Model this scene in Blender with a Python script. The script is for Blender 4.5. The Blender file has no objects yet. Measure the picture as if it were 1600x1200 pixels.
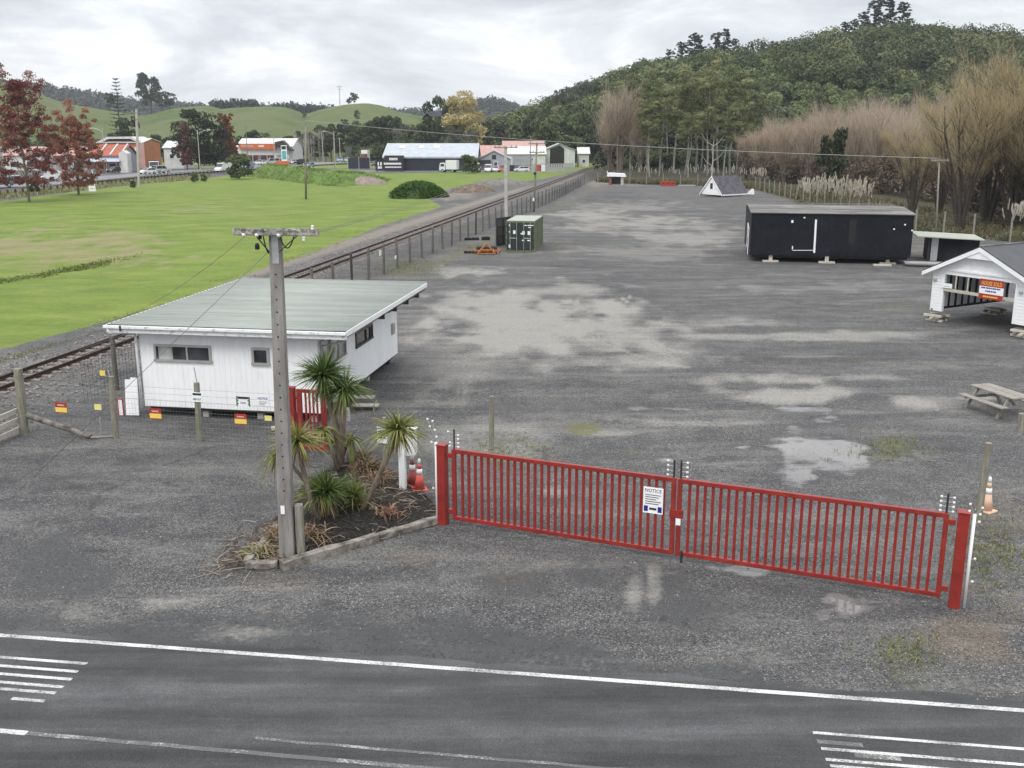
import bpy, math, random
import numpy as np
from mathutils import Vector, Matrix
random.seed(7)
rng = np.random.default_rng(11)
scn = bpy.context.scene
COL = scn.collection
R = math.radians
# ------------------------------------------------------------------ camera model (metres; camera stands at the origin, 9.4 m up)
F = 1555.6; CAMH = 9.4; PIT = math.atan(385 / F); SP, CP = math.sin(PIT), math.cos(PIT)
def P(px, py, z=0.0):
    v = (py - 600) / F
    Y = (CAMH - z) * (CP - v * SP) / (SP + v * CP)
    zc = Y * CP + (CAMH - z) * SP
    return Vector(((px - 800) / F * zc, Y, z))
def ray(px, py):
    x, v = (px - 800) / F, (py - 600) / F
    return Vector((x, CP - v * SP, -(SP + v * CP)))
def hit(px, py, p0, n):
    d = ray(px, py); o = Vector((0, 0, CAMH))
    return o + d * ((Vector(p0) - o).dot(n) / d.dot(n))
def Zat(py, Y):
    v = (py - 600) / F
    return CAMH - Y * (SP + v * CP) / (CP - v * SP)
def XZ(px, py, Y):
    z = Zat(py, Y); zc = Y * CP + (CAMH - z) * SP
    return Vector(((px - 800) / F * zc, Y, z))
def ppm(Y): return F / (Y * CP + 2.2)
ANG = math.atan2(.159, 1.0)
U = Vector((math.sin(ANG), math.cos(ANG), 0)); N = Vector((math.cos(ANG), -math.sin(ANG), 0))
def RF(s, t, z=0): return U * s + N * t + Vector((0, 0, z))
UP = Vector((0, 0, 1))
# ------------------------------------------------------------------ mesh helpers
class MB:
    def __init__(s): s.V = []; s.F = []
    def add(s, vs, fs):
        b = len(s.V); s.V += [tuple(v) for v in vs]; s.F += [tuple(i + b for i in f) for f in fs]
    def box(s, c, d, M=None):
        x, y, z = d[0] / 2, d[1] / 2, d[2] / 2
        vs = [Vector((a, b, e)) for a in (-x, x) for b in (-y, y) for e in (-z, z)]
        if M is not None: vs = [M @ v for v in vs]
        c = Vector(c)
        s.add([v + c for v in vs], [(0, 1, 3, 2), (4, 6, 7, 5), (0, 4, 5, 1), (2, 3, 7, 6), (0, 2, 6, 4), (1, 5, 7, 3)]); return s
    def bar(s, a, b, w, h=None, up=UP):
        h = w if h is None else h
        a, b = Vector(a), Vector(b); d = b - a; L = d.length; d.normalize()
        if abs(d.dot(up)) > .98: up = Vector((0, 1, 0)) if abs(d.y) < .9 else Vector((1, 0, 0))
        x = d.cross(up).normalized(); y = x.cross(d).normalized()
        return s.box((a + b) / 2, (w, L, h), Matrix((x, d, y)).transposed())
    def tube(s, pts, r, n=8, cap=True):
        pts = [Vector(p) for p in pts]; m = len(pts)
        rs = r if isinstance(r, (list, tuple)) else [r] * m
        vs = []; fs = []
        ref = None
        for i, p in enumerate(pts):
            d = (pts[min(i + 1, m - 1)] - pts[max(i - 1, 0)])
            if d.length < 1e-6: d = Vector((0, 0, 1))
            d.normalize()
            if ref is None:
                ref = Vector((1, 0, 0)) if abs(d.x) < .8 else Vector((0, 1, 0))
            x = (ref - d * ref.dot(d)).normalized(); y = d.cross(x); ref = x
            for k in range(n):
                a = 2 * math.pi * k / n
                vs.append(p + (x * math.cos(a) + y * math.sin(a)) * rs[i])
        for i in range(m - 1):
            for k in range(n):
                k2 = (k + 1) % n
                fs.append((i * n + k, i * n + k2, (i + 1) * n + k2, (i + 1) * n + k))
        if cap:
            fs.append(tuple(range(n - 1, -1, -1))); fs.append(tuple((m - 1) * n + k for k in range(n)))
        s.add(vs, fs); return s
    def prism(s, poly, off):
        off = Vector(off); n = len(poly); a = [Vector(p) for p in poly]
        s.add(a + [p + off for p in a], [tuple(range(n - 1, -1, -1)), tuple(range(n, 2 * n))] + [(i, (i + 1) % n, n + (i + 1) % n, n + i) for i in range(n)]); return s
    def quad(s, a, b, c, d): s.add([a, b, c, d], [(0, 1, 2, 3)]); return s
    def lathe(s, prof, n=16, c=(0, 0, 0)):
        c = Vector(c); m = len(prof); vs = []; fs = []
        for r, z in prof:
            for k in range(n):
                a = 2 * math.pi * k / n; vs.append(c + Vector((r * math.cos(a), r * math.sin(a), z)))
        for i in range(m - 1):
            for k in range(n):
                k2 = (k + 1) % n; fs.append((i * n + k, i * n + k2, (i + 1) * n + k2, (i + 1) * n + k))
        fs.append(tuple(range(n - 1, -1, -1))); fs.append(tuple((m - 1) * n + k for k in range(n)))
        s.add(vs, fs); return s
    def mesh(s, name):
        me = bpy.data.meshes.new(name); me.from_pydata(s.V, [], s.F); me.update(); return me
    def build(s, name, mat, parent=None, smooth=False, bevel=0, world=False):
        me = s.mesh(name)
        me.materials.append(mat)
        if smooth: me.polygons.foreach_set('use_smooth', [True] * len(me.polygons))
        return link(name, me, parent, bevel, world)
def link(name, me, parent=None, bevel=0, world=False):
    o = bpy.data.objects.new(name, me); COL.objects.link(o)
    if parent is not None:
        o.parent = parent
        if world: o.matrix_parent_inverse = wm(parent).inverted()
    if bevel:
        b = o.modifiers.new('bevel', 'BEVEL'); b.width = bevel; b.segments = 2; b.limit_method = 'ANGLE'
    return o
def wm(o):
    M = Matrix.LocRotScale(o.location, o.rotation_euler, o.scale)
    return M if o.parent is None else wm(o.parent) @ o.matrix_parent_inverse @ M
def tag(o, label=None, cat=None, group=None, kind=None):
    if label: o['label'] = label
    if cat: o['category'] = cat
    if group: o['group'] = group
    if kind: o['kind'] = kind
    return o
def thing(name, label, cat, loc=(0, 0, 0), rz=0, group=None):
    o = bpy.data.objects.new(name, None); COL.objects.link(o)
    o.empty_display_size = .2
    o.location = loc; o.rotation_euler = (0, 0, rz)
    return tag(o, label, cat, group)
def struct(o): o['kind'] = 'structure'; return o
KIDS = {}
def copytree(o, loc=None, rz=None, label=None, parent=None):
    c = o.copy(); COL.objects.link(c)
    if parent is not None: c.parent = parent
    if loc is not None: c.location = loc
    if rz is not None: c.rotation_euler = (0, 0, rz)
    if label: c['label'] = label
    for ch in list(o.children): copytree(ch, parent=c)
    return c
def np_mesh(name, verts, quads, tint=None, mat=None, tris=None):
    me = bpy.data.meshes.new(name)
    verts = np.ascontiguousarray(verts, dtype=np.float32)
    k = quads.shape[1]
    me.vertices.add(len(verts)); me.vertices.foreach_set('co', verts.ravel())
    nf = len(quads)
    me.loops.add(nf * k); me.loops.foreach_set('vertex_index', np.ascontiguousarray(quads, dtype=np.int32).ravel())
    me.polygons.add(nf)
    me.polygons.foreach_set('loop_start', np.arange(nf, dtype=np.int32) * k)
    if tint is not None:
        at = me.attributes.new('tint', 'FLOAT', 'FACE'); at.data.foreach_set('value', np.ascontiguousarray(tint, dtype=np.float32))
    me.update(calc_edges=True); me.validate()
    if mat: me.materials.append(mat)
    return me
def norm(a): return a / np.maximum(np.linalg.norm(a, axis=1, keepdims=True), 1e-9)
def leaf_arrays(pos, nrm, size, aspect=.6):
    n = len(pos); nrm = norm(nrm)
    t = norm(np.cross(nrm, rng.normal(size=(n, 3)))); b = np.cross(nrm, t)
    s = np.asarray(size)[:, None]
    v = np.empty((n, 4, 3))
    v[:, 0] = pos - t * s; v[:, 1] = pos - b * s * aspect + t * s * .1; v[:, 2] = pos + t * s; v[:, 3] = pos + b * s * aspect + t * s * .1
    return v.reshape(-1, 3), np.arange(4 * n).reshape(-1, 4)
def blobs(centers, radii, per, flat=.75, inner=.55):
    """points and outward normals on lumpy shells round several centres"""
    ps = []; ns = []; ids = []
    for i, (c, r) in enumerate(zip(centers, radii)):
        m = max(4, int(per * 1.0)); d = norm(rng.normal(size=(m, 3)))
        d[:, 2] = np.where(d[:, 2] < -.35, -d[:, 2], d[:, 2])
        rr = r * (inner + (1 - inner) * rng.random(m) ** .5) * (1 + .18 * np.sin(d[:, 0] * 5 + i) * np.cos(d[:, 1] * 4 + 2 * i))
        ps.append(np.asarray(c) + d * rr[:, None] * np.array([1, 1, flat])); ns.append(d); ids.append(np.full(m, i))
    return np.concatenate(ps), np.concatenate(ns), np.concatenate(ids)
def crown_mesh(name, centers, radii, per, leaf, mat, flat=.75, aspect=.6, inner=.55, jit=.8, ctw=.6):
    p, n, ids = blobs(centers, radii, per, flat, inner)
    ct = rng.random(len(centers))
    tint = ctw * ct[ids] + (1 - ctw) * rng.random(len(p))
    nn = n + rng.normal(size=n.shape) * jit
    v, q = leaf_arrays(p, nn, leaf * (.6 + .8 * rng.random(len(p))), aspect)
    return np_mesh(name, v, q, tint, mat)
def blade_mesh(name, pos, dirs, length, width, mat, droop=0.0, seg=3, tint=None):
    """curved tapering blades: strips of seg quads"""
    n = len(pos); dirs = norm(dirs); length = np.broadcast_to(length, (n,)).astype(float); width = np.broadcast_to(width, (n,)).astype(float)
    droop = np.broadcast_to(droop, (n,)).astype(float)
    side = norm(np.cross(dirs, rng.normal(size=(n, 3)) * .5 + np.array([0, 0, 1.0])))
    V = np.empty((n, (seg + 1) * 2, 3))
    for k in range(seg + 1):
        f = k / seg
        c = pos + dirs * (length * f)[:, None]; c = c.copy(); c[:, 2] -= droop * length * f * f
        w = width * (1 - .92 * f ** 1.6) * .5
        V[:, 2 * k] = c - side * w[:, None]; V[:, 2 * k + 1] = c + side * w[:, None]
    base = (np.arange(n) * (seg + 1) * 2)[:, None, None]
    q = np.array([[2 * k, 2 * k + 1, 2 * k + 3, 2 * k + 2] for k in range(seg)])[None]
    q = (base + q).reshape(-1, 4)
    tint = rng.random(n) if tint is None else tint
    return np_mesh(name, V.reshape(-1, 3), q, np.repeat(tint, seg), mat)
# ------------------------------------------------------------------ materials
def nt(m):
    m.use_nodes = True; t = m.node_tree
    return t, t.nodes, t.links, t.nodes['Principled BSDF']
def node(t, typ, **kw):
    n = t.nodes.new(typ)
    for k, v in kw.items():
        if k in n.inputs: n.inputs[k].default_value = v
        else: setattr(n, k, v)
    return n
def ramp(t, stops, src=None, interp='LINEAR'):
    r = t.nodes.new('ShaderNodeValToRGB'); e = r.color_ramp.elements; r.color_ramp.interpolation = interp
    while len(e) < len(stops): e.new(.5)
    for el, (p, c) in zip(e, stops):
        el.position = p; el.color = tuple(c) + (1,) if len(c) == 3 else c
    if src is not None: t.links.new(src, r.inputs[0])
    return r
def mixc(t, fac, a, b, mode='MIX'):
    m = t.nodes.new('ShaderNodeMix'); m.data_type = 'RGBA'; m.blend_type = mode
    for i, s in ((0, fac), (6, a), (7, b)):
        if hasattr(s, 'links'): t.links.new(s, m.inputs[i])
        elif i == 0: m.inputs[0].default_value = s
        else: m.inputs[i].default_value = tuple(s) + (1,) if len(s) == 3 else s
    return m.outputs[2]
def math_(t, op, a, b=0.0, c=None, clamp=False):
    m = t.nodes.new('ShaderNodeMath'); m.operation = op; m.use_clamp = clamp
    for i, s in enumerate((a, b, c)):
        if s is None: continue
        if hasattr(s, 'links'): t.links.new(s, m.inputs[i])
        else: m.inputs[i].default_value = s
    return m.outputs[0]
def paint(name, col, rough=.5, vary=.12, scale=1.5, metal=0, dirt=None, dirt_amt=.3, dirt_scale=2.5, bump=.05, stretch=(1, 1, 1), spec=.4, bump_scale=60):
    """painted / plain surface with grime of its own"""
    m = bpy.data.materials.new(name); t, n, l, b = nt(m)
    tc = node(t, 'ShaderNodeTexCoord'); mp = node(t, 'ShaderNodeMapping'); mp.inputs['Scale'].default_value = stretch
    l.new(tc.outputs['Object'], mp.inputs[0])
    n1 = node(t, 'ShaderNodeTexNoise', Scale=scale, Detail=6, Roughness=.65); l.new(mp.outputs[0], n1.inputs['Vector'])
    lo = [max(0, c * (1 - vary * 1.6)) for c in col]; hi = [min(1, c * (1 + vary)) for c in col]
    c = ramp(t, [(.3, lo), (.7, hi)], n1.outputs[0]).outputs[0]
    if dirt:
        n2 = node(t, 'ShaderNodeTexNoise', Scale=dirt_scale, Detail=9, Roughness=.75); l.new(mp.outputs[0], n2.inputs['Vector'])
        f = ramp(t, [(.52, (0, 0, 0)), (.72, (dirt_amt,) * 3)], n2.outputs[0]).outputs[0]
        c = mixc(t, f, c, dirt)
    l.new(c, b.inputs['Base Color']); b.inputs['Roughness'].default_value = rough; b.inputs['Metallic'].default_value = metal
    b.inputs['Specular IOR Level'].default_value = spec
    if bump:
        n3 = node(t, 'ShaderNodeTexNoise', Scale=bump_scale, Detail=4); l.new(mp.outputs[0], n3.inputs['Vector'])
        bp = node(t, 'ShaderNodeBump', Strength=bump, Distance=.02); l.new(n3.outputs[0], bp.inputs['Height']); l.new(bp.outputs[0], b.inputs['Normal'])
    return m
def wood(name, a, b_, rough=.8, axis='Z', scale=4, moss=None):
    m = bpy.data.materials.new(name); t, n, l, b = nt(m)
    tc = node(t, 'ShaderNodeTexCoord'); mp = node(t, 'ShaderNodeMapping')
    s = [10, 10, 10]; s['XYZ'.index(axis)] = .8; mp.inputs['Scale'].default_value = s
    l.new(tc.outputs['Object'], mp.inputs[0])
    n1 = node(t, 'ShaderNodeTexNoise', Scale=scale * .4, Detail=9, Roughness=.7); l.new(mp.outputs[0], n1.inputs['Vector'])
    c = ramp(t, [(.3, a), (.65, b_)], n1.outputs[0]).outputs[0]
    n2 = node(t, 'ShaderNodeTexNoise', Scale=3, Detail=6); l.new(tc.outputs['Object'], n2.inputs['Vector'])
    if moss:
        f = ramp(t, [(.48, (0, 0, 0)), (.66, (.8,) * 3)], n2.outputs[0]).outputs[0]; c = mixc(t, f, c, moss)
    l.new(c, b.inputs['Base Color']); b.inputs['Roughness'].default_value = rough; b.inputs['Specular IOR Level'].default_value = .2
    bp = node(t, 'ShaderNodeBump', Strength=.5, Distance=.01); l.new(n1.outputs[0], bp.inputs['Height']); l.new(bp.outputs[0], b.inputs['Normal'])
    return m
def leafmat(name, stops, trans=.25, rough=.6):
    m = bpy.data.materials.new(name); t, n, l, b = nt(m)
    at = node(t, 'ShaderNodeAttribute', attribute_name='tint')
    oi = node(t, 'ShaderNodeObjectInfo')
    f = math_(t, 'ADD', at.outputs['Fac'], math_(t, 'MULTIPLY', math_(t, 'SUBTRACT', oi.outputs['Random'], .5), .35), clamp=True)
    c = ramp(t, [(i / (len(stops) - 1), s) for i, s in enumerate(stops)], f).outputs[0]
    l.new(c, b.inputs['Base Color']); b.inputs['Roughness'].default_value = rough; b.inputs['Specular IOR Level'].default_value = .25
    tr = node(t, 'ShaderNodeBsdfTranslucent'); l.new(c, tr.inputs[0])
    mx = node(t, 'ShaderNodeMixShader'); mx.inputs[0].default_value = trans
    l.new(b.outputs[0], mx.inputs[1]); l.new(tr.outputs[0], mx.inputs[2]); l.new(mx.outputs[0], n['Material Output'].inputs[0])
    return m
def cladding(name, col, period, axis, rough=.55, dirt=(.3, .3, .28), depth=.6):
    """boards with grooves every period metres along axis of the object"""
    m = paint(name, col, rough, .03, .7, 0, dirt, .24, 2.2, 0, stretch=(2.5, 2.5, .5))
    t, n, l, b = nt(m)
    tc = node(t, 'ShaderNodeTexCoord'); sx = node(t, 'ShaderNodeSeparateXYZ'); l.new(tc.outputs['Object'], sx.inputs[0])
    fr = math_(t, 'FRACT', math_(t, 'MULTIPLY', sx.outputs['XYZ'.index(axis)], 1 / period))
    h = math_(t, 'SMOOTH_MIN', math_(t, 'MULTIPLY', fr, 12), 1.0, .3)
    bp = node(t, 'ShaderNodeBump', Strength=depth, Distance=.02); l.new(h, bp.inputs['Height']); l.new(bp.outputs[0], b.inputs['Normal'])
    return m
def glass(name, col=(.02, .022, .025), rough=.08):
    m = bpy.data.materials.new(name); t, n, l, b = nt(m)
    tc = node(t, 'ShaderNodeTexCoord'); n1 = node(t, 'ShaderNodeTexNoise', Scale=1.3, Detail=2); l.new(tc.outputs['Object'], n1.inputs['Vector'])
    c = ramp(t, [(.4, col), (.62, [min(1, x * 3.0) for x in col])], n1.outputs[0]).outputs[0]
    l.new(c, b.inputs['Base Color']); b.inputs['Roughness'].default_value = rough
    return m
M = {}
M['white'] = paint('white_paint', (.82, .83, .84), .5, .04, .8, 0, (.4, .4, .37), .35, 2.2)
M['white_board'] = cladding('white_boards', (.86, .87, .88), .19, 'X')
M['white_board_side'] = cladding('white_side_boards', (.86, .87, .88), .19, 'Y')
M['white_weather'] = cladding('white_weatherboards', (.84, .85, .86), .16, 'Z', depth=.8)
M['red'] = paint('red_gate_paint', (.27, .029, .023), .34, .22, 2.0, 0, (.11, .03, .022), .75, 5, .1)
M['roof_green'] = paint('faded_green_roof', (.275, .30, .275), .5, .14, .7, .0, (.13, .13, .115), .55, 1.6, .04, stretch=(.25, 2.5, 1))
M['gutter'] = paint('gutter_white', (.80, .81, .82), .5, .05, 2, 0, (.13, .12, .10), .85, 7, stretch=(.6, 1, 1))
M['alu'] = paint('aluminium', (.42, .41, .39), .4, .08, 3, .3)
M['frame_dark'] = paint('brown_frame', (.06, .045, .04), .4, .1, 3)
M['glass'] = glass('window_glass'); M['glass_pale'] = glass('curtained_glass', (.16, .16, .16), .15)
M['dark'] = paint('dark_steel', (.03, .03, .032), .55, .15, 3)
M['black_box'] = paint('black_painted_ply', (.0095, .011, .017), .55, .35, .6, 0, (.028, .028, .032), .7, 1.1, .08, spec=.2)
M['tarred'] = paint('weathered_black_roof', (.17, .165, .165), .8, .4, .6, 0, (.45, .44, .42), .8, 1.3, .3, stretch=(.3, 1.5, 1))
M['grey_timber'] = wood('weathered_timber', (.13, .12, .105), (.33, .32, .29), moss=(.20, .22, .12))
M['grey_timber_x'] = wood('weathered_timber_long', (.15, .135, .115), (.36, .34, .31), axis='Y')
M['post_timber'] = wood('treated_post', (.14, .13, .10), (.31, .29, .24), moss=(.17, .19, .12))
M['pale_timber'] = wood('pale_timber', (.32, .29, .25), (.56, .53, .47), axis='X')
M['pole_concrete'] = paint('pole_concrete', (.44, .425, .40), .85, .18, 2.5, 0, (.18, .17, .16), .6, 5, .25)
M['pole_front'] = paint('pole_weathered', (.27, .255, .24), .85, .35, 2.0, 0, (.12, .11, .10), .8, 4, .4, stretch=(3, 3, .5))
M['lichen'] = paint('lichen_crossarm', (.30, .29, .26), .9, .6, 6, 0, (.70, .70, .62), 1, 9, .6)
M['wire'] = paint('wire_grey', (.22, .22, .22), .5, .05, 1, .6, bump=0)
M['wire_pale'] = paint('aluminium_line', (.33, .33, .32), .6, .05, 1, .2, bump=0)
M['rust'] = paint('rusty_rail', (.052, .032, .027), .7, .35, 6, .2, (.16, .085, .05), .6, 9)
M['sleeper'] = paint('concrete_sleeper', (.23, .20, .18), .9, .25, 5, 0, (.15, .11, .09), .6, 3, .2)
M['cont'] = paint('container_green', (.024, .036, .030), .5, .25, 1, 0, (.05, .06, .05), .4, 3)
M['cont_side'] = paint('container_faded', (.135, .155, .095), .6, .12, 1, 0, (.09, .10, .07), .5, 2)
M['cont_roof'] = paint('container_roof', (.36, .39, .33), .6, .1, 1)
M['galv'] = paint('galvanised', (.46, .47, .47), .4, .12, 6, .5)
M['ceramic'] = paint('white_insulator', (.72, .72, .70), .25, .03, 5, bump=0)
M['orange'] = paint('orange_machine', (.42, .155, .045), .5, .25, 6, 0, (.12, .05, .03), .7, 7)
M['rubber'] = paint('black_rubber', (.015, .015, .016), .7, .2, 5)
M['cone'] = paint('cone_orange', (.62, .10, .075), .5, .12, 6, 0, (.4, .25, .2), .5, 9)
M['cone_dull'] = paint('cone_dark_red', (.33, .07, .06), .55, .15, 6, 0, (.2, .12, .1), .5, 9)
M['cone_pale'] = paint('cone_faded', (.68, .46, .33), .6, .1, 6)
M['sign_white'] = paint('sign_white', (.82, .83, .84), .4, .03, 3, bump=0)
M['sign_red'] = paint('sign_red', (.38, .035, .025), .4, .06, 3, bump=0)
M['sign_yellow'] = paint('sign_yellow', (.80, .58, .12), .4, .06, 3, bump=0)
M['sign_pale_yellow'] = paint('sign_faded_yellow', (.74, .66, .25), .5, .08, 3, bump=0)
M['ink'] = paint('sign_ink', (.02, .022, .03), .5, .02, 3, bump=0)
M['ink_blue'] = paint('sign_blue', (.015, .02, .22), .5, .02, 3, bump=0)
M['ink_green'] = paint('sign_green', (.02, .14, .06), .5, .02, 3, bump=0)
M['mulch_wood'] = paint('old_log', (.235, .215, .19), .9, .55, 3, 0, (.065, .055, .045), .95, 5.0, .6, stretch=(1, 1, 1))
M['line_paint'] = None
# ------------------------------------------------------------------ camera, sky, sun
cam = bpy.data.cameras.new('camera'); co = bpy.data.objects.new('camera', cam); COL.objects.link(co)
co.location = (0, 0, CAMH); co.rotation_euler = (math.pi / 2 - PIT, 0, 0)
cam.sensor_width = 36; cam.lens = 36 * F / 1600; cam.clip_end = 6000; cam.clip_start = .1
scn.camera = co
SUN_EL, SUN_AZ = R(52), R(205)        # high, behind the camera, a little to the left
w = bpy.data.worlds.new('World'); scn.world = w; w.use_nodes = True
t = w.node_tree; l = t.links; bg = t.nodes['Background']; out = t.nodes['World Output']
sky = node(t, 'ShaderNodeTexSky', sky_type='NISHITA'); sky.sun_disc = False
sky.sun_elevation = SUN_EL; sky.sun_rotation = SUN_AZ
l.new(sky.outputs[0], bg.inputs[0]); bg.inputs[1].default_value = .08
tc = node(t, 'ShaderNodeTexCoord'); sx = node(t, 'ShaderNodeSeparateXYZ'); l.new(tc.outputs['Generated'], sx.inputs[0])
mp = node(t, 'ShaderNodeMapping'); mp.inputs['Scale'].default_value = (1.1, 1.1, 3.6); mp.inputs['Location'].default_value = (3.1, 1.7, .4)
l.new(tc.outputs['Generated'], mp.inputs[0])
n1 = node(t, 'ShaderNodeTexNoise', Scale=3.4, Detail=10, Roughness=.58, Distortion=.5); l.new(mp.outputs[0], n1.inputs['Vector'])
mp2 = node(t, 'ShaderNodeMapping'); mp2.inputs['Scale'].default_value = (1, 1, 4.5); mp2.inputs['Location'].default_value = (7.3, 2.2, 1.9)
l.new(tc.outputs['Generated'], mp2.inputs[0])
n2 = node(t, 'ShaderNodeTexNoise', Scale=5.5, Detail=8, Roughness=.6, Distortion=.5); l.new(mp2.outputs[0], n2.inputs['Vector'])
base = ramp(t, [(0, (.83, .85, .885)), (.035, (.82, .84, .87)), (.075, (.79, .81, .84)), (.12, (.70, .725, .76)), (.20, (.74, .76, .80)), (.45, (1.0, 1.02, 1.05)), (1, (1.5, 1.5, 1.52))], sx.outputs[2])
f = math_(t, 'ADD', math_(t, 'MULTIPLY', n1.outputs[0], .75), math_(t, 'MULTIPLY', n2.outputs[0], .25))
mul = ramp(t, [(.39, (.70, .717, .745)), (.455, (.83, .845, .866)), (.515, (1.0, 1.0, 1.0)), (.585, (1.26, 1.255, 1.24))], f)
cloud = mixc(t, 1.0, base.outputs[0], mul.outputs[0], 'MULTIPLY')
bg2 = node(t, 'ShaderNodeBackground'); l.new(cloud, bg2.inputs[0]); bg2.inputs[1].default_value = 1.0
mx = node(t, 'ShaderNodeMixShader'); mx.inputs[0].default_value = .95
l.new(bg.outputs[0], mx.inputs[1]); l.new(bg2.outputs[0], mx.inputs[2]); l.new(mx.outputs[0], out.inputs[0])
sd = bpy.data.lights.new('sun', 'SUN'); so = bpy.data.objects.new('sun', sd); COL.objects.link(so)
sd.energy = 1.5; sd.angle = R(28); sd.color = (1, .965, .92)
so.rotation_euler = (math.pi / 2 - SUN_EL, 0, math.pi - SUN_AZ); so.location = (-20, -30, 60)
vs = scn.view_settings; vs.view_transform = 'Standard'; vs.look = 'None'; vs.gamma = 1; vs.exposure = 0.36
scn.cycles.max_bounces = 6; scn.cycles.diffuse_bounces = 3; scn.cycles.transparent_max_bounces = 8
scn.cycles.use_denoising = True
# ------------------------------------------------------------------ noise in numpy for terrain
_G = rng.normal(size=(64, 64))
def vnoise(x, y):
    xi = np.floor(x).astype(int); yi = np.floor(y).astype(int); fx = x - xi; fy = y - yi
    fx = fx * fx * (3 - 2 * fx); fy = fy * fy * (3 - 2 * fy)
    g = lambda a, b: _G[a % 64, b % 64]
    return (g(xi, yi) * (1 - fx) + g(xi + 1, yi) * fx) * (1 - fy) + (g(xi, yi + 1) * (1 - fx) + g(xi + 1, yi + 1) * fx) * fy
def fbm(x, y, o=4):
    s = 0; a = .5
    for k in range(o): s = s + a * vnoise(x * 2 ** k + 9.1 * k, y * 2 ** k + 3.7 * k); a *= .5
    return s
def sstep(a, b, x):
    u = np.clip((x - a) / (b - a), 0, 1); return u * u * (3 - 2 * u)
def poly_sd(X, Y, poly):
    """signed distance (positive inside) of points to a world polygon"""
    d = np.full(X.shape, 1e9); ins = np.zeros(X.shape, bool)
    for (ax, ay), (bx, by) in zip(poly, poly[1:] + poly[:1]):
        ex, ey = bx - ax, by - ay; L = ex * ex + ey * ey + 1e-9
        u = np.clip(((X - ax) * ex + (Y - ay) * ey) / L, 0, 1)
        d = np.minimum(d, np.hypot(X - ax - u * ex, Y - ay - u * ey))
        c = ((ay > Y) != (by > Y)) & (X < (bx - ax) * (Y - ay) / (by - ay + 1e-12) + ax); ins ^= c
    return np.where(ins, d, -d)
def wpoly(pts): return [tuple(P(x, y).xy) for x, y in pts]
# ------------------------------------------------------------------ ground: one sheet to the horizon
ys = [-400, -200, -100, -50, -25, -12, -4, 0, 4, 7, 9]
y = 10.5
while y < 60: ys.append(y); y += .26
while y < 360: ys.append(y); y *= 1.0055
while y < 5200: ys.append(y); y *= 1.05
ys = np.array(ys)
rr = np.concatenate([-np.geomspace(8, .86, 30), np.linspace(-.83, .83, 560), np.geomspace(.86, 8, 30)])
RRm, YY = np.meshgrid(rr, ys)
XX = RRm * (np.maximum(YY, 8) * 1.0 + 12)
gx, gy = XX.ravel(), YY.ravel()
zc_ = gy * CP + CAMH * SP; safe = gy > 4
PX = np.where(safe, 800 + F * gx / np.maximum(zc_, 1), -9999); PY = np.where(safe, 600 + F * (CAMH * CP - gy * SP) / np.maximum(zc_, 1), 9999)
S_ = gx * U.x + gy * U.y; T_ = gx * N.x + gy * N.y
FIELD = wpoly([(-900, 620), (0, 548), (90, 524), (175, 500), (300, 463), (380, 432), (480, 397), (600, 352), (690, 322), (655, 303), (705, 294), (790, 289), (870, 275), (925, 260), (905, 253), (860, 262), (740, 269), (590, 271), (540, 264), (400, 268), (330, 278), (200, 290), (0, 314), (-900, 350)])
grass = np.clip(.5 + poly_sd(gx, gy, FIELD) / (1.0 + gy * .012), 0, 1)
far = sstep(300, 345, gy) * (gx < 90)
grass = np.maximum(grass, far * .95)
ROADN = Vector((P(0, 993).y - P(1590, 1110).y, P(1590, 1110).x - P(0, 993).x, 0)).normalized()
RO = P(0, 993); RU = (P(1590, 1110) - RO).normalized()
rd = (gx - RO.x) * ROADN.x + (gy - RO.y) * ROADN.y          # distance beyond the edge line, away from the camera
asph = 1 - sstep(.2, 2.3, rd + .5 * fbm(gx * .35, gy * .35) * 2)
asph = np.where(gx > 4.5, 1 - sstep(-.1, .7, rd + .25 * fbm(gx * .8, gy * .8)), asph)
WARP = .50 * fbm(gx * .9, gy * .45, 5) + .36 * fbm(gx * .28 + 5, gy * .14 + 2, 3)
def ell(lst):
    m = np.zeros(gx.shape)
    for cx, cy, rx, ry, wgt in lst:
        d = np.hypot((PX - cx) / rx, (PY - cy) / ry) + WARP
        m = np.maximum(m, wgt * (1 - sstep(.25, 1.25, d)))
    return m
def curve_px(pts, wdt):
    m = np.full(gx.shape, 1e9)
    for (ax, ay), (bx, by) in zip(pts[:-1], pts[1:]):
        ex, ey = bx - ax, by - ay; u = np.clip(((PX - ax) * ex + (PY - ay) * ey) / (ex * ex + ey * ey), 0, 1)
        m = np.minimum(m, np.hypot((PX - ax - u * ex), (PY - ay - u * ey) * 1.6))
    return np.exp(-(m / wdt) ** 2)
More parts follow.
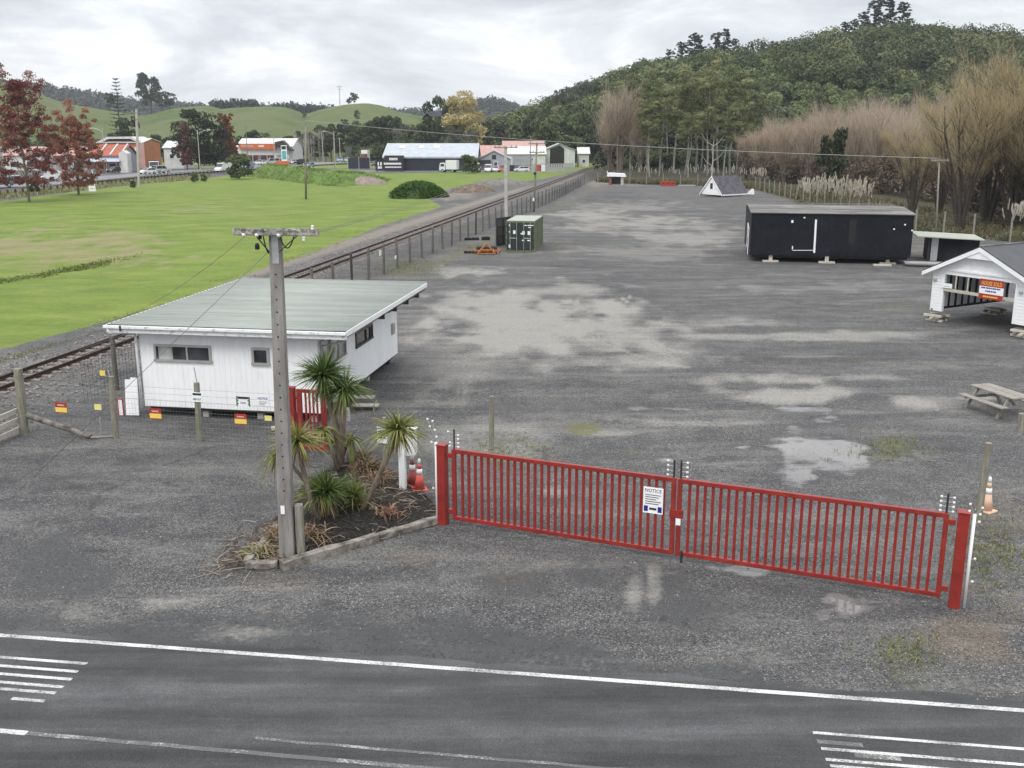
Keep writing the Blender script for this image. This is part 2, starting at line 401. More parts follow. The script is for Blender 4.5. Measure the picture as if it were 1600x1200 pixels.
pale = ell([(830, 505, 185, 55, .95), (770, 470, 100, 32, .85), (965, 525, 120, 45, .75), (1010, 560, 110, 22, .6), (735, 424, 60, 9, .75), (870, 455, 120, 16, .6), (700, 560, 120, 50, .45), (1000, 350, 130, 16, .62), (930, 336, 80, 13, .7), (1085, 372, 90, 11, .6), (985, 322, 90, 10, .45), (1000, 395, 150, 12, .38), (1200, 592, 95, 11, .8), (1235, 616, 120, 13, .85), (1440, 630, 70, 12, .85), (1180, 526, 260, 6, .62), (1400, 522, 110, 6, .65), (1090, 662, 120, 9, .5), (700, 692, 70, 24, .38), (790, 690, 90, 28, .4), (1360, 590, 60, 9, .45), (1150, 505, 90, 8, .55), (960, 680, 60, 7, .5), (250, 943, 75, 10, .5), (400, 990, 110, 12, .38), (130, 960, 90, 16, .3), (870, 772, 20, 9, .5), (1180, 930, 60, 12, .25), (990, 930, 18, 40, .6), (1020, 920, 12, 40, .5), (610, 1160, 120, 10, .25), (20, 1185, 50, 20, .4), (960, 285, 90, 7, .35), (1300, 450, 160, 8, .3)])
for pts_ in ([(985, 462), (966, 490), (964, 508), (985, 530), (1030, 550), (1062, 562)], [(940, 535), (985, 552), (1030, 566), (1075, 574)], [(975, 465), (955, 492), (952, 512)], [(905, 465), (898, 485)], [(1010, 528), (1045, 545), (1075, 552)]):
    pale = np.maximum(pale, .85 * curve_px(pts_, 2.6))
wet = ell([(1245, 718, 165, 50, .74), (1165, 893, 95, 24, .95), (1325, 945, 75, 42, .85), (1170, 698, 110, 16, .75), (1060, 725, 60, 16, .7), (1270, 705, 105, 24, .8), (1255, 745, 60, 22, .9), (1330, 697, 50, 14, .85), (1060, 722, 45, 11, .85), (1180, 705, 45, 8, .8), (1150, 690, 90, 7, .6), (1250, 640, 60, 5, .55), (1040, 640, 60, 5, .5), (1290, 775, 60, 8, .45)])
moss = ell([(1390, 695, 42, 24, .75), (1370, 715, 40, 15, .55), (910, 672, 42, 9, .9), (800, 702, 80, 20, .42), (740, 735, 90, 40, .35), (985, 705, 30, 10, .5), (1440, 850, 60, 25, .35), (1395, 1010, 45, 32, .62), (1440, 1050, 70, 22, .45), (1395, 480, 90, 9, .45), (1580, 870, 30, 60, .5), (640, 420, 60, 26, .55), (770, 395, 60, 12, .5), (730, 360, 40, 10, .5), (830, 865, 70, 30, .42), (1330, 560, 60, 7, .35)])
# gravel beside the rail-side fence carries thin weeds
moss = np.maximum(moss, .62 * np.exp(-((T_ + 18.6 - (S_ - 45) * .028) / 1.0) ** 2) * sstep(58, 75, S_))
brown = ell([(1540, 985, 120, 65, .72), (1500, 920, 60, 26, .6), (790, 862, 70, 35, .55), (800, 905, 90, 22, .35), (430, 905, 120, 25, .5), (660, 870, 120, 22, .5), (860, 810, 60, 30, .4), (1560, 820, 60, 60, .4), (880, 392, 55, 12, .45), (700, 400, 60, 14, .4), (1440, 400, 90, 8, .5), (930, 290, 40, 9, .5), (1460, 385, 60, 10, .6), (800, 630, 90, 40, .25)])
# trodden tan verge between the grass and the ballast
tan = np.exp(-((T_ + 29.6 - (S_ - 60) * .010) / 1.5) ** 2) * sstep(40, 75, S_) * (1 - sstep(170, 230, S_)) * .9
tan = np.maximum(tan, ell([(640, 340, 60, 22, .4), (700, 306, 60, 12, .75), (640, 318, 40, 8, .6), (760, 283, 60, 5, .5), (560, 291, 120, 3, .6), (620, 300, 50, 4, .5)]))
drygrass = ell([(110, 388, 190, 36, .85), (60, 410, 120, 22, .55), (330, 330, 120, 18, .45), (40, 432, 80, 4, .4), (250, 305, 150, 8, .3), (400, 318, 90, 8, .3)])
drygrass = np.maximum(drygrass, grass * (1 - sstep(.5, .98, grass)) * .9)
litter = np.clip(.5 + poly_sd(gx, gy, wpoly([(935, 283), (1010, 289), (1090, 291), (1180, 297), (1300, 330), (1430, 366), (1600, 372), (2600, 420)]) + [(600, 500), (20, 500)]) / 3, 0, 1)
dark = ell([(100, 740, 190, 50, .55), (200, 820, 220, 40, .35), (640, 900, 260, 26, .45), (1200, 850, 240, 40, .35), (1150, 640, 200, 14, .45), (1000, 610, 160, 14, .4), (1300, 560, 260, 14, .45), (900, 420, 130, 14, .45), (1250, 480, 220, 12, .35), (700, 620, 90, 24, .5), (1480, 560, 140, 18, .4), (950, 318, 75, 20, .7), (1000, 330, 60, 12, .4), (1060, 545, 0.1, .1, 0), (1480, 1080, 160, 16, .5), (180, 930, 200, 14, .35), (780, 1090, 700, 10, .25), (900, 600, 140, 20, .35), (330, 665, 130, 16, .6), (330, 640, 130, 20, .5), (480, 660, 70, 12, .4)])  # last patches put the shade beneath the hut into the ground colour
for pts_ in ([(-20, 786), (80, 765), (170, 755), (250, 752), (305, 772), (325, 800)], [(140, 795), (158, 770), (195, 754)], [(100, 858), (190, 864), (262, 846)], [(-10, 845), (70, 820), (180, 806)], [(330, 700), (250, 730), (120, 745), (-20, 752)], [(700, 900), (600, 930), (420, 950)], [(1010, 960), (1100, 985), (1230, 985)]):
    dark = np.maximum(dark, .95 * curve_px(pts_, 3.2))
ball = np.exp(-((T_ + 25.1) / 2.6) ** 4) * sstep(8, 12, S_)
asph = np.maximum(asph, ell([(880, 900, 260, 70, .62), (480, 985, 420, 40, .72), (1060, 960, 180, 60, .62), (90, 900, 190, 60, .6), (1000, 860, 120, 50, .5)]))
und = fbm(gx / 9, gy / 9) * .22 * grass * (1 - sstep(150, 300, gy)) + .02 * fbm(gx / 3, gy / 3) * (gy > 18) * (gy < 300)
gz = und + .16 * ball
gz -= .05 * np.clip(wet, 0, 1) * 0
gz -= .004 * (rd < .25)
gz = np.where(gy > 500, gz - .0, gz)
gme = bpy.data.meshes.new('ground'); nr, nc = len(ys), len(rr)
gv = np.stack([gx, gy, gz], 1).astype(np.float32)
idx = np.arange(nr * nc).reshape(nr, nc)
q = np.stack([idx[:-1, :-1], idx[:-1, 1:], idx[1:, 1:], idx[1:, :-1]], -1).reshape(-1, 4)
gme = np_mesh('ground', gv, q)
for nm, a in (('grass', grass), ('asph', asph), ('pale', pale), ('wet', wet), ('moss', moss), ('brown', brown), ('tan', tan), ('dry', drygrass), ('litter', litter), ('dark', dark), ('ball', ball)):
    at = gme.attributes.new(nm, 'FLOAT', 'POINT'); at.data.foreach_set('value', a.astype(np.float32))
gme.polygons.foreach_set('use_smooth', [True] * len(gme.polygons))
gm = bpy.data.materials.new('ground_surface'); t, n, l, b = nt(gm)
tc = node(t, 'ShaderNodeTexCoord'); OBJ = tc.outputs['Object']
def noise(sc, det=6, rough=.6, src=None, dist=0.0):
    k = node(t, 'ShaderNodeTexNoise', Scale=sc, Detail=det, Roughness=rough, Distortion=dist); l.new(src or OBJ, k.inputs['Vector']); return k.outputs[0]
def attr(nm): return node(t, 'ShaderNodeAttribute', attribute_name=nm).outputs['Fac']
def maskf(nm, nz, amt=1.3, sharp=2.2, thr=.5):
    """attribute broken up by noise"""
    a = math_(t, 'ADD', attr(nm), math_(t, 'MULTIPLY', math_(t, 'SUBTRACT', nz, .5), amt))
    return math_(t, 'ADD', math_(t, 'MULTIPLY', math_(t, 'SUBTRACT', a, thr), sharp), .5, clamp=True)
nz_big = noise(.23, 7, .62); nz_mid = noise(1.1, 8, .68); nz_fine = noise(7, 6, .7); nz_grain = noise(34, 4, .75)
vor = node(t, 'ShaderNodeTexVoronoi', Scale=38.0); l.new(OBJ, vor.inputs['Vector']); vg = node(t, 'ShaderNodeSeparateColor'); l.new(vor.outputs['Color'], vg.inputs[0])
vor2 = node(t, 'ShaderNodeTexVoronoi', Scale=90.0); l.new(OBJ, vor2.inputs['Vector']); vg2 = node(t, 'ShaderNodeSeparateColor'); l.new(vor2.outputs['Color'], vg2.inputs[0])
stone = math_(t, 'ADD', math_(t, 'MULTIPLY', vg.outputs[0], .55), math_(t, 'MULTIPLY', vg2.outputs[0], .45))
gravel = ramp(t, [(.10, (.014, .0145, .016)), (.42, (.046, .047, .050)), (.68, (.100, .100, .103)), (.93, (.32, .315, .305))], stone).outputs[0]
vor3 = node(t, 'ShaderNodeTexVoronoi', Scale=15.0); l.new(OBJ, vor3.inputs['Vector']); vg3 = node(t, 'ShaderNodeSeparateColor'); l.new(vor3.outputs['Color'], vg3.inputs[0])
chip = math_(t, 'MULTIPLY', math_(t, 'GREATER_THAN', vg3.outputs[0], .80), math_(t, 'LESS_THAN', vor3.outputs['Distance'], .30))
chipd = math_(t, 'MULTIPLY', math_(t, 'GREATER_THAN', vg3.outputs[1], .78), math_(t, 'LESS_THAN', vor3.outputs['Distance'], .42))
gravel = mixc(t, math_(t, 'MULTIPLY', ramp(t, [(.35, (0, 0, 0)), (.68, (1, 1, 1))], nz_big).outputs[0], .6), gravel, mixc(t, stone, (.060, .059, .058), (.22, .215, .205)), 'MIX')
gravel = mixc(t, math_(t, 'MULTIPLY', ramp(t, [(.42, (0, 0, 0)), (.62, (1, 1, 1))], nz_mid).outputs[0], .6), gravel, mixc(t, .6, gravel, (.028, .029, .032)))
stonecol = ramp(t, [(.1, (.035, .034, .036)), (.5, (.095, .09, .088)), (.95, (.24, .22, .21))], stone).outputs[0]
c = mixc(t, maskf('ball', nz_mid, .6), gravel, stonecol)
asphalt = ramp(t, [(.1, (.036, .037, .039)), (.5, (.058, .060, .062)), (.95, (.125, .127, .13))], math_(t, 'ADD', math_(t, 'MULTIPLY', vg2.outputs[1], .45), math_(t, 'MULTIPLY', nz_mid, .55))).outputs[0]
c = mixc(t, maskf('asph', nz_fine, .8, 3), c, asphalt)
c = mixc(t, math_(t, 'MULTIPLY', math_(t, 'MULTIPLY', chipd, .55), math_(t, 'SUBTRACT', 1.0, attr('grass'), clamp=True)), c, (.016, .016, .018))
c = mixc(t, math_(t, 'MULTIPLY', math_(t, 'MULTIPLY', chip, .6), math_(t, 'SUBTRACT', 1.0, math_(t, 'MAXIMUM', math_(t, 'MULTIPLY', attr('asph'), .85), attr('grass')), clamp=True)), c, mixc(t, vg3.outputs[2], (.16, .16, .158), (.40, .39, .37)))
c = mixc(t, math_(t, 'MULTIPLY', maskf('dark', nz_mid, .9, 2), .6), c, (.030, .031, .033))
c = mixc(t, math_(t, 'MULTIPLY', maskf('brown', nz_fine, 1.3, 1.8), .65), c, mixc(t, stone, (.06, .045, .03), (.26, .21, .155)))
# pale limestone wash: patchy streaks
streak = node(t, 'ShaderNodeMapping'); streak.inputs['Scale'].default_value = (.35, 1.1, 1); streak.inputs['Rotation'].default_value = (0, 0, .15); l.new(OBJ, streak.inputs[0])
nz_st = noise(1.0, 9, .7, streak.outputs[0], .3)
palec = mixc(t, nz_fine, (.20, .19, .172), (.46, .445, .41))
st2 = node(t, 'ShaderNodeMapping'); st2.inputs['Scale'].default_value = (.12, .55, 1); st2.inputs['Rotation'].default_value = (0, 0, .1); st2.inputs['Location'].default_value = (4, 9, 0); l.new(OBJ, st2.inputs[0])
nz_s2 = noise(1.0, 10, .72, st2.outputs[0], .6)
lt_ = ramp(t, [(.50, (0, 0, 0)), (.70, (1, 1, 1))], nz_s2).outputs[0]; dk_ = ramp(t, [(.30, (1, 1, 1)), (.48, (0, 0, 0))], nz_s2).outputs[0]
ungr = math_(t, 'SUBTRACT', 1.0, attr('asph'), clamp=True)
c = mixc(t, math_(t, 'MULTIPLY', math_(t, 'MULTIPLY', lt_, .50), ungr), c, mixc(t, stone, (.11, .107, .10), (.30, .29, .27)))
c = mixc(t, math_(t, 'MULTIPLY', math_(t, 'MULTIPLY', dk_, .62), ungr), c, mixc(t, stone, (.020, .021, .024), (.085, .086, .09)))
pf = maskf('pale', math_(t, 'ADD', math_(t, 'ADD', math_(t, 'MULTIPLY', nz_st, .38), math_(t, 'MULTIPLY', nz_s2, .25)), math_(t, 'MULTIPLY', nz_fine, .37)), 3.0, 1.25, .44)
c = mixc(t, math_(t, 'MULTIPLY', pf, math_(t, 'ADD', .50, math_(t, 'MULTIPLY', vg.outputs[1], .45))), c, palec)
c = mixc(t, math_(t, 'MULTIPLY', maskf('moss', nz_mid, 1.5, 1.9, .62), .75), c, mixc(t, nz_fine, (.075, .072, .03), (.16, .17, .05)))
c = mixc(t, math_(t, 'MULTIPLY', maskf('tan', nz_mid, 1.3, 2), .8), c, mixc(t, nz_fine, (.14, .12, .10), (.31, .27, .22)))
lit = mixc(t, nz_mid, (.035, .028, .018), (.09, .085, .04))
c = mixc(t, maskf('litter', nz_mid, .8, 3), c, lit)
gstr = node(t, 'ShaderNodeMapping'); gstr.inputs['Rotation'].default_value = (0, 0, .5); gstr.inputs['Scale'].default_value = (.5, 1.1, 1); l.new(OBJ, gstr.inputs[0])
nz_g = noise(.32, 8, .66, gstr.outputs[0], .25); nz_g2 = noise(2.6, 6, .7)
gcol = ramp(t, [(.32, (.066, .116, .014)), (.45, (.112, .172, .022)), (.56, (.165, .218, .036)), (.70, (.26, .27, .085))], math_(t, 'ADD', math_(t, 'MULTIPLY', nz_g, .50), math_(t, 'ADD', math_(t, 'MULTIPLY', nz_g2, .25), math_(t, 'MULTIPLY', nz_fine, .25)))).outputs[0]
dry = mixc(t, nz_g2, (.15, .15, .055), (.30, .26, .145))
gcol = mixc(t, math_(t, 'MULTIPLY', maskf('dry', nz_g, 1.5, 2, .55), .85), gcol, dry)
wv = node(t, 'ShaderNodeTexWave', Scale=.10, Distortion=9.0, Detail=3.0); wv.inputs['Detail Scale'].default_value = .6; l.new(gstr.outputs[0], wv.inputs['Vector'])
gcol = mixc(t, 1.0, gcol, ramp(t, [(0, (.93, .94, .92)), (1, (1.06, 1.05, 1.04))], wv.outputs['Fac']).outputs[0], 'MULTIPLY')
gf = maskf('grass', math_(t, 'ADD', math_(t, 'MULTIPLY', nz_mid, .6), math_(t, 'MULTIPLY', nz_fine, .4)), 1.0, 5)
c = mixc(t, gf, c, gcol)
damp = maskf('wet', math_(t, 'ADD', math_(t, 'MULTIPLY', nz_big, .5), math_(t, 'MULTIPLY', nz_st, .5)), 1.6, 1.6, .30)
c = mixc(t, math_(t, 'MULTIPLY', damp, .55), c, mixc(t, .75, c, (.020, .021, .024)))
wf = maskf('wet', math_(t, 'ADD', math_(t, 'MULTIPLY', nz_st, .7), math_(t, 'MULTIPLY', nz_mid, .3)), 2.8, 3.4, .53)
c = mixc(t, math_(t, 'MULTIPLY', wf, .85), c, mixc(t, nz_fine, (.13, .127, .123), (.25, .243, .235)))  # puddle colour lightened to carry the reflected sky, on top of the gloss
l.new(c, b.inputs['Base Color'])
rg = math_(t, 'SUBTRACT', math_(t, 'SUBTRACT', .93, math_(t, 'MULTIPLY', damp, .30)), math_(t, 'MULTIPLY', wf, .60), clamp=True); l.new(rg, b.inputs['Roughness'])
b.inputs['Specular IOR Level'].default_value = .35
hgt = math_(t, 'ADD', math_(t, 'MULTIPLY', vor.outputs['Distance'], .6), math_(t, 'MULTIPLY', nz_fine, .8))
bp = node(t, 'ShaderNodeBump', Distance=.03); l.new(hgt, bp.inputs['Height']); l.new(math_(t, 'MULTIPLY', math_(t, 'SUBTRACT', 1, wf), .55), bp.inputs['Strength'])
l.new(bp.outputs[0], b.inputs['Normal'])
gme.materials.append(gm)
ground = struct(link('ground', gme))
# ------------------------------------------------------------------ road and markings
def road_pt(s, d, z=0.0): q = RO + RU * s + ROADN * d; q.z = z; return q
am = bpy.data.materials.new('asphalt'); t, n, l, b = nt(am)
tc = node(t, 'ShaderNodeTexCoord'); OBJ = tc.outputs['Object']
vor2 = node(t, 'ShaderNodeTexVoronoi', Scale=90.0); l.new(OBJ, vor2.inputs['Vector']); vg2 = node(t, 'ShaderNodeSeparateColor'); l.new(vor2.outputs['Color'], vg2.inputs[0])
nz_mid = noise(1.1, 8, .68)
a_c = ramp(t, [(.1, (.036, .037, .039)), (.5, (.058, .060, .062)), (.95, (.125, .127, .13))], math_(t, 'ADD', math_(t, 'MULTIPLY', vg2.outputs[1], .45), math_(t, 'MULTIPLY', nz_mid, .55))).outputs[0]
sm = node(t, 'ShaderNodeMapping'); sm.inputs['Rotation'].default_value = (0, 0, math.atan2(-RU.y, RU.x)); sm.inputs['Scale'].default_value = (.09, .9, 1); l.new(OBJ, sm.inputs[0])
trk = ramp(t, [(.36, (.62,) * 3), (.50, (1.0,) * 3), (.66, (1.6,) * 3)], noise(1.2, 8, .62, sm.outputs[0])).outputs[0]
a_c = mixc(t, 1.0, a_c, trk, 'MULTIPLY')
l.new(a_c, b.inputs['Base Color']); b.inputs['Roughness'].default_value = .82; b.inputs['Specular IOR Level'].default_value = .3
bp = node(t, 'ShaderNodeBump', Distance=.01, Strength=.4); l.new(vor2.outputs['Distance'], bp.inputs['Height']); l.new(bp.outputs[0], b.inputs['Normal'])
mb = MB(); K = 300
edge = [.28 + .10 * float(fbm(np.array([i * .37]), np.array([4.2]))[0]) * 2 for i in range(K + 1)]
for i in range(K):
    s0, s1 = -60 + i * .5, -59.5 + i * .5
    mb.quad(road_pt(s0, -7.2, .004), road_pt(s1, -7.2, .004), road_pt(s1, edge[i + 1], .004), road_pt(s0, edge[i], .004))
struct(mb.build('road', am))
lm = bpy.data.materials.new('road_paint'); t, n, l, b = nt(lm)
tc = node(t, 'ShaderNodeTexCoord'); OBJ = tc.outputs['Object']
wr = ramp(t, [(.38, (0, 0, 0)), (.55, (1, 1, 1))], math_(t, 'ADD', math_(t, 'MULTIPLY', noise(26, 5, .8), .6), math_(t, 'MULTIPLY', noise(1.2, 4), .4))).outputs[0]
l.new(mixc(t, wr, (.10, .10, .10), (.62, .62, .61)), b.inputs['Base Color']); b.inputs['Roughness'].default_value = .7
lm2 = lm.copy(); lm2.name = 'worn_road_paint'
for e in lm2.node_tree.nodes:
    if e.type == 'VALTORGB': e.color_ramp.elements[0].position = .50; e.color_ramp.elements[1].position = .68
def strip(mb, s0, s1, d, wd, z=.008, jag=.0):
    n_ = max(1, int((s1 - s0) / .4))
    for i in range(n_):
        a, b_ = s0 + (s1 - s0) * i / n_, s0 + (s1 - s0) * (i + 1) / n_
        j = lambda s: jag * math.sin(s * 7.3) * math.cos(s * 3.1)
        mb.quad(road_pt(a, d - wd / 2 + j(a), z), road_pt(b_, d - wd / 2 + j(b_), z), road_pt(b_, d + wd / 2 + j(b_), z), road_pt(a, d + wd / 2 + j(a), z))
mb = MB(); strip(mb, -60, 90, 0, .12, jag=.004); struct(mb.build('edge_line', lm))
def rsd(px, py): q = P(px, py) - RO; return q.dot(RU), q.dot(ROADN)
s1, d1 = rsd(42, 1146)
mb = MB(); strip(mb, -60, s1, d1, .12); struct(mb.build('centre_line', lm))
mb = MB(); strip(mb, s1 + .02, 60, d1, .10, jag=.01); strip(mb, rsd(390, 1166)[0], 60, d1 + .38, .07, jag=.015); struct(mb.build('worn_centre_line', lm2))
mb = MB()
for xr, yr, xl in ((136, 1037.5, -400), (122, 1050, -400), (112, 1062, -400), (99, 1074, -400), (87, 1083.5, -400), (70, 1096, 18)):
    s_, d_ = rsd(xr, yr)
    sl = -14 if xl < 0 else rsd(xl, yr - (xr - xl) * .075)[0]
    strip(mb, sl, s_, d_, .085)
struct(mb.build('lettering_marking', lm))
mb = MB()
for xl, yl, xr in ((1270, 1145, 1580), (1283, 1170, 1700), (1290, 1187, 1700), (1297, 1197, 1700)):
    s_, d_ = rsd(xl, yl); strip(mb, s_, s_ + (3.4 if xr == 1580 else 9), d_, .075)
struct(mb.build('lettering_marking', lm))
mb = MB(); s_, d_ = rsd(1277, 1159); strip(mb, s_, s_ + .7, d_, .11); s_, d_ = rsd(1335, 1180); strip(mb, s_, s_ + .7, d_, .12); struct(mb.build('faded_marking', lm2))
# ------------------------------------------------------------------ hills
def px_of(x, y): return 800 + F * x / (y * CP + CAMH * SP)
BUSH = [(560, 206), (640, 196), (700, 190), (760, 192), (830, 168), (880, 146), (930, 127), (965, 112), (1000, 100), (1060, 98), (1110, 84), (1160, 84), (1200, 78), (1250, 70), (1300, 64), (1350, 56), (1390, 52), (1430, 58), (1480, 58), (1540, 60), (1600, 72), (1700, 84), (1900, 110), (2200, 150)]
bx_ = np.array([p[0] for p in BUSH], float); by_ = np.array([p[1] for p in BUSH], float)
def ridge(px, tab_x, tab_y, Yr):
    py = np.interp(px, tab_x, tab_y); v = (py - 600) / F
    return CAMH - Yr * (SP + v * CP) / (CP - v * SP)
def bush_h(x, y):
    px = px_of(x, y); Yr = 470.0
    zr = np.maximum(ridge(px, bx_, by_, Yr) - 4.5, 0.2)
    Y0_ = np.interp(px, [925, 975], [385., 285.]); up = np.clip((y - Y0_) / (Yr - Y0_), 0, 1); up = (up * up * (3 - 2 * up)) ** .9; dn = 1 - .55 * sstep(Yr, 800, y)
    return zr * up * dn + 1.6 * fbm(x / 28, y / 28) * sstep(0, 60, y - Y0_ - 15)
def hill(name, pxs, Ys, hf, mat):
    a, d = np.meshgrid(pxs, Ys); x = (a - 800) / F * (d * CP + CAMH * SP)
    z = hf(x, d); v = np.stack([x, d, z], -1).reshape(-1, 3); nr, nc = a.shape
    i = np.arange(nr * nc).reshape(nr, nc); q = np.stack([i[:-1, :-1], i[:-1, 1:], i[1:, 1:], i[1:, :-1]], -1).reshape(-1, 4)
    me = np_mesh(name, v, q, None, mat); me.polygons.foreach_set('use_smooth', [True] * len(me.polygons)); return struct(link(name, me))
hm_dark = paint('bush_floor', (.022, .030, .012), .9, .4, .05, 0, None, bump=0)
hill('bush_hill', np.linspace(540, 2250, 130), np.concatenate([np.linspace(284, 480, 50), np.linspace(490, 1000, 24)]), lambda x, y: bush_h(x, y) - .4, hm_dark)
pm = bpy.data.materials.new('hill_pasture'); t, n, l, b = nt(pm)
tc = node(t, 'ShaderNodeTexCoord'); OBJ = tc.outputs['Object']
pc = ramp(t, [(.34, (.048, .078, .022)), (.45, (.078, .112, .034)), (.55, (.108, .128, .050)), (.66, (.140, .125, .078))], math_(t, 'ADD', math_(t, 'MULTIPLY', noise(.018, 9, .66), .6), math_(t, 'MULTIPLY', noise(.11, 7, .72), .4))).outputs[0]
l.new(pc, b.inputs['Base Color']); b.inputs['Roughness'].default_value = .9; b.inputs['Specular IOR Level'].default_value = .1
PAST = [(-700, 150), (-300, 120), (-100, 118), (0, 126), (45, 138), (100, 160), (170, 174), (230, 183), (275, 172), (330, 168), (350, 173), (375, 170), (420, 167), (450, 168), (480, 179), (505, 172), (540, 166), (575, 164), (600, 170), (622, 179), (660, 184), (740, 192), (900, 200)]
qx = np.array([p[0] for p in PAST], float); qy = np.array([p[1] for p in PAST], float)
def past_h(x, y):
    px = px_of(x, y); zr = ridge(px, qx, qy, 900.0)
    return zr * sstep(420, 900, y) * (1 - .5 * sstep(900, 1300, y)) + 3.0 * fbm(x / 90, y / 90) * sstep(440, 600, y) * (1 - .8 * sstep(800, 900, y))
hill('pasture_hill', np.linspace(-700, 900, 170), np.concatenate([np.linspace(425, 905, 60), np.linspace(920, 1350, 12)]), past_h, pm)
WOODR = [(-700, 120), (-300, 118), (0, 128), (40, 134), (75, 137), (120, 144), (150, 150), (200, 158), (260, 165), (320, 170), (400, 171), (450, 168), (500, 171), (560, 176), (620, 176), (680, 180), (730, 168), (760, 158), (790, 162), (830, 178), (900, 190)]
wx = np.array([p[0] for p in WOODR], float); wy = np.array([p[1] for p in WOODR], float)
def wood_h(x, y): return ridge(px_of(x, y), wx, wy, 1600.0) * sstep(1050, 1600, y) * (1 - .4 * sstep(1600, 2200, y)) - 3
fd = paint('distant_wood_floor', (.020, .030, .020), .9, .3, .02, 0, None, bump=0)
hill('wooded_ridge', np.linspace(-700, 900, 120), np.concatenate([np.linspace(1060, 1620, 24), np.linspace(1650, 2300, 8)]), wood_h, fd)
# ------------------------------------------------------------------ writing
def text_part(txt, mat, parent, loc, w=None, h=None, name='lettering'):
    cu = bpy.data.curves.new('txt', 'FONT'); cu.body = txt; cu.align_x = 'CENTER'; cu.align_y = 'CENTER'; cu.extrude = .0015; cu.resolution_u = 2
    o = bpy.data.objects.new('txt', cu); COL.objects.link(o); bpy.context.view_layer.update()
    dg = bpy.context.evaluated_depsgraph_get(); me = bpy.data.meshes.new_from_object(o.evaluated_get(dg))
    bpy.data.objects.remove(o); bpy.data.curves.remove(cu)
    xs = [v.co.x for v in me.vertices]; ys_ = [v.co.y for v in me.vertices]
    sx_ = w / (max(xs) - min(xs)) if w else 1; sy_ = h / (max(ys_) - min(ys_)) if h else sx_
    mx_, my_ = (max(xs) + min(xs)) / 2, (max(ys_) + min(ys_)) / 2
    for v in me.vertices: v.co = Vector(((v.co.x - mx_) * sx_ + loc[0], loc[1] - v.co.z, (v.co.y - my_) * sy_ + loc[2]))
    me.materials.clear(); me.materials.append(mat); me.name = name
    return link(name, me, parent)
def plate(mb, x0, z0, x1, z1, y, th=.004): mb.box(((x0 + x1) / 2, y, (z0 + z1) / 2), (abs(x1 - x0), th, abs(z1 - z0)))
def sign(name, label, cat, centre, rz, w, h, mat, bands=(), texts=(), group=None, tilt=0):
    t_ = thing(name, label, cat, centre, rz, group); t_.rotation_euler = (tilt, 0, rz)
    mb = MB(); mb.box((0, 0, 0), (w, .012, h)); mb.build('panel', mat, t_)
    for i, (x0, z0, x1, z1, m_) in enumerate(bands):
        mb = MB(); plate(mb, x0 * w, z0 * h, x1 * w, z1 * h, -.008 - .0006 * i); mb.build('printed_band', m_, t_)
    for (s, x, z, tw, th, m_) in texts: text_part(s, m_, t_, (x * w, -.0125, z * h), tw * w, th * h)
    return t_
def lines(w_list, z0, dz): # fine print too small to read
    return w_list
# ------------------------------------------------------------------ white relocatable hut beside the railway
HL = P(228, 650); HW, HD = 6.35, 9.77
hut = thing('office_hut', 'white low-roofed hut with faded green corrugated roof standing on blocks beside the railway', 'hut', HL, -ANG)
HM = wm(hut); HI = HM.inverted()
def hl(p): return HI @ p
FN, RN = -U, N           # outward normals of front and right walls
def hf(px, py, off=0.0): return hl(hit(px, py, HL + FN * off, FN))
def hr(px, py, off=0.0): return hl(hit(px, py, HL + N * (HW + off), RN))
zb, zt = .37, 3.04
mb = MB(); mb.box((HW / 2, .05, (zb + zt) / 2), (HW, .1, zt - zb)); mb.build('front_wall', M['white_board'], hut)
mb = MB(); mb.box((HW - .05, HD / 2 + .05, (zb + .02 + zt + .03) / 2), (.1, HD - .1, zt - zb + .01)); mb.build('side_wall', M['white_board_side'], hut)
mb = MB(); mb.box((.05, HD / 2 + .05, (zb + zt) / 2), (.1, HD - .1, zt - zb)); mb.build('side_wall', M['white_board_side'], hut)
mb = MB(); mb.box((HW / 2, HD - .05, (zb + zt) / 2), (HW - .2, .1, zt - zb)); mb.build('rear_wall', M['white_board'], hut)
mb = MB(); mb.box((HW / 2, HD / 2, zb - .06), (HW - .25, HD - .3, .14)); mb.build('floor', M['dark'], hut)
for x in (.2, 2.1, 4.1, 6.0):
    for y_ in (.35, 3.3, 6.3, 9.3):
        q_ = MB(); q_.box((x, y_, .15), (.22, .22, .34)); q_.build('support_block', M['pale_timber'] if (x + y_) % 2 < 1 else M['dark'], hut, bevel=.01)
# corrugated roof
x0, x1, y0, y1 = -.82, HW + 1.2, -.52, HD + .55
zf, zr_ = 3.30, 3.36
vs_, fs_ = [], []
ny = int((y1 - y0) / .05)
for i in range(ny + 1):
    yy = y0 + (y1 - y0) * i / ny; z_ = zf + (zr_ - zf) * i / ny + .022 * (math.cos(2 * math.pi * (yy - y0) / .30) ** 1) * 1.5
    vs_ += [(x0, yy, z_ + .0), (x1, yy, z_)]
    if i: fs_.append((2 * i - 2, 2 * i - 1, 2 * i + 1, 2 * i))
mb = MB(); mb.add(vs_, fs_)
ro = mb.build('roof', M['roof_green'], hut, smooth=True); sm_ = ro.modifiers.new('s', 'SOLIDIFY'); sm_.thickness = .02
mb = MB(); mb.box(((x0 + x1) / 2, y0 - .02, 3.165), (x1 - x0 + .02, .04, .25)); mb.build('fascia', M['gutter'], hut, bevel=.006)
mb = MB(); mb.box(((x0 + x1) / 2 - .03, y0 - .085, 3.245), (x1 - x0 + .1, .09, .10)); mb.build('gutter', M['gutter'], hut, bevel=.012)
mb = MB(); mb.bar((x1 + .015, y0, 3.23), (x1 + .015, y1, 3.29), .03, .17); mb.build('barge_board', M['white'], hut)
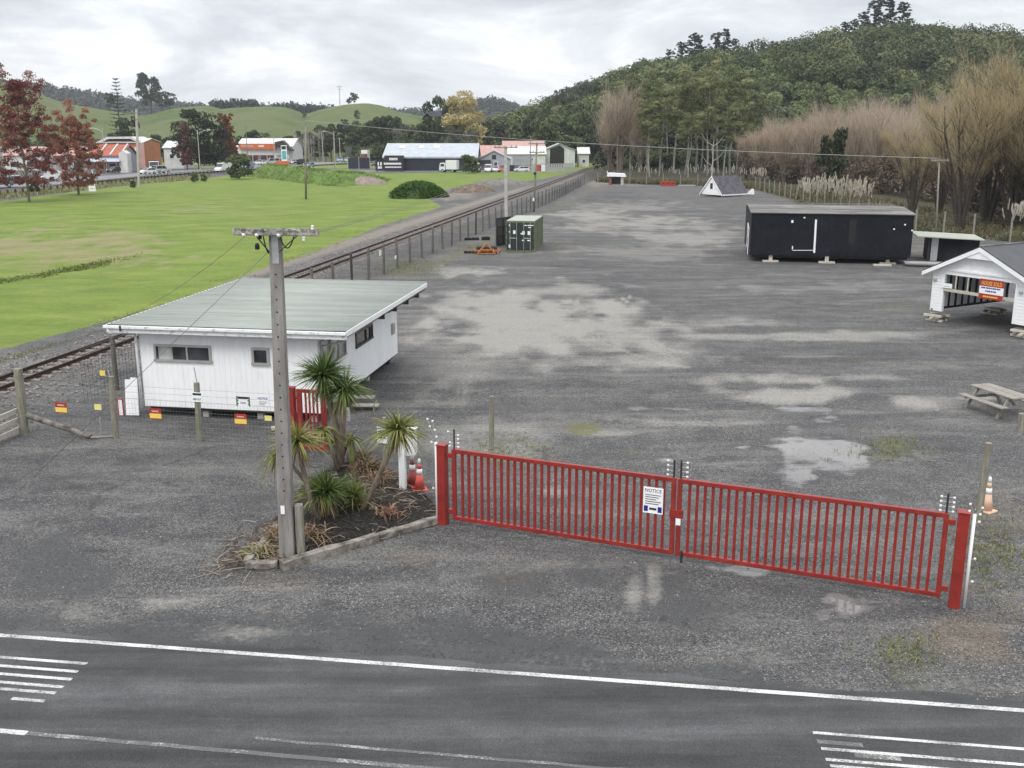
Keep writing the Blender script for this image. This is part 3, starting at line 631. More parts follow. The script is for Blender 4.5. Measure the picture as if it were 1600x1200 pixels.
mb = MB(); mb.bar((x0 - .015, y0, 3.23), (x0 - .015, y1, 3.29), .03, .17); mb.build('barge_board', M['white'], hut)
mb = MB(); mb.box(((x0 + x1) / 2, y1 + .02, 3.30), (x1 - x0, .04, .24)); mb.build('rear_fascia', M['galv'], hut)
mb = MB(); mb.box(((x0 + x1) / 2, (y0 + y1) / 2, 3.13), (x1 - x0 - .1, y1 - y0 - .1, .12)); mb.build('soffit', M['frame_dark'], hut)
for y_ in (3.9, 5.6, 7.3, 9.0):
    mb = MB(); mb.box((HW + .62, y_, 3.02), (1.15, .09, .16)); mb.build('rafter_end', M['frame_dark'], hut)
def window(parent, c, w_, h_, axis, mullions=(), fm=None, gm_=None, fw=.06):
    """framed window on a wall; axis 'x': faces -y, 'y': faces +x"""
    fm = fm or M['alu']; gm_ = gm_ or M['glass']; f_ = MB(); g_ = MB()
    def bx(mb_, u, z, su, sz, dep, th):
        if axis == 'x': mb_.box((c[0] + u, c[1] - dep, c[2] + z), (su, th, sz))
        else: mb_.box((c[0] + dep, c[1] + u, c[2] + z), (th, su, sz))
    bx(g_, 0, 0, w_ - fw, h_ - fw, .005, .012)
    bx(f_, 0, h_ / 2 - fw / 2, w_, fw, .03, .062); bx(f_, 0, -h_ / 2 + fw / 2, w_ + .05, fw, .036, .074)
    for s in (-1, 1): bx(f_, s * (w_ / 2 - fw / 2), 0, fw, h_ - 2 * fw, .03, .058)
    for m_ in mullions: bx(f_, m_ * w_, 0, fw * .8, h_ - 2 * fw, .028, .05)
    fo = f_.build('window', fm, parent); g_.build('pane', gm_, fo); return fo
a, b_ = hf(240.5, 537), hf(331.5, 567)
window(hut, ((a.x + b_.x) / 2, 0, (a.z + b_.z) / 2), b_.x - a.x, a.z - b_.z, 'x', (.08,), fw=.075)
a, b_ = hf(393, 542.5), hf(422, 571)
window(hut, ((a.x + b_.x) / 2, 0, (a.z + b_.z) / 2), b_.x - a.x, a.z - b_.z, 'x', fw=.085)
mb = MB()   # things seen behind the long pane
fo = [o for o in hut.children if o.name.startswith('window')][0]
a, b_ = hf(247, 539), hf(271, 564); mb.box(((a.x + b_.x) / 2, -.0135, (a.z + b_.z) / 2), (b_.x - a.x, .004, a.z - b_.z)); mb.build('curtain', M['glass_pale'], fo)
a = hr(554.5, 520); a2 = hr(554.7, 545); b_ = hr(580.5, 505); b2 = hr(580, 529)
window(hut, (HW, (a.y + b_.y) / 2, (a.z + a2.z + b_.z + b2.z) / 4), b_.y - a.y, ((a.z - a2.z) + (b_.z - b2.z)) / 2, 'y', (.1, .36), fm=M['frame_dark'], fw=.07)
a = hr(612, 480); window(hut, (HW, a.y - .1, 2.62), 1.1, .5, 'y', fm=M['frame_dark'], fw=.06)
# glazed door with drawn curtain, near end of the side wall
ya, yb = max(.15, hr(500, 560).y), hr(540, 560).y
window(hut, (HW, (ya + yb) / 2, 2.3), max(1.2, yb - ya), 1.0, 'y', (-.12, .2), fm=M['alu'], gm_=M['glass_pale'])
mb = MB(); mb.tube([(-.76, y0 - .06, 3.2), (-.74, y0 - .05, 3.05), (-.12, -.1, 2.95), (-.06, -.09, 2.8), (-.06, -.09, .3)], .05, 8); mb.build('downpipe', M['gutter'], hut, smooth=True)
mb = MB(); mb.tube([(x1 - .1, y0 - .06, 3.2), (x1 - .12, y0 + .1, 2.95), (HW + .08, .25, 2.65), (HW + .08, .25, .5)], .045, 8); mb.build('downpipe', M['galv'], hut, smooth=True)
for py in (492 + 34, 492 + 41):
    a = hr(612.5, py - 16); mb = MB(); mb.box((HW + .05, a.y, a.z), (.1, .3, .28)); mb.build('wall_vent', M['alu'], hut, bevel=.02)
mb = MB(); a = hf(189, 513, .6); mb.box((a.x, y0 - .135, a.z), (.07, .01, .2)); mb.build('gutter_bracket', M['dark'], hut)
tb = tag(MB().box(HL + N * -.28 + U * -.12 + Vector((0, 0, .72)), (.26, .03, 1.32), Matrix.Rotation(-ANG, 3, 'Z') @ Matrix.Rotation(R(-4), 3, 'X')).build('leaning_board', M['white'], bevel=.004), 'narrow white board propped upright beside the downpipe at the hut corner', 'board')
tb = tag(MB().box(HL + N * -.55 + U * -.05 + Vector((0, 0, .66)), (.24, .03, 1.25), Matrix.Rotation(-ANG, 3, 'Z') @ Matrix.Rotation(R(-6), 3, 'X')).build('leaning_board', M['white'], bevel=.004), 'outermost narrow white board leaning at the hut corner, next to the red edged one', 'board')
fr = thing('leaning_board', 'little white board with red edging propped beside the leaning white panels', 'board', HL + N * -.86 + U * -.1, -ANG)
mb = MB()
for s in (-.09, .09): mb.box((s, 0, .3), (.03, .03, .6))
mb.box((0, 0, .6), (.21, .03, .03)); mb.build('border', M['sign_red'], fr); mb = MB(); mb.box((0, .004, .3), (.15, .012, .56)); mb.build('sheet', M['sign_white'], fr)
# steps by the side of the hut
stp = thing('timber_step', 'pale two-tread timber step on the gravel by the side of the white hut', 'step', P(570, 640), -ANG + .15)
mb = MB(); mb.box((.0, .0, .17), (1.0, .34, .045)); mb.build('tread', M['pale_timber'], stp, bevel=.006)
mb = MB(); mb.box((-.2, .42, .36), (1.0, .34, .045)); mb.build('tread', M['pale_timber'], stp, bevel=.006)
for xx in (-.62, .44):
    mb = MB(); mb.box((xx * .8, .2, .1), (.05, .85, .2)); mb.build('side_board', M['grey_timber'], stp)
tag(MB().box(P(441, 672) + Vector((0, 0, .08)), (.7, .22, .1), Matrix.Rotation(.25, 3, 'Z')).build('timber_offcut', M['pale_timber'], bevel=.01), 'pale timber offcut lying at the front edge of the hut behind the utility pole', 'timber')
# ------------------------------------------------------------------ red double gate
GA, GB = P(693, 818), P(1490, 947)
GD = (GB - GA).normalized(); GRZ = math.atan2(GD.y, GD.x); GL = (GB - GA).length
def gate_post(p, label):
    t_ = thing('gate_post', label, 'gate post', p, GRZ, 'posts of the red double gate')
    MB().box((0, 0, 1.02), (.22, .22, 2.08)).build('shaft', M['red'], t_, bevel=.012)
    MB().box((0, 0, 2.075), (.26, .26, .03)).build('cap', M['red'], t_, bevel=.008)
    return t_
gate_post(GA, 'stout red gate post beside the mulched planting bed and traffic cones'); gate_post(GB, 'stout red gate post at the open gravel end with the white pole beside it')
LEAF = (GL - .24 - .26) / 2 - .04
def gate_leaf(name_label, origin, side):
    t_ = thing('gate_leaf', name_label, 'gate', origin, GRZ, 'leaves of the red double gate')
    L, zl, zh = LEAF, .16, 2.0
    MB().box((L / 2, 0, zh - .05), (L, .09, .10)).build('top_rail', M['red'], t_, bevel=.008)
    MB().box((L / 2, 0, zl + .05), (L, .09, .10)).build('bottom_rail', M['red'], t_, bevel=.008)
    for x in (.05, L - .05): MB().box((x, 0, (zl + zh) / 2), (.10, .085, zh - zl - .2)).build('stile', M['red'], t_, bevel=.008)
    n_ = 30; first = None
    for i in range(n_):
        x = .1 + (L - .2) * (i + 1) / (n_ + 1)
        if first is None:
            me = MB().box((0, 0, 0), (.062, .05, zh - zl - .2)).mesh('bar'); me.materials.append(M['red']); first = me
        o = link('bar', first, t_); o.location = (x, 0, (zl + zh) / 2)
    hx = 0 if side < 0 else L
    for z in (zl + .2, zh - .18):
        MB().box((hx + side * .06, 0, z), (.14, .07, .12)).build('hinge', M['red'], t_, bevel=.01)
    return t_
ga = gate_leaf('red barred gate leaf carrying the NOTICE sign, hinged at the planting bed', GA + GD * .27, -1)
gb_o = GB - GD * (.27 + LEAF)
gb = gate_leaf('red barred gate leaf without a sign, hinged at the open gravel end', gb_o, 1)
MB().box((LEAF + .03, 0, 1.16), (.30, .12, .20)).build('latch_box', M['red'], ga, bevel=.01)
MB().box((.05, -.055, .98), (.11, .02, .16)).build('padlock_plate', M['sign_white'], gb, bevel=.004)
MB().tube([(.16, -.06, .30), (.16, -.06, .02)], .03, 8).build('drop_bolt', M['dark'], gb)
def insul(p, label, rod_h, lists):
    t_ = thing('insulator_bracket', label, 'insulator', p, GRZ, 'electric fence insulators on the gate')
    MB().tube([(0, 0, -.05), (0, 0, rod_h)], .022, 8).build('rod', M['dark'], t_)
    me = MB().lathe([(.014, -.025), (.032, -.015), (.022, 0), (.032, .015), (.014, .025)], 10).mesh('insulator'); me.materials.append(M['ceramic'])
    for x, z in lists:
        o = link('insulator', me, t_); o.location = (x, 0, z); o.rotation_euler = (0, math.pi / 2, 0)
    mb = MB()
    for x, z in lists: mb.tube([(0, 0, z), (x, 0, z)], .008, 5)
    mb.build('arm', M['galv'], t_); return t_
zt_ = 2.0
INS4 = [(.11, .06 + .1 * i) for i in range(4)]
insul(GA + GD * .33 + UP * zt_, 'rod of white insulators on the gate leaf next to the red post by the bed', .5, INS4 + [(-.12, .06), (-.11, .15), (-.16, .42)])
insul(ga.location + GD * (LEAF - .06) + UP * zt_, 'rod of white insulators on the meeting stile of the signed gate leaf', .42, [(-.14, .05 + .11 * i) for i in range(4)])
insul(gb_o + GD * .06 + UP * zt_, 'rod of white insulators on the meeting stile of the unsigned gate leaf', .42, [(.14, .05 + .11 * i) for i in range(4)])
insul(GB - GD * .33 + UP * zt_, 'rod of white insulators above the hinge stile beside the outer red post', .42, [(s * .12, .04 + .1 * i) for i in range(4) for s in (-1, 1)])
def white_pole(p, label, h, offs):
    t_ = thing('white_pole', label, 'pole', p, GRZ, 'white fibreglass fence poles at the gate')
    MB().tube([(0, 0, 0), (0, 0, h)], .035, 10).build('tube', M['white'], t_, smooth=True)
    me = MB().lathe([(.014, -.025), (.032, -.015), (.022, 0), (.032, .015), (.014, .025)], 10).mesh('insulator'); me.materials.append(M['ceramic'])
    mb = MB()
    for x, z in offs:
        o = link('insulator', me, t_); o.location = (x, 0, z); o.rotation_euler = (0, math.pi / 2, 0); mb.bar((0, 0, min(z, h) - .03), (x, 0, z), .012)
    mb.build('arm', M['galv'], t_); return t_
white_pole(GA - GD * .17, 'slim white pole with staggered insulators against the red post by the planting bed', 2.12, [(-.12, 2.1), (.02, 2.25), (-.02, 2.42), (-.16, 2.5), (-.08, 2.64), (-.22, 2.68), (-.1, .9)])
white_pole(GB + GD * .19 + UP * 0, 'slim white pole with insulators on the gravel side of the outer red post', 2.05, [(.1, 1.9), (.1, 2.06), (.13, 2.2), (-.1, 2.1), (-.1, 2.25), (.1, 1.1), (.1, .6)])
# notice sign on the gate
c_ = hit(1020.5, 782, GA + Vector((0, 0, 0)) - Vector((-GD.y, GD.x, 0)) * .07, Vector((-GD.y, GD.x, 0)))
sign('notice_sign', 'white NOTICE sign with blue foot on the bars of the red gate leaf', 'sign', c_, GRZ, .46, .62, M['sign_white'],
     [(-.47, .30, .47, .47, M['sign_white']), (-.5, -.5, .5, -.45, M['sign_white']), (-.45, -.44, -.25, -.22, M['ink_blue']), (.25, -.44, .45, -.22, M['ink_blue'])] +
     [(-.4, .20 - .085 * i, .4 - .12 * (i % 3), .222 - .085 * i, M['ink']) for i in range(5)] + [(-.18, -.36, .18, -.28, M['ink'])],
     [('NOTICE', 0, .385, .82, .13, M['ink'])])
# lone posts
def leaning_post(p, top, r, label, mat=None):
    t_ = tag(MB().tube([p - UP * .1, p + (top - p) * .5, top], [r, r * .97, r * .92], 12).build('timber_post', mat or M['post_timber'], smooth=False), label, 'post'); return t_
p = P(1528, 817); leaning_post(p, XZ(1544.5, 692, p.y - .1), .085, 'leaning weathered timber post with mossy top beside the faded cone right of the gate')
p = P(768, 704); leaning_post(p, XZ(768.5, 619, p.y), .08, 'upright weathered timber post standing alone behind the signed gate leaf')
p = P(1596, 672); leaning_post(p, XZ(1597, 646, p.y), .12, 'short squat timber post beside the picnic table')
# ------------------------------------------------------------------ traffic cones
def cone(p, h, label, body, band, rz=0):
    t_ = thing('traffic_cone', label, 'traffic cone', p, rz, 'traffic cones')
    MB().box((0, 0, .025), (.40, .40, .05)).build('base', body, t_, bevel=.015)
    r = lambda z: .145 - .115 * (z / h)
    MB().lathe([(r(0), .05), (r(h * .52), h * .52)], 20).build('lower_body', body, t_, smooth=True)
    MB().lathe([(r(h * .52) + .004, h * .52), (r(h * .68) + .004, h * .68)], 20).build('reflective_band', band, t_, smooth=True)
    MB().lathe([(r(h * .68), h * .68), (r(h * .84), h * .84)], 20).build('upper_body', body, t_, smooth=True)
    MB().lathe([(r(h * .84) + .003, h * .84), (r(h * .97) + .003, h * .97), (.012, h)], 20).build('tip', band, t_, smooth=True)
    return t_
cone(P(656, 766), .92, 'bright red orange traffic cone nearest the red gate post', M['cone'], M['sign_white'], .3)
cone(P(645, 759), .92, 'darker red traffic cone between the white meter post and the brighter cone', M['cone_dull'], M['sign_white'], .1)
cone(P(1541, 799), .95, 'sun-bleached pale orange cone standing behind the leaning post', M['cone_pale'], M['sign_white'], .6)
# ------------------------------------------------------------------ white meter box on a post
p = P(630, 768)
mt = thing('meter_post', 'white square post carrying a white meter box at the back of the planting bed', 'meter post', p, -.2)
MB().box((0, 0, .78), (.17, .17, 1.56)).build('post', M['white'], mt, bevel=.008)
MB().box((.16, .16, 1.38), (.36, .30, .72)).build('box', M['white'], mt, bevel=.02)
MB().prism([(-.04, -.005, 1.742), (.36, -.005, 1.742), (.36, -.005, 1.76), (.16, -.005, 1.82), (-.04, -.005, 1.76)], (0, .33, 0)).build('box_lid', M['white'], mt, bevel=.006)
# ------------------------------------------------------------------ main utility pole
p = P(450, 872)
top = XZ(430, 357, p.y); top.y = p.y
pl = thing('utility_pole', 'weathered square utility pole with lichen covered crossarm in front of the hut', 'utility pole', p, 0)
tl = top - p
mb = MB()
sh = [(-.17, -.15), (.17, -.15), (.17, .15), (-.17, .15)]
vs_ = [Vector((x, y_, 0)) for x, y_ in sh] + [tl * .5 + Vector((x * .87, y_ * .87, 0)) for x, y_ in sh] + [tl + Vector((x * .72, y_ * .72, 0)) for x, y_ in sh]
mb.add(vs_, [(0, 1, 5, 4), (1, 2, 6, 5), (2, 3, 7, 6), (3, 0, 4, 7), (4, 5, 9, 8), (5, 6, 10, 9), (6, 7, 11, 10), (7, 4, 8, 11), (8, 9, 10, 11)])
mb.build('shaft', M['pole_front'], pl, bevel=.02)
mb = MB()
for i in range(22):
    f_ = .98 - i * .036; c_ = tl * f_
    mb.tube([c_ + Vector((0, -.15 * (1 - .28 * f_) + .003, 0)), c_ + Vector((0, -.15 * (1 - .28 * f_) - .004, 0))], .020, 8)
mb.build('bolt_hole', M['rubber'], pl)
mb = MB(); mb.box(tl + Vector((0, -.115, -.42)), (.14, .012, .62)); mb.build('number_strip', M['galv'], pl)
mb = MB(); mb.box(tl * .165 + Vector((-.04, -.163, 0)), (.09, .012, .2)); mb.build('tag', M['sign_white'], pl)
ax0, ax1 = XZ(364, 362.5, p.y - .22) - p, XZ(498, 364, p.y - .22) - p
arm = MB().bar(ax0, ax1, .11, .13).build('crossarm', M['lichen'], pl, bevel=.02)
mb = MB()
for i in range(70):
    f_ = random.random(); c_ = ax0.lerp(ax1, f_)
    mb.box(c_ + Vector((0, random.uniform(-.06, .06), .065)), (random.uniform(.03, .11), random.uniform(.03, .08), random.uniform(.015, .05)), Matrix.Rotation(random.random(), 3, 'Z'))
mb.build('lichen_crust', M['lichen'], arm)
for s, f_ in ((-1, .26), (1, .75)):
    MB().bar(ax0.lerp(ax1, f_) + Vector((0, .0, -.06)), Vector((tl.x + s * .10, -.2, tl.z - .48)), .045, .02).build('brace', M['dark'], pl)
me = MB().lathe([(.015, 0), (.034, .012), (.034, .035), (.022, .05), (.032, .062), (.032, .085), (.012, .10)], 12).mesh('insulator'); me.materials.append(M['ceramic'])
for f_ in (.14, .29, .545, .83, .93):
    o = link('insulator', me, pl); c_ = ax0.lerp(ax1, f_); o.location = c_ + Vector((0, -.07, -.07)); o.rotation_euler = (R(70 if f_ < .7 else 180), 0, 0)
    if f_ > .9: o.location = c_ + Vector((0, 0, .06)); o.rotation_euler = (0, 0, 0)
mb = MB()
def hang(a, b, sag, n=10): return [a.lerp(b, i / n) - UP * (sag * 4 * (i / n) * (1 - i / n)) for i in range(n + 1)]
mb.tube(hang(ax0.lerp(ax1, .55) + Vector((0, -.08, -.06)), ax0.lerp(ax1, .72) + Vector((0, -.08, -.05)), .26), .014, 6)
mb.tube(hang(ax0.lerp(ax1, .36) + Vector((0, -.08, -.06)), Vector((tl.x - .12, -.16, tl.z - .5)), .10), .014, 6)
mb.build('jumper_cable', M['rubber'], pl, smooth=True)
for dx, dz in ((-.36, -.36), (-.30, -.14)):
    MB().lathe([(.01, -.07), (.05, -.06), (.05, .03), (.02, .07)], 10, (tl.x + dx, -.18, tl.z + dz)).build('fuse_holder', M['rubber'], pl)
sp = tag(MB().box(p + Vector((.30, .05, .62)), (.17, .17, 1.36)).build('stub_post', M['grey_timber'], bevel=.015), 'short weathered timber stub strapped beside the foot of the front utility pole', 'post')
def wire(name, pts, r, label, mat, n=5):
    return tag(MB().tube(pts, r, n).build(name, mat, smooth=True), label, 'wire')
A_ = p + ax0.lerp(ax1, .16); E_ = Vector((A_.x - 17.0, A_.y + 3.0, 6.3))
wire('guy_wire', [p + tl * .955, P(20, 776, .5)], .007, 'thin stay wire running from the front pole down past the hut corner to the ground', M['wire'])
wire('service_wire', hang(p + ax0.lerp(ax1, .2), XZ(166, 508, HL.y) + Vector((.1, 0, .1)), .25), .006, 'thin service wire from the front crossarm down to the hut gutter', M['wire'])
for f_, lab in ((.90, 'upper'), (.97, 'lower')):
    a = p + ax0.lerp(ax1, f_); wire('power_line', hang(a, RF(111, -16.2, 8.4 + (.25 if lab == 'upper' else 0)), .9, 24), .007, lab + ' thin line from the front crossarm towards the concrete pole by the container', M['wire'])
# ------------------------------------------------------------------ netting fence between corner post and red pedestrian gate
FA, FB = P(35, 676), P(452, 705)
FD = (FB - FA).normalized(); FRZ = math.atan2(FD.y, FD.x); FL = (FB - FA).length; FNV = Vector((-FD.y, FD.x, 0))
fence = thing('netting_fence', 'wire netting fence on weathered posts in front of the white hut', 'fence', FA, FRZ)
def fpost(px, py, tx, ty, r, mat='post_timber', parent=fence, inv=None):
    b0 = P(px, py); t0 = XZ(tx, ty, b0.y); I = wm(parent).inverted()
    return MB().tube([I @ (b0 - UP * .1), I @ (b0.lerp(t0, .5)), I @ t0], [r, r * .96, r * .9], 12).build('post', M[mat], parent)
fpost(38, 677, 28, 576, .15); fpost(181, 684, 173, 588, .10); fpost(312, 690, 307, 598, .10)
for x0_, y0_, x1_, y1_ in ((33, 578, 32, 560), (172, 590, 168, 578), (308, 598, 303, 574)):
    b0 = P({33: 38, 172: 181, 308: 312}[x0_], {33: 677, 172: 684, 308: 690}[x0_]); I = wm(fence).inverted()
    MB().tube([I @ XZ(x0_, y0_, b0.y), I @ XZ(x1_, y1_, b0.y)], .018, 6).build('extension_rod', M['galv'], fence)
mb = MB()
for z in [.03, .12, .22, .33, .46, .6, .76, .92, 1.08, 1.24, 1.40]: mb.tube([(0, -.09, z), (FL, -.09, z)], .0028, 4, False)
for z in (1.42, 1.62, 1.82): mb.tube([(0, -.09, z), (FL, -.09, z)], .004, 4, False)
k = int(FL / .11)
for i in range(k): mb.tube([(i * .11, -.09, .03), (i * .11, -.09, 1.40)], .0024, 4, False)
mb.build('netting', M['wire'], fence)
bstay = MB().tube([wm(fence).inverted() @ (P(42, 676) + UP * .62), wm(fence).inverted() @ (P(142, 686) + UP * .08)], [.10, .075], 10).build('stay_log', M['mulch_wood'], fence)
MB().tube([wm(fence).inverted() @ (P(142, 686) + UP * .05), wm(fence).inverted() @ (P(180, 684) + UP * .05)], .035, 8).build('foot_rail', M['grey_timber_x'], fence)
MB().tube([wm(fence).inverted() @ P(159, 681), wm(fence).inverted() @ XZ(156, 653, P(159, 681).y)], .03, 8).build('steel_standard', M['galv'], fence)
# timber rail fence leaving the corner post to the left
rf = thing('rail_fence', 'pale timber rail fence leaving the corner post at the left edge', 'fence', FA, 0)
for i in range(4):
    a = UP * (XZ(30, 640 + 14.5 * i, FA.y).z); b_ = P(-75, 726) - FA + a
    MB().bar(a, b_, .05, .17).build('rail', M['pale_timber'], rf, bevel=.004)
MB().tube([P(-75, 725) - FA + UP * 1.3, P(-75, 725) - FA], .09, 10).build('post', M['post_timber'], rf)
# signs hanging on the fence
def fsign(name, label, px, py, wpx, hpx, mat, bands=(), texts=(), off=.11, group=None):
    c_ = hit(px, py, FA - FNV * off, FNV); s_ = ppm(c_.y)
    return sign(name, label, 'sign', c_, FRZ, wpx / s_, hpx / s_, mat, bands, texts, group)
RY = [(-.5, -.42, .5, .02, M['sign_yellow'])]
for i, (px, py, lab) in enumerate(((95.5, 637, 'red and yellow warning sign on the netting left of the hut, above the log stay'), (243, 646.5, 'red and yellow warning sign on the netting at the left corner of the hut'), (376, 655, 'red and yellow warning sign on the netting under the green chevron sign'))):
    fsign('warning_sign', lab, px, py, 20, 17, M['sign_red'], RY, [('WARNING', 0, .24, .6, .16, M['sign_white'])], group='warning signs on the netting')
fsign('warning_plate', 'small plain yellow plate on the netting left of the hut', 153, 636, 12, 9, M['sign_pale_yellow'])
fsign('warning_plate', 'small plain yellow plate low on the netting beside the utility pole', 419, 653.5, 12, 8, M['sign_pale_yellow'])
fsign('warning_plate', 'small rusty yellow plate on top of a fence post between track and hut', 160, 583, 9, 8, M['sign_yellow'])
fsign('keep_out_sign', 'small white KEEP OUT sign on the fence post in front of the hut', 308, 620.5, 17, 15, M['sign_white'], [(-.42, .2, .42, .42, M['ink'])], [('KEEP OUT', 0, -.22, .8, .2, M['ink'])], off=.14)
s_ = [(-.5, -.5 + .17 * i, -.40 + (.06 if i % 2 else 0), -.36 + .17 * i, M['ink_green']) for i in range(6)] + [(.40 - (.06 if i % 2 else 0), -.5 + .17 * i, .5, -.36 + .17 * i, M['ink_green']) for i in range(6)] + [(-.36, .26, .36, .48, M['ink'])]
fsign('chevron_sign', 'white sign with green chevron edges and dark heading on the netting', 380, 627, 23, 15.5, M['sign_white'], s_ + [(-.2, -.1 - .12 * i, .2, -.07 - .12 * i, M['ink']) for i in range(2)])
fsign('notice_sign', 'white NOTICE sign with dark heading on the netting beside the utility pole', 411, 627, 19, 15, M['sign_white'], [(-.35, -.08 - .16 * i, .35 - .1 * i, -.04 - .16 * i, M['ink']) for i in range(3)], [('NOTICE', 0, .3, .85, .26, M['ink_blue'])])
# red pedestrian gate
pg0 = P(459, 707); pg1 = P(513, 711); gd = (pg1 - pg0).normalized(); grz = math.atan2(gd.y, gd.x)
gp = thing('gate_post', 'slim-gate red post just right of the front utility pole, in front of the hut', 'gate post', pg0, grz)
MB().box((0, 0, 1.03), (.27, .2, 2.06)).build('shaft', M['red'], gp, bevel=.01); MB().box((0, 0, 2.07), (.29, .22, .03)).build('cap', M['red'], gp)
wgt = thing('pedestrian_gate', 'narrow red barred pedestrian gate half hidden by the cabbage tree', 'gate', pg0 + gd * .2, grz)
wl = (pg1 - pg0).length - .2
MB().box((wl / 2, 0, 1.98), (wl, .09, .10)).build('top_rail', M['red'], wgt, bevel=.006); MB().box((wl / 2, 0, .2), (wl, .09, .10)).build('bottom_rail', M['red'], wgt, bevel=.006)
for x in (.08, wl - .08): MB().box((x, 0, 1.09), (.16, .08, 1.68)).build('stile', M['red'], wgt, bevel=.006)
for i in range(4): MB().box((.16 + (wl - .32) * (i + 1) / 5, 0, 1.09), (.05, .045, 1.68)).build('bar', M['red'], wgt)
MB().box((-.03, 0, 1.75), (.1, .06, .08)).build('hinge', M['red'], wgt); MB().box((-.03, 0, .4), (.1, .06, .08)).build('hinge', M['red'], wgt)
# sign on its post behind the bed
p = P(603, 748); leaning_post(p, XZ(600, 652, p.y), .07, 'grey timber post carrying the small white sign behind the planting bed')
c_ = XZ(597, 680, p.y - .13); sign('notice_sign', 'small tilted white sign on the post behind the planting bed', 'sign', c_, -.35, .30, .46, M['sign_white'], [(-.38, .2 - .2 * i, .36 - .1 * (i % 2), .29 - .2 * i, M['ink']) for i in range(3)])
c_ = XZ(541.5, 647, P(541, 712).y - .2); sign('notice_sign', 'small white sign seen behind the tall cabbage tree trunks', 'sign', c_, -.3, .22, .42, M['sign_white'], [(-.38, .2 - .2 * i, .3, .26 - .2 * i, M['alu']) for i in range(3)])
leaning_post(P(540, 716), XZ(540.5, 640, P(540, 716).y - .05), .035, 'thin steel post behind the tall cabbage tree carrying a small white sign', M['galv'])
# ------------------------------------------------------------------ railway
trk = thing('railway_track', 'rusty narrow gauge railway track on pale concrete sleepers along the fence', 'railway track', RF(0, -25.14, 0), -ANG)
S0, S1 = 8, 345
def rail(tl_):
    mb = MB(); pr = [(-.065, .0), (.065, .0), (.065, .02), (.012, .035), (.012, .10), (.035, .115), (.035, .15), (-.035, .15), (-.035, .115), (-.012, .10), (-.012, .035), (-.065, .02)]
    mb.prism([(tl_ + x, S0, .20 + z) for x, z in pr], (0, S1 - S0, 0)); return mb.build('rail', M['rust'], trk)
rail(-.535); rail(.535)
mb = MB(); s_ = S0
while s_ < S1: mb.box((random.uniform(-.03, .03), s_, .13), (1.95, .22, .16), Matrix.Rotation(random.uniform(-.02, .02), 3, 'Z')); s_ += .68
so_ = mb.build('sleepers', M['sleeper'], trk); so_['kind'] = 'stuff'
# loose ballast stones over the shoulders (stuff)
nb = 9000
s_ = 20 + 90 * rng.random(nb) ** 1.4; tt = -25.14 + rng.normal(size=nb) * 1.7
ok = np.abs(np.abs(tt + 25.14) - .535) > .08; s_, tt = s_[ok], tt[ok]; nb = len(s_)
cz = .02 + .18 * np.exp(-((tt + 25.1) / 2.6) ** 4)
base_ = np.stack([s_ * U.x + tt * N.x, s_ * U.y + tt * N.y, cz], 1)
oct_ = np.array([[1, 0, 0], [0, 1, 0], [-1, 0, 0], [0, -1, 0], [0, 0, .8], [0, 0, -.8]], float)
sz = .03 + .04 * rng.random((nb, 1, 1))
vv = base_[:, None, :] + (oct_[None] * (1 + .5 * (rng.random((nb, 6, 3)) - .5))) * sz
tri = np.array([[0, 1, 4], [1, 2, 4], [2, 3, 4], [3, 0, 4]])
bs = np_mesh('ballast_stones', vv.reshape(-1, 3), (np.arange(nb)[:, None, None] * 6 + tri[None]).reshape(-1, 3), np.repeat(rng.random(nb), 4), leafmat('ballast_stone', [(.05, .048, .048), (.12, .115, .11), (.28, .26, .25)], 0, .9))
tag(link('ballast_stones', bs), 'loose grey ballast stones along the railway track', 'ballast', kind='stuff')
# long fence beside the railway
M['fence_post'] = wood('dark_fence_post', (.075, .07, .062), (.20, .19, .165))
rfn = thing('trackside_fence', 'long wire netting fence on grey posts running beside the railway line', 'fence', RF(0, 0), -ANG)
def ft(s): return -20.9 + 2.9 * max(0, min(1, (s - 30) / 120))
pme = MB().tube([(0, 0, -.1), (0, 0, 2.1)], [.10, .09], 8).mesh('post'); pme.materials.append(M['fence_post'])
pmd = MB().tube([(0, 0, -.1), (0, 0, 2.3)], [.09, .085], 8).mesh('post'); pmd.materials.append(M['frame_dark'])
ss = [34.2, 39.3] + [44.5 + 3.35 * i for i in range(82)]
ss = [s for s in ss if s < 318]
for i, s_ in enumerate(ss):
    o = link('post', pmd if i % 11 == 7 else pme, rfn); o.location = (ft(s_), s_, 0); o.rotation_euler = (random.uniform(-.025, .025), random.uniform(-.03, .03), random.random() * 6); o.scale = (1, 1, random.uniform(.93, 1.06))
mb = MB()
def seg(s0, s1, z, r):
    n_ = max(1, int((s1 - s0) / 6)); mb.tube([(ft(s0 + (s1 - s0) * i / n_) + .08, s0 + (s1 - s0) * i / n_, z) for i in range(n_ + 1)], r, 3, False)
for z in (.05, .2, .35, .5, .65, .8, .95, 1.1, 1.25, 1.4, 1.55): seg(32, 318, z, .006)
for z in (1.8, 2.02): seg(32, 318, z, .016)
s_ = 32
while s_ < 200: mb.tube([(ft(s_) + .08, s_, .05), (ft(s_) + .08, s_, 1.55)], .0055, 3, False); s_ += .22
mb.build('netting', M['dark'], rfn)
for px, py, h_ in ((594, 395, 9), (618, 402, 5)):
    c_ = hit(px, py, RF(0, -19.5), N); sign('fence_tag', 'white tag tied to the trackside netting, the larger one' if h_ == 9 else 'white tag tied to the trackside netting, the smaller one', 'tag', c_, -ANG + math.pi / 2, 3.5 / ppm(c_.y) * 3, h_ / ppm(c_.y), M['sign_white'])
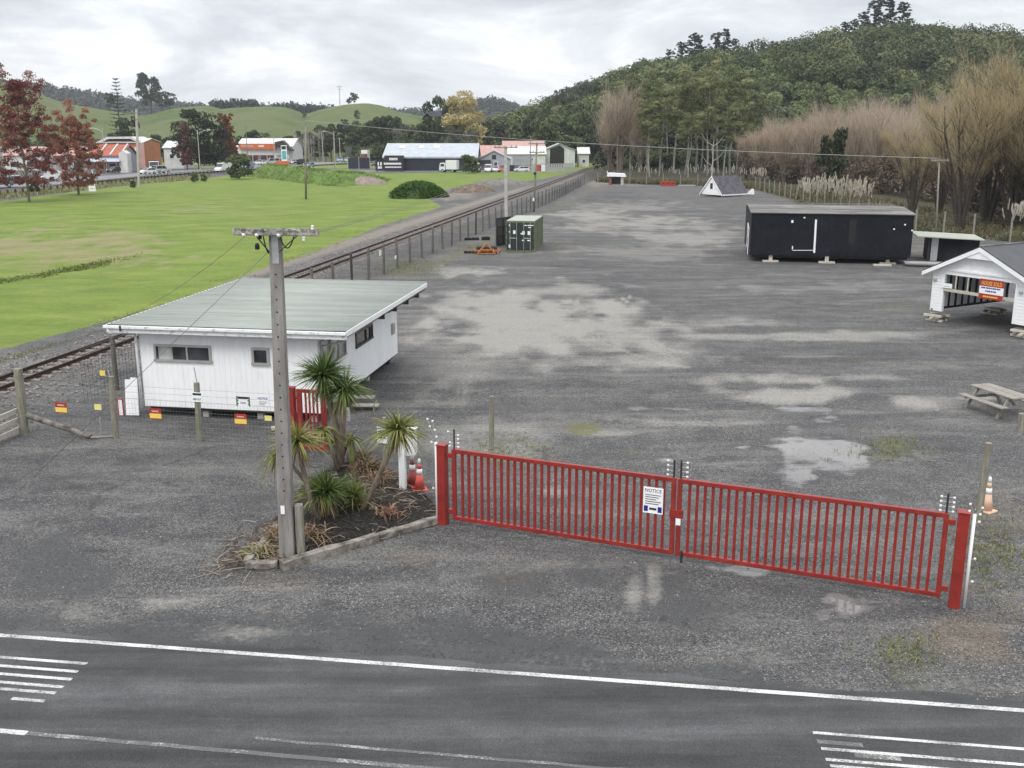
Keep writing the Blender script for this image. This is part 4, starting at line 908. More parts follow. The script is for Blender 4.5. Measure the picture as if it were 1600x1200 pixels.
# ------------------------------------------------------------------ green shipping container and things round it
CF = P(789, 393.5); CF2 = P(837, 394.5)
ct = thing('shipping_container', 'dark green shipping container with faded roof and white lock rods by the trackside fence', 'container', (CF + CF2) / 2, -ANG * .9)
cw, cl, ch = 2.44, 6.06, 2.6
MB().box((0, cl / 2, ch / 2 + .08), (cw - .08, cl - .1, ch - .22)).build('core', M['cont'], ct)
for s in (-1, 1):
    mb = MB(); pts = []
    y_ = .12
    while y_ < cl - .12:
        for dy, dx in ((0, 0), (.07, 0), (.14, -.045), (.21, -.045)): pts.append((s * (cw / 2 - .01 + dx), y_ + dy))
        y_ += .28
    vs_ = [(x, y2, .2) for x, y2 in pts] + [(x, y2, ch - .1) for x, y2 in pts]; n_ = len(pts)
    mb.add(vs_, [(i, i + 1, n_ + i + 1, n_ + i) for i in range(n_ - 1)]); mb.build('corrugated_side', M['cont_side'], ct)
mb = MB()
for x in (-1, 1):
    for y_ in (.05, cl - .05): mb.box((x * (cw / 2 - .05), y_, ch / 2), (.13, .13, ch))
for y_ in (.05, cl - .05):
    mb.box((0, y_, ch - .06), (cw - .14, .12, .14)); mb.box((0, y_, .09), (cw - .14, .12, .18))
for x in (-1, 1): mb.box((x * (cw / 2 - .045), cl / 2, ch - .06), (.11, cl - .2, .12)); mb.box((x * (cw / 2 - .045), cl / 2, .1), (.11, cl - .2, .18))
mb.build('corner_frame', M['cont_side'], ct)
MB().box((0, cl / 2, ch + .004), (cw - .04, cl - .04, .025)).build('roof', M['cont_roof'], ct)
for s in (-1, 1):
    d = MB().box((s * .575, -.02, ch / 2 + .03), (1.12, .06, ch - .34)).build('door', M['cont'], ct, bevel=.008)
    mb = MB()
    for z in (.62, 1.12, 1.62, 2.1): mb.box((s * .575, -.055, z), (1.06, .02, .07))
    mb.build('door_rib', M['cont'], d)
    for x in (.3, .86):
        MB().tube([(s * x, -.085, .2), (s * x, -.085, ch - .12)], .022, 8).build('lock_rod', M['galv'], d)
    MB().tube([(s * .9, -.10, 1.18), (s * .3, -.10, 1.18)], .016, 6).build('handle', M['galv'], d)
    for z in (.5, 1.0, 1.6, 2.2): MB().box((s * 1.16, -.05, z), (.06, .06, .16)).build('hinge', M['cont'], d)
    marks = [(-.9, 2.25, .12, .16), (-.9, 1.7, .12, .10), (-.5, 1.68, .2, .3), (-.9, .5, .16, .26)] if s < 0 else [(.1, 1.56, .12, .12), (.28, 1.62, .2, .3), (.76, 1.62, .26, .32), (.25, 1.0, .2, .1), (.72, 1.0, .24, .1), (.45, 2.25, .2, .08), (.86, 2.25, .5, .08), (.8, 2.08, .24, .07)]
    mb = MB()
    for x, z, w_, h_ in marks: mb.box((x, -.068, z), (w_, .008, h_))
    mb.build('white_marking', M['sign_white'], d)
def crate_rack(p, rz, label):
    t_ = thing('steel_rack', label, 'rack', p, rz)
    for x in (-1.1, 0, 1.1): MB().box((x, 0, 1.25), (.09, .09, 2.5)).build('upright', M['dark'], t_)
    for z in (.1, .9, 1.7, 2.45):
        MB().box((0, -.07, z), (2.3, .05, .12)).build('cross_bar', M['dark'], t_)
    MB().box((0, .12, 1.25), (2.2, .03, 2.3)).build('back_sheet', M['tarred'], t_); return t_
crate_rack(P(784, 385) + U * .9, -ANG + 1.18, 'black steel rack of crossed bars leaning on end beside the green container')
def scrap(px, py, L, w_, h_, rz, label, mat='rubber'):
    t_ = MB()
    t_.box((0, 0, h_ / 2), (L, w_, h_))
    for i in range(4): t_.box((-L / 2 + L * (i + .5) / 4, random.uniform(-.05, .05), h_ * 1.1), (L / 5, w_ * 1.2, h_ * random.uniform(.5, 1.0)))
    o = t_.build('steel_beam', M[mat], bevel=.01); o.location = P(px, py); o.rotation_euler = (0, 0, rz); return tag(o, label, 'scrap')
scrap(737, 375, 1.4, .3, .16, .05, 'longer black scrap beam lying on the grass left of the rack'); scrap(759, 375, .8, .3, .22, -.05, 'shorter black scrap beam lying right against the rack'); scrap(737, 396, 1.3, .18, .14, .05, 'black beam poking out left of the orange implement')
hp = thing('farm_implement', 'orange A-frame farm implement lying on the gravel in front of the rack', 'implement', P(760, 398), 0)
def hb(a, b, w_, m_='orange', nm='frame_bar'): return MB().bar(a, b, w_).build(nm, M[m_], hp)
hb((-.75, -.2, .08), (0, .1, .95), .09, nm='a_frame_leg'); hb((.75, -.2, .08), (0, .1, .95), .09, nm='a_frame_leg'); hb((-.45, -.05, .42), (.45, -.05, .42), .08); hb((-1.0, .25, .3), (1.1, .25, .3), .12); hb((-.7, -.15, .12), (.7, -.15, .12), .07)
for i in range(9):
    x = -1.0 + i * .26
    MB().tube([(x, .25, .3), (x + random.uniform(-.05, .05), .45, .42), (x, .6, .05)], .045, 6).build('tine', M['rust' if i % 2 else 'orange'], hp)
MB().box((.0, .8, .35), (1.7, .5, .5)).build('drum', M['rubber'], hp, bevel=.1)
# ------------------------------------------------------------------ poles by the container
def pole(name, label, px, pyb, pyt, r0, mat, arms=(), lean=0, group=None, square=False, arm_mat=None, ins=1.0):
    b0 = P(px, pyb); t0 = XZ(px + lean, pyt, b0.y); t_ = thing(name, label, 'pole', b0, 0, group); tl_ = t0 - b0
    if square: MB().bar((0, 0, -.1), tl_, r0 * 1.7, r0 * 1.9).build('shaft', M[mat], t_, bevel=.02)
    else: MB().tube([(0, 0, -.1), tl_ * .5, tl_], [r0, r0 * .85, r0 * .68], 10).build('shaft', M[mat], t_, smooth=True)
    for dz, L, rz_ in arms:
        d = Vector((math.cos(rz_), math.sin(rz_), 0)) * L / 2
        a = MB().bar(tl_ - UP * dz - d + Vector((0, -r0, 0)), tl_ - UP * dz + d + Vector((0, -r0, 0)), .11, .13).build('crossarm', M[arm_mat or 'pole_front'], t_)
        me = MB().lathe([(.05 * ins, 0), (.08 * ins, .03 * ins), (.06 * ins, .12 * ins), (.02, .16 * ins)], 8).mesh('insulator'); me.materials.append(M['wire_pale'])
        for f_ in (-.9, -.5, .5, .9):
            o = link('insulator', me, a); o.location = tl_ - UP * (dz - .07) + d * f_ + Vector((0, -r0, 0))
    return t_, t0
pole('power_pole', 'pale concrete power pole with crossarm standing behind the green container', 791, 353, 228, .20, 'pole_concrete', ((.15, 2.6, -.2),), lean=-1, square=True)
pw, _ = pole('power_pole', 'thin leaning timber power pole right of the concrete pole beside the track', 834, 331, 222, .15, 'post_timber', ((.2, 2.2, -.25), (1.3, 2.0, -.25)), lean=5)
MB().box((.1, -.2, 4.9), (.3, .25, .35)).build('fuse_box', M['dark'], pw); MB().box((-.05, -.16, 1.6), (.2, .04, .4)).build('number_tag', M['sign_white'], pw)
_, PL = pole('power_pole', 'tall grey timber power pole standing in the mown grass', 478, 311, 189, .19, 'post_timber', ((.3, 2.6, .1),), lean=-.5)
_, PR = pole('power_pole', 'grey power pole with a small crossarm among the bare willows behind the black shed', 1462, 372, 249, .10, 'grey_timber', ((.1, 1.9, .2),), lean=6, ins=.6)
for k, dy in enumerate((0,)):
    wire('power_line', hang(PL + Vector((0, dy, .1 - .25 * k)), PR + Vector((0, dy, .1 - .2 * k)), .75 + .1 * k, 60), .032, 'pale power line spanning the whole yard from the grass to the willows', M['wire_pale'], 6)
# ------------------------------------------------------------------ black relocatable building on blocks
BP = P(1171, 409); BP2 = P(1419, 414)
BW = 12.7; BD = 9.4
bs_ = thing('black_building', 'long black relocatable building with weathered flat roof standing on blocks', 'building', BP, -ANG - .02)
BI = wm(bs_).inverted()
def bf(px, py): return BI @ hit(px, py, BP, wm(bs_).to_3x3() @ Vector((0, -1, 0)))
z0 = bf(1180, 398).z; z1 = bf(1174, 333).z
BW = bf(1424, 380).x
bc = MB().box((BW / 2, BD / 2, (z0 + z1) / 2), (BW, BD, z1 - z0)).build('wall', M['black_box'], bs_)
mb = MB()
for i in range(11): mb.box((BW * i / 10, -.008, (z0 + z1) / 2), (.05, .02, z1 - z0 - .05))
mb.box((BW / 2, -.012, z0 + (z1 - z0) * .74), (BW, .02, .05)); mb.build('batten', M['black_box'], bs_)
mb = MB(); mb.prism([(-.12, -.15, z1 + .02), (BW + .15, -.15, z1 + .0), (BW + .15, BD * .5, z1 + .22), (-.12, BD * .5, z1 + .26)], (0, 0, .07)); mb.prism([(-.12, BD * .5 + .001, z1 + .26), (BW + .15, BD * .5 + .001, z1 + .22), (BW + .15, BD + .15, z1 + .03), (-.12, BD + .15, z1 + .05)], (0, 0, .07)); mb.build('roof', M['tarred'], bs_)
mb = MB()
for i in range(5): mb.bar((-.1 + i * .3, BD * (.08 + .2 * i), z1 + .12 + .09 * min(2, i)), (BW * .98, BD * (.08 + .2 * i), z1 + .10 + .09 * min(2, i)), .10, .04)
mb.bar((-.1, BD * .25, z1 + .24), (BW, BD * .25, z1 + .22), .12, .05); mb.bar((-.1, BD * .75, z1 + .25), (BW, BD * .75, z1 + .22), .16, .05); mb.build('roof_batten', M['grey_timber'], bs_)
a, b_ = bf(1275, 343), bf(1272, 395); MB().bar((a.x, -.05, a.z), (b_.x, -.05, b_.z), .14, .04, up=Vector((0, 1, 0))).build('white_strip', M['white'], bs_)
a, b_ = bf(1238, 391), bf(1271, 391); MB().bar((a.x, -.05, a.z), (b_.x, -.05, b_.z), .05, .04).build('white_strip', M['white'], bs_)
a = bf(1238, 389); MB().box((a.x, -.05, a.z + .1), (.08, .04, .26)).build('white_bracket', M['white'], bs_); a = bf(1238, 346); MB().box((a.x, -.05, a.z), (.16, .04, .2)).build('white_bracket', M['white'], bs_)
for px, py in ((1257, 340), (1414, 351), (1425, 360), (1397, 358)):
    a = bf(px, py); MB().box((a.x, -.03, a.z), (.12, .04, .1)).build('fixing_plate', M['sign_white'], bs_)
a, b_ = bf(1327, 343), bf(1337, 380); MB().box(((a.x + b_.x) / 2, -.02, (a.z + b_.z) / 2), (.5, .03, 1.75)).build('patched_panel', M['rubber'], bs_)
a, b_ = bf(1239, 348), bf(1270, 390)
dr = MB().box(((a.x + b_.x) / 2, -.016, (a.z + b_.z) / 2), (b_.x - a.x, .026, a.z - b_.z)).build('door', M['black_box'], bs_)
# gate-like white frame hanging off the end wall
mb = MB(); e = -.12
mb.bar((e, 3.0, z0 + .3), (e, 3.0, z1 - 1.0), .06); mb.bar((e, 1.2, z0 - .1), (e, 1.2, z1 - 1.3), .06); mb.bar((e, 3.0, z1 - 1.0), (e, 1.2, z1 - 1.3), .06); mb.bar((e, 3.0, z0 + .9), (e, 1.2, z1 - 1.6), .05); mb.build('white_frame', M['white'], bs_)
for x, y_, m_ in ((1.6, .3, 'pale_timber'), (5.8, .2, 'pale_timber'), (10.3, .35, 'grey_timber'), (1.6, 5, 'dark'), (5.8, 5, 'dark'), (10.3, 5, 'dark'), (1.6, 9, 'dark'), (10.3, 9, 'dark')):
    k = MB(); k.box((x, y_, z0 / 2), (.28, .3, z0)); k.box((x, y_ - .05, .07), (1.2, .5, .14)); k.build('support_block', M[m_], bs_, bevel=.01)
MB().box((BW / 2, BD / 2, z0 - .1), (BW - .3, BD - .4, .2)).build('floor_frame', M['rubber'], bs_)
tag(MB().box(P(1378, 416) + Vector((0, 0, .08)), (1.3, .4, .14), Matrix.Rotation(-.1, 3, 'Z')).build('timber_pallet', M['pale_timber'], bevel=.01), 'pale timber pallet lying at the right front corner of the black building', 'pallet')
tag(MB().box(P(1441, 416) + Vector((0, 0, .25)), (2.6, .9, .1), Matrix.Rotation(-.25, 3, 'Z') @ Matrix.Rotation(.03, 3, 'X')).build('plywood_sheet', M['galv'], bevel=.01), 'pale sheet of board lying between the black building and the white garage', 'board')
# ------------------------------------------------------------------ low dark lean-to behind the garage
lp = P(1447, 408)
lt = thing('lean_to_shed', 'low dark lean-to shed with flat white roof behind the white garage', 'shed', lp, -.22)
MB().box((2.0, 1.5, .95), (3.6, 2.6, 1.7)).build('wall', M['black_box'], lt)
MB().prism([(-.9, -.5, 1.92), (4.0, -.5, 1.72), (4.0, 3.2, 1.80), (-.9, 3.2, 2.0)], (0, 0, .07)).build('roof', M['cont_roof'], lt)
MB().box((.12, .15, .95), (.16, .16, 1.9)).build('post', M['dark'], lt); MB().box((.55, .17, .92), (.5, .04, 1.8)).build('door', M['galv'], lt)
# ------------------------------------------------------------------ white garage on pallets
GP = P(1451, 500); gdir = Vector((.496, -.868, 0)); grz2 = math.atan2(gdir.y, gdir.x); gin = Vector((.868, .496, 0))
gg = thing('white_garage', 'white weatherboard garage with dark roof and open doorway, raised on timber stacks', 'garage', GP, grz2)
GI = wm(gg).inverted()
def gf(px, py): return GI @ hit(px, py, GP, gin)
GW = 5.35; GDp = 6.6
gz0 = gf(1472, 487).z; gze = gf(1455, 419).z
o0, o1 = gf(1474.5, 428), gf(1588, 443); otop = (gf(1475, 428).z + gf(1587, 443).z) / 2
ox0, ox1 = gf(1473, 470).x, gf(1584, 480).x; GW = ox1 + (ox0 + .0) + .12
GAPX = GW / 2
apz = gf(1524, 386).z
mb = MB(); mb.box((ox0 / 2, .06, (gz0 + gze) / 2), (ox0, .12, gze - gz0)); mb.build('front_wall', M['white_weather'], gg)
mb = MB(); mb.box(((ox1 + GW) / 2, .06, (gz0 + gze) / 2), (GW - ox1, .12, gze - gz0)); mb.build('front_wall', M['white_weather'], gg)
mb = MB(); mb.box(((ox0 + ox1) / 2, .06, (otop + gze) / 2), (ox1 - ox0, .12, gze - otop)); mb.build('lintel', M['white'], gg)
mb = MB(); mb.prism([(-.0, .0, gze + .001), (GW, 0, gze + .001), (GAPX, 0, apz - .12)], (0, .1, 0)); mb.build('gable', M['white_board'], gg)
mb = MB(); mb.box((GAPX, -.03, gze + .04), (GW + .3, .05, .09)); mb.build('gable_trim', M['white'], gg)
a_ = .42; mb = MB(); mb.prism([(GAPX - 1.15, -.34, apz - .55), (GAPX + 1.15, -.34, apz - .55), (GAPX, -.34, apz - .1)], (0, .06, 0)); mb.build('gable_infill', M['white'], gg)
slope = (apz - gze) / (GAPX)
for s in (-1, 1):
    ex = GAPX + s * (GW / 2 + .42); ez = apz - slope * (GW / 2 + .42)
    mb = MB(); mb.prism([(GAPX, -.38, apz + .04), (ex, -.38, ez + .04), (ex, -.38, ez - .16), (GAPX, -.38, apz - .18)], (0, .05, 0)); mb.build('barge_board', M['white'], gg)
    mb = MB(); mb.prism([(GAPX, -.36, apz + .06), (ex, -.36, ez + .06), (ex, -.36, ez + .10), (GAPX, -.36, apz + .10)], (0, GDp + .7, 0)); mb.build('roof', paint('garage_roof', (.055, .058, .066), .5, .15, .8, 0, (.10, .10, .11), .5, 1.2) if s < 0 else bpy.data.materials['garage_roof'], gg)
    mb = MB(); mb.prism([(GAPX + s * .001, -.33, apz - .14), (ex, -.33, ez - .14), (ex, -.33, ez - .12), (GAPX + s * .001, -.33, apz - .12)], (0, .33, 0)); mb.build('soffit', M['white'], gg)
MB().tube([(GAPX, -.37, apz + .11), (GAPX, GDp + .3, apz + .11)], .05, 6).build('ridge_cap', M['tarred'], gg)
# side and rear walls seen from inside: dark studs over grey sheeting
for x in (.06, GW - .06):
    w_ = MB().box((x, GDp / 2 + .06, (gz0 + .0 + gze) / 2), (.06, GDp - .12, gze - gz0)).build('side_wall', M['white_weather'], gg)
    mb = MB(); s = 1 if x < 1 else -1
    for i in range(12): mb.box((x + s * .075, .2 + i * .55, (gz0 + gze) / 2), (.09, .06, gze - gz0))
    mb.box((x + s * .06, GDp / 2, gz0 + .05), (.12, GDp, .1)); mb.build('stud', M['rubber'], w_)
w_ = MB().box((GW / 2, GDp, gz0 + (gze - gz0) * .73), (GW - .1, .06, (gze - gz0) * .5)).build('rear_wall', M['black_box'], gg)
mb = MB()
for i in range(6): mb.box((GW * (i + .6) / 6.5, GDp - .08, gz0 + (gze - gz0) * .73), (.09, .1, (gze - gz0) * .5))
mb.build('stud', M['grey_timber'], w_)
for x in (ox0 - .05, ox1 + .05): MB().box((x, -.015, (gz0 + otop) / 2), (.1, .03, otop - gz0)).build('door_jamb', M['white'], gg)
a, b_ = gf(1476, 453), gf(1584, 467); bz = (gf(1500, 456).z + gf(1578, 467).z) / 2
MB().bar((ox0, -.04, bz), (ox1, -.04, bz - .02), .05, .16).build('tie_beam', M['pale_timber'], gg)
for px in (1494, 1513):
    x_ = gf(px, 440).x; MB().box((x_, .0, (bz + otop) / 2), (.07, .05, otop - bz - .05)).build('prop', M['pale_timber'], gg)
for px, py in ((1462, 437), (1596, 457)):
    a = gf(px, py); MB().box((a.x, -.05, a.z), (.18, .1, .12)).build('wall_light', M['alu'], gg, bevel=.02)
a, b_ = gf(1532, 437), gf(1570, 465)
c_ = gf(1551, 452.5)
sg = sign('banner', 'red and white banner reading HOUSE SOLD tied across the garage doorway', 'banner', wm(gg) @ Vector((c_.x, -.10, c_.z)), grz2, gf(1570, 452).x - gf(1532, 449).x, .98, M['sign_white'], [(-.5, .14, .5, .5, M['sign_red']), (-.5, -.5, .5, -.24, M['sign_red'])], [('HOUSE SOLD', 0, .30, .84, .20, M['sign_yellow'])])
mb = MB()
W_ = gf(1570, 452).x - gf(1532, 449).x
for i, (z_, x0_, x1_) in enumerate(((.06, -.4, .38), (-.1, -.22, .22))):
    x = x0_ * W_
    while x < x1_ * W_: k = random.uniform(.04, .1); mb.box((x, -.012, z_ * .98), (k * .8, .004, .07)); x += k
mb.build('fine_print', M['ink_blue'], sg)
mb = MB(); x = -.3 * W_
while x < .3 * W_: k = random.uniform(.04, .1); mb.box((x, -.013, -.37), (k * .8, .004, .07)); x += k
mb.build('fine_print', M['sign_yellow'], sg)
c_ = gf(1480, 446); sign('paper_notice', 'small white notice tacked at the left end of the garage beam', 'sign', wm(gg) @ Vector((c_.x + .05, -.09, c_.z)), grz2, .62, .24, M['sign_white'], [(-.3, -.2, .3, -.08, M['alu'])])
def stack(p, rz, label, n=3, s=1.0):
    t_ = thing('timber_stack', label, 'timber stack', p, rz, 'timber stacks under the garage')
    z = 0
    for i in range(n):
        h_ = .12
        for j in (-1, 0, 1):
            k = MB(); L = random.uniform(.8, 1.15) * s
            if i % 2 == 0: k.box((random.uniform(-.1, .1), j * .28, z + h_ / 2), (L, .16, h_ * .95), Matrix.Rotation(random.uniform(-.12, .12), 3, 'Z'))
            else: k.box((j * .3, random.uniform(-.06, .06), z + h_ / 2), (.16, L, h_ * .95), Matrix.Rotation(random.uniform(-.12, .12), 3, 'Z'))
            k.build('timber', M['pale_timber' if (i + j) % 2 else 'mulch_wood'], t_, bevel=.008)
        z += h_
    return t_
stack(wm(gg) @ Vector((.3, .2, 0)), grz2 + .1, 'splayed timber stack under the left front pier of the garage', 3)
stack(wm(gg) @ Vector((GW - .1, .1, 0)), grz2, 'timber stack under the right front pier of the garage', 3, 1.2)
stack(wm(gg) @ Vector((.6, 4.6, 0)), grz2, 'dark timber stack in the shade under the left wall of the garage', 3)
stack(wm(gg) @ Vector((GW - .7, 5.6, 0)), grz2, 'tall timber stack seen through the garage at the back', 6)
# ------------------------------------------------------------------ picnic table
pp = P(1560, 655)
def picnic():
    c0, c1 = P(1531, 637), P(1607, 664); d = (c1 - c0).normalized(); rz = math.atan2(d.y, d.x)
    t_ = thing('picnic_table', 'grey weathered timber picnic table with attached benches at the right edge', 'picnic table', (c0 + c1) / 2 + Vector((.1, .55, 0)), rz)
    L = 2.1
    for i in range(5): MB().box((0, -.34 + .17 * i, .75), (L, .155, .045)).build('top_plank', M['grey_timber_x'] if i != 2 else M['grey_timber'], t_, bevel=.006)
    for s in (-1, 1):
        for k in (0, 1): MB().box((0, s * (.66 + .15 * k), .45), (L, .135, .045)).build('bench_plank', M['grey_timber_x'], t_, bevel=.006)
        for x in (-.75, .75):
            MB().bar((x, s * .30, .72), (x, s * .78, .0), .05, .10).build('leg', M['grey_timber'], t_)
    for x in (-.80, .80):
        MB().box((x, 0, .40), (.045, 1.6, .10)).build('bench_bearer', M['grey_timber'], t_); MB().box((x, 0, .69), (.045, .72, .09)).build('top_bearer', M['grey_timber'], t_)
    for s in (-1, 1): MB().bar((s * .72, 0, .40), (s * .1, 0, .7), .05, .08).build('brace', M['grey_timber'], t_)
picnic()
# ------------------------------------------------------------------ far end of the yard
ap = P(1097, 305)
AD = P(1097, 305) - P(1124, 308.5); aw = 4.6; ah = 3.6
rz = -.92
af = thing('a_frame_roof', 'steep white gabled roof section with dark shingles standing alone at the far end of the yard', 'A-frame', P(1111, 307), rz)
I = wm(af).inverted()
aL = 6.3; hw = 2.25; a_h = Zat(277, P(1111, 307).y)
MB().prism([(-hw, 0, .35), (hw, 0, .0 + .25), (0, 0, a_h)], (0, .08, 0)).build('gable_wall', M['white'], af)
MB().prism([(-hw, aL - .08, .35), (hw, aL - .08, .25), (0, aL - .08, a_h)], (0, .08, 0)).build('gable_wall', M['white'], af)
for s in (-1, 1):
    MB().prism([(0, -.12, a_h + .07), (s * (hw + .18), -.12, .22), (s * (hw + .18), -.12, .34), (0, -.12, a_h + .2)], (0, aL + .3, 0)).build('roof', M['tarred'] if s < 0 else paint('dark_shingle', (.085, .08, .095), .75, .35, 1.2, 0, (.2, .19, .2), .6, 1.8, .3), af)
    MB().prism([(0, -.16, a_h + .0), (s * (hw + .2), -.16, .1), (s * (hw + .2), -.16, .36), (0, -.16, a_h + .24)], (0, .04, 0)).build('barge_board', M['white'], af)
MB().box((hw + .22, aL / 2, .3), (.06, aL, .22)).build('gutter', M['white'], af)
MB().box((0, -.03, a_h * .55), (.5, .06, .9)).build('window', M['glass'], af)
MB().prism([(hw + .1, aL - .3, .3), (hw + 1.3, aL - .3, .3), (hw + 1.1, aL - .3, 1.2)], (0, .6, 0)).build('dormer', M['white'], af)
for y_ in (1, 3, 5): MB().box((hw - .3, y_, .12), (.4, .3, .26)).build('support_block', M['dark'], af)
k = P(963, 289)
kk = thing('small_kiosk', 'tiny kiosk with white flat roof and red sides at the far end of the yard', 'kiosk', k, -.2)
MB().box((-1.2, 0, .85), (.5, 1.5, 1.7)).build('side_panel', paint('faded_red_ply', (.22, .10, .085), .7, .25, 2), kk); MB().box((1.2, 0, .85), (.5, 1.5, 1.7)).build('side_panel', M['pale_timber'], kk); MB().box((0, .6, .9), (2.0, .2, 1.5)).build('back_panel', M['dark'], kk)
MB().prism([(-1.9, -1.1, 1.75), (1.9, -1.1, 1.65), (1.6, -1.1, 2.3), (-1.7, -1.1, 2.45)], (0, 2.4, 0)).build('roof', M['white'], kk); MB().box((-1.8, -.9, 2.6), (.14, .14, .5)).build('vent', M['white'], kk)
for i in range(3):
    c_ = P(1036 + 7.5 * i, 290.5)
    t_ = thing('plastic_barrier', 'red plastic water-filled barrier in the short row at the far end of the yard', 'barrier', c_, -.05, 'row of red barriers'); t_.scale = (.72, .72, .72)
    MB().prism([(-.75, -.25, 0), (.75, -.25, 0), (.75, -.25, .35), (.6, -.25, 1.25), (-.6, -.25, 1.25), (-.75, -.25, .35)], (0, .5, 0)).build('body', M['sign_red'], t_, bevel=.04); MB().box((0, -.27, .75), (.5, .06, .3)).build('opening', M['dark'], t_)
tag(MB().box(P(1073, 291) + Vector((0, 0, .15)), (3.4, .5, .25)).build('long_crate', M['galv'], bevel=.02), 'long pale beam lying on the ground right of the red barriers', 'beam')
# fence round the yard's right and far side
BF = [P(934, 285), P(1010, 288), P(1090, 290), P(1180, 296), P(1235, 310), P(1300, 326), P(1430, 362), P(1520, 372), P(1640, 385)]
bfn = thing('boundary_fence', 'wire fence on grey posts round the far and right side of the gravel yard', 'fence', BF[0], 0)
pm_ = MB().tube([(0, 0, -.1), (0, 0, 2.3)], [.10, .09], 7).mesh('post'); pm_.materials.append(M['grey_timber'])
mb = MB(); cnt = 0
for a, b_ in zip(BF[:-1], BF[1:]):
    L = (b_ - a).length; n_ = max(1, round(L / 4.2))
    for i in range(n_):
        o = link('post', pm_, bfn); o.location = a.lerp(b_, i / n_) - BF[0]; o.rotation_euler = (random.uniform(-.03, .03), 0, 0); cnt += 1
    for z in (.2, .5, .8, 1.1, 1.4, 1.7, 2.0): mb.tube([a - BF[0] + UP * z, b_ - BF[0] + UP * z], .006, 3, False)
mb.build('wires', M['wire'], bfn)
print('boundary posts', cnt)
# ------------------------------------------------------------------ planting bed
bedpx = [(388, 884), (435, 884), (560, 846), (688, 812), (680, 788), (650, 758), (618, 735), (570, 716), (520, 728), (470, 762), (425, 815), (398, 858)]
bp_ = [P(*q_) for q_ in bedpx]; cen = sum(bp_, Vector()) / len(bp_)
mulch = bpy.data.materials.new('bark_mulch'); t, n, l, b = nt(mulch)
tc = node(t, 'ShaderNodeTexCoord'); OBJ = tc.outputs['Object']
vo = node(t, 'ShaderNodeTexVoronoi', Scale=26); l.new(OBJ, vo.inputs['Vector']); vsx = node(t, 'ShaderNodeSeparateColor'); l.new(vo.outputs['Color'], vsx.inputs[0])
l.new(ramp(t, [(.1, (.004, .0035, .0035)), (.6, (.012, .0105, .0095)), (.95, (.035, .028, .023)), (1, (.10, .085, .07))], vsx.outputs[0]).outputs[0], b.inputs['Base Color']); b.inputs['Roughness'].default_value = .9
bm_ = node(t, 'ShaderNodeBump', Distance=.05, Strength=.9); l.new(vo.outputs['Distance'], bm_.inputs['Height']); l.new(bm_.outputs[0], b.inputs['Normal'])
rings = 14; vs_ = []; fs_ = []; dense = []
for i in range(len(bp_)):
    a, b2 = bp_[i], bp_[(i + 1) % len(bp_)]
    for k in range(6): dense.append(a.lerp(b2, k / 6))
m_ = len(dense)
def bedz(f_, x, y_): return .015 + .26 * (1 - f_ ** 1.6) + .05 * float(fbm(np.array([x * 1.7]), np.array([y_ * 1.7]))[0])
for r_ in range(rings + 1):
    f_ = r_ / rings
    for q_ in dense:
        v_ = cen.lerp(q_, max(f_, .02)); v_.z = max(.012, bedz(f_, v_.x, v_.y)) if r_ < rings else .006; vs_.append(v_)
for r_ in range(rings):
    for k in range(m_): k2 = (k + 1) % m_; fs_.append((r_ * m_ + k, (r_ + 1) * m_ + k, (r_ + 1) * m_ + k2, r_ * m_ + k2))
fs_.append(tuple(range(m_)))
mb = MB(); mb.add(vs_, fs_); struct(mb.build('planting_bed', mulch, smooth=True))
def inbed(x, y_):
    return poly_sd(np.array([x]), np.array([y_]), [tuple(v.xy) for v in bp_])[0]
def bedheight(x, y_):
    d = max(0, inbed(x, y_)); return .26 * min(1, d / 1.3) ** .8
# edging timbers
def sleeper(a, b_, w_, h_, label, mat='mulch_wood'):
    n_ = 8; mb = MB(); vs_ = []; d = (b_ - a).normalized(); s = Vector((-d.y, d.x, 0))
    for i in range(n_ + 1):
        c_ = a.lerp(b_, i / n_); j = lambda: random.uniform(-.018, .018)
        vs_ += [c_ + s * (w_ / 2 + j()), c_ - s * (w_ / 2 + j()), c_ - s * (w_ / 2 + j()) + UP * (h_ + j()), c_ + s * (w_ / 2 + j()) + UP * (h_ + j())]
    fs_ = [(0, 1, 2, 3), tuple(4 * n_ + k for k in (3, 2, 1, 0))]
    for i in range(n_):
        for k in range(4): k2 = (k + 1) % 4; fs_.append((4 * i + k, 4 * i + 4 + k, 4 * i + 4 + k2, 4 * i + k2))
    mb.add(vs_, fs_); return tag(mb.build('edging_timber', M[mat], bevel=.012), label, 'timber')
sleeper(P(440, 890), P(590, 845), .22, .20, 'front half of the long bleached timber edging the planting bed')
sleeper(P(592, 843), P(689, 815), .20, .16, 'far half of the bleached timber edging, ending at the red gate post')
sleeper(P(384, 888), P(434, 886), .20, .15, 'short pale timber edging the bed in front of the utility pole')
sleeper(P(386, 884), P(432, 826), .16, .14, 'left hand edging timber of the planting bed, half buried in dry leaves')
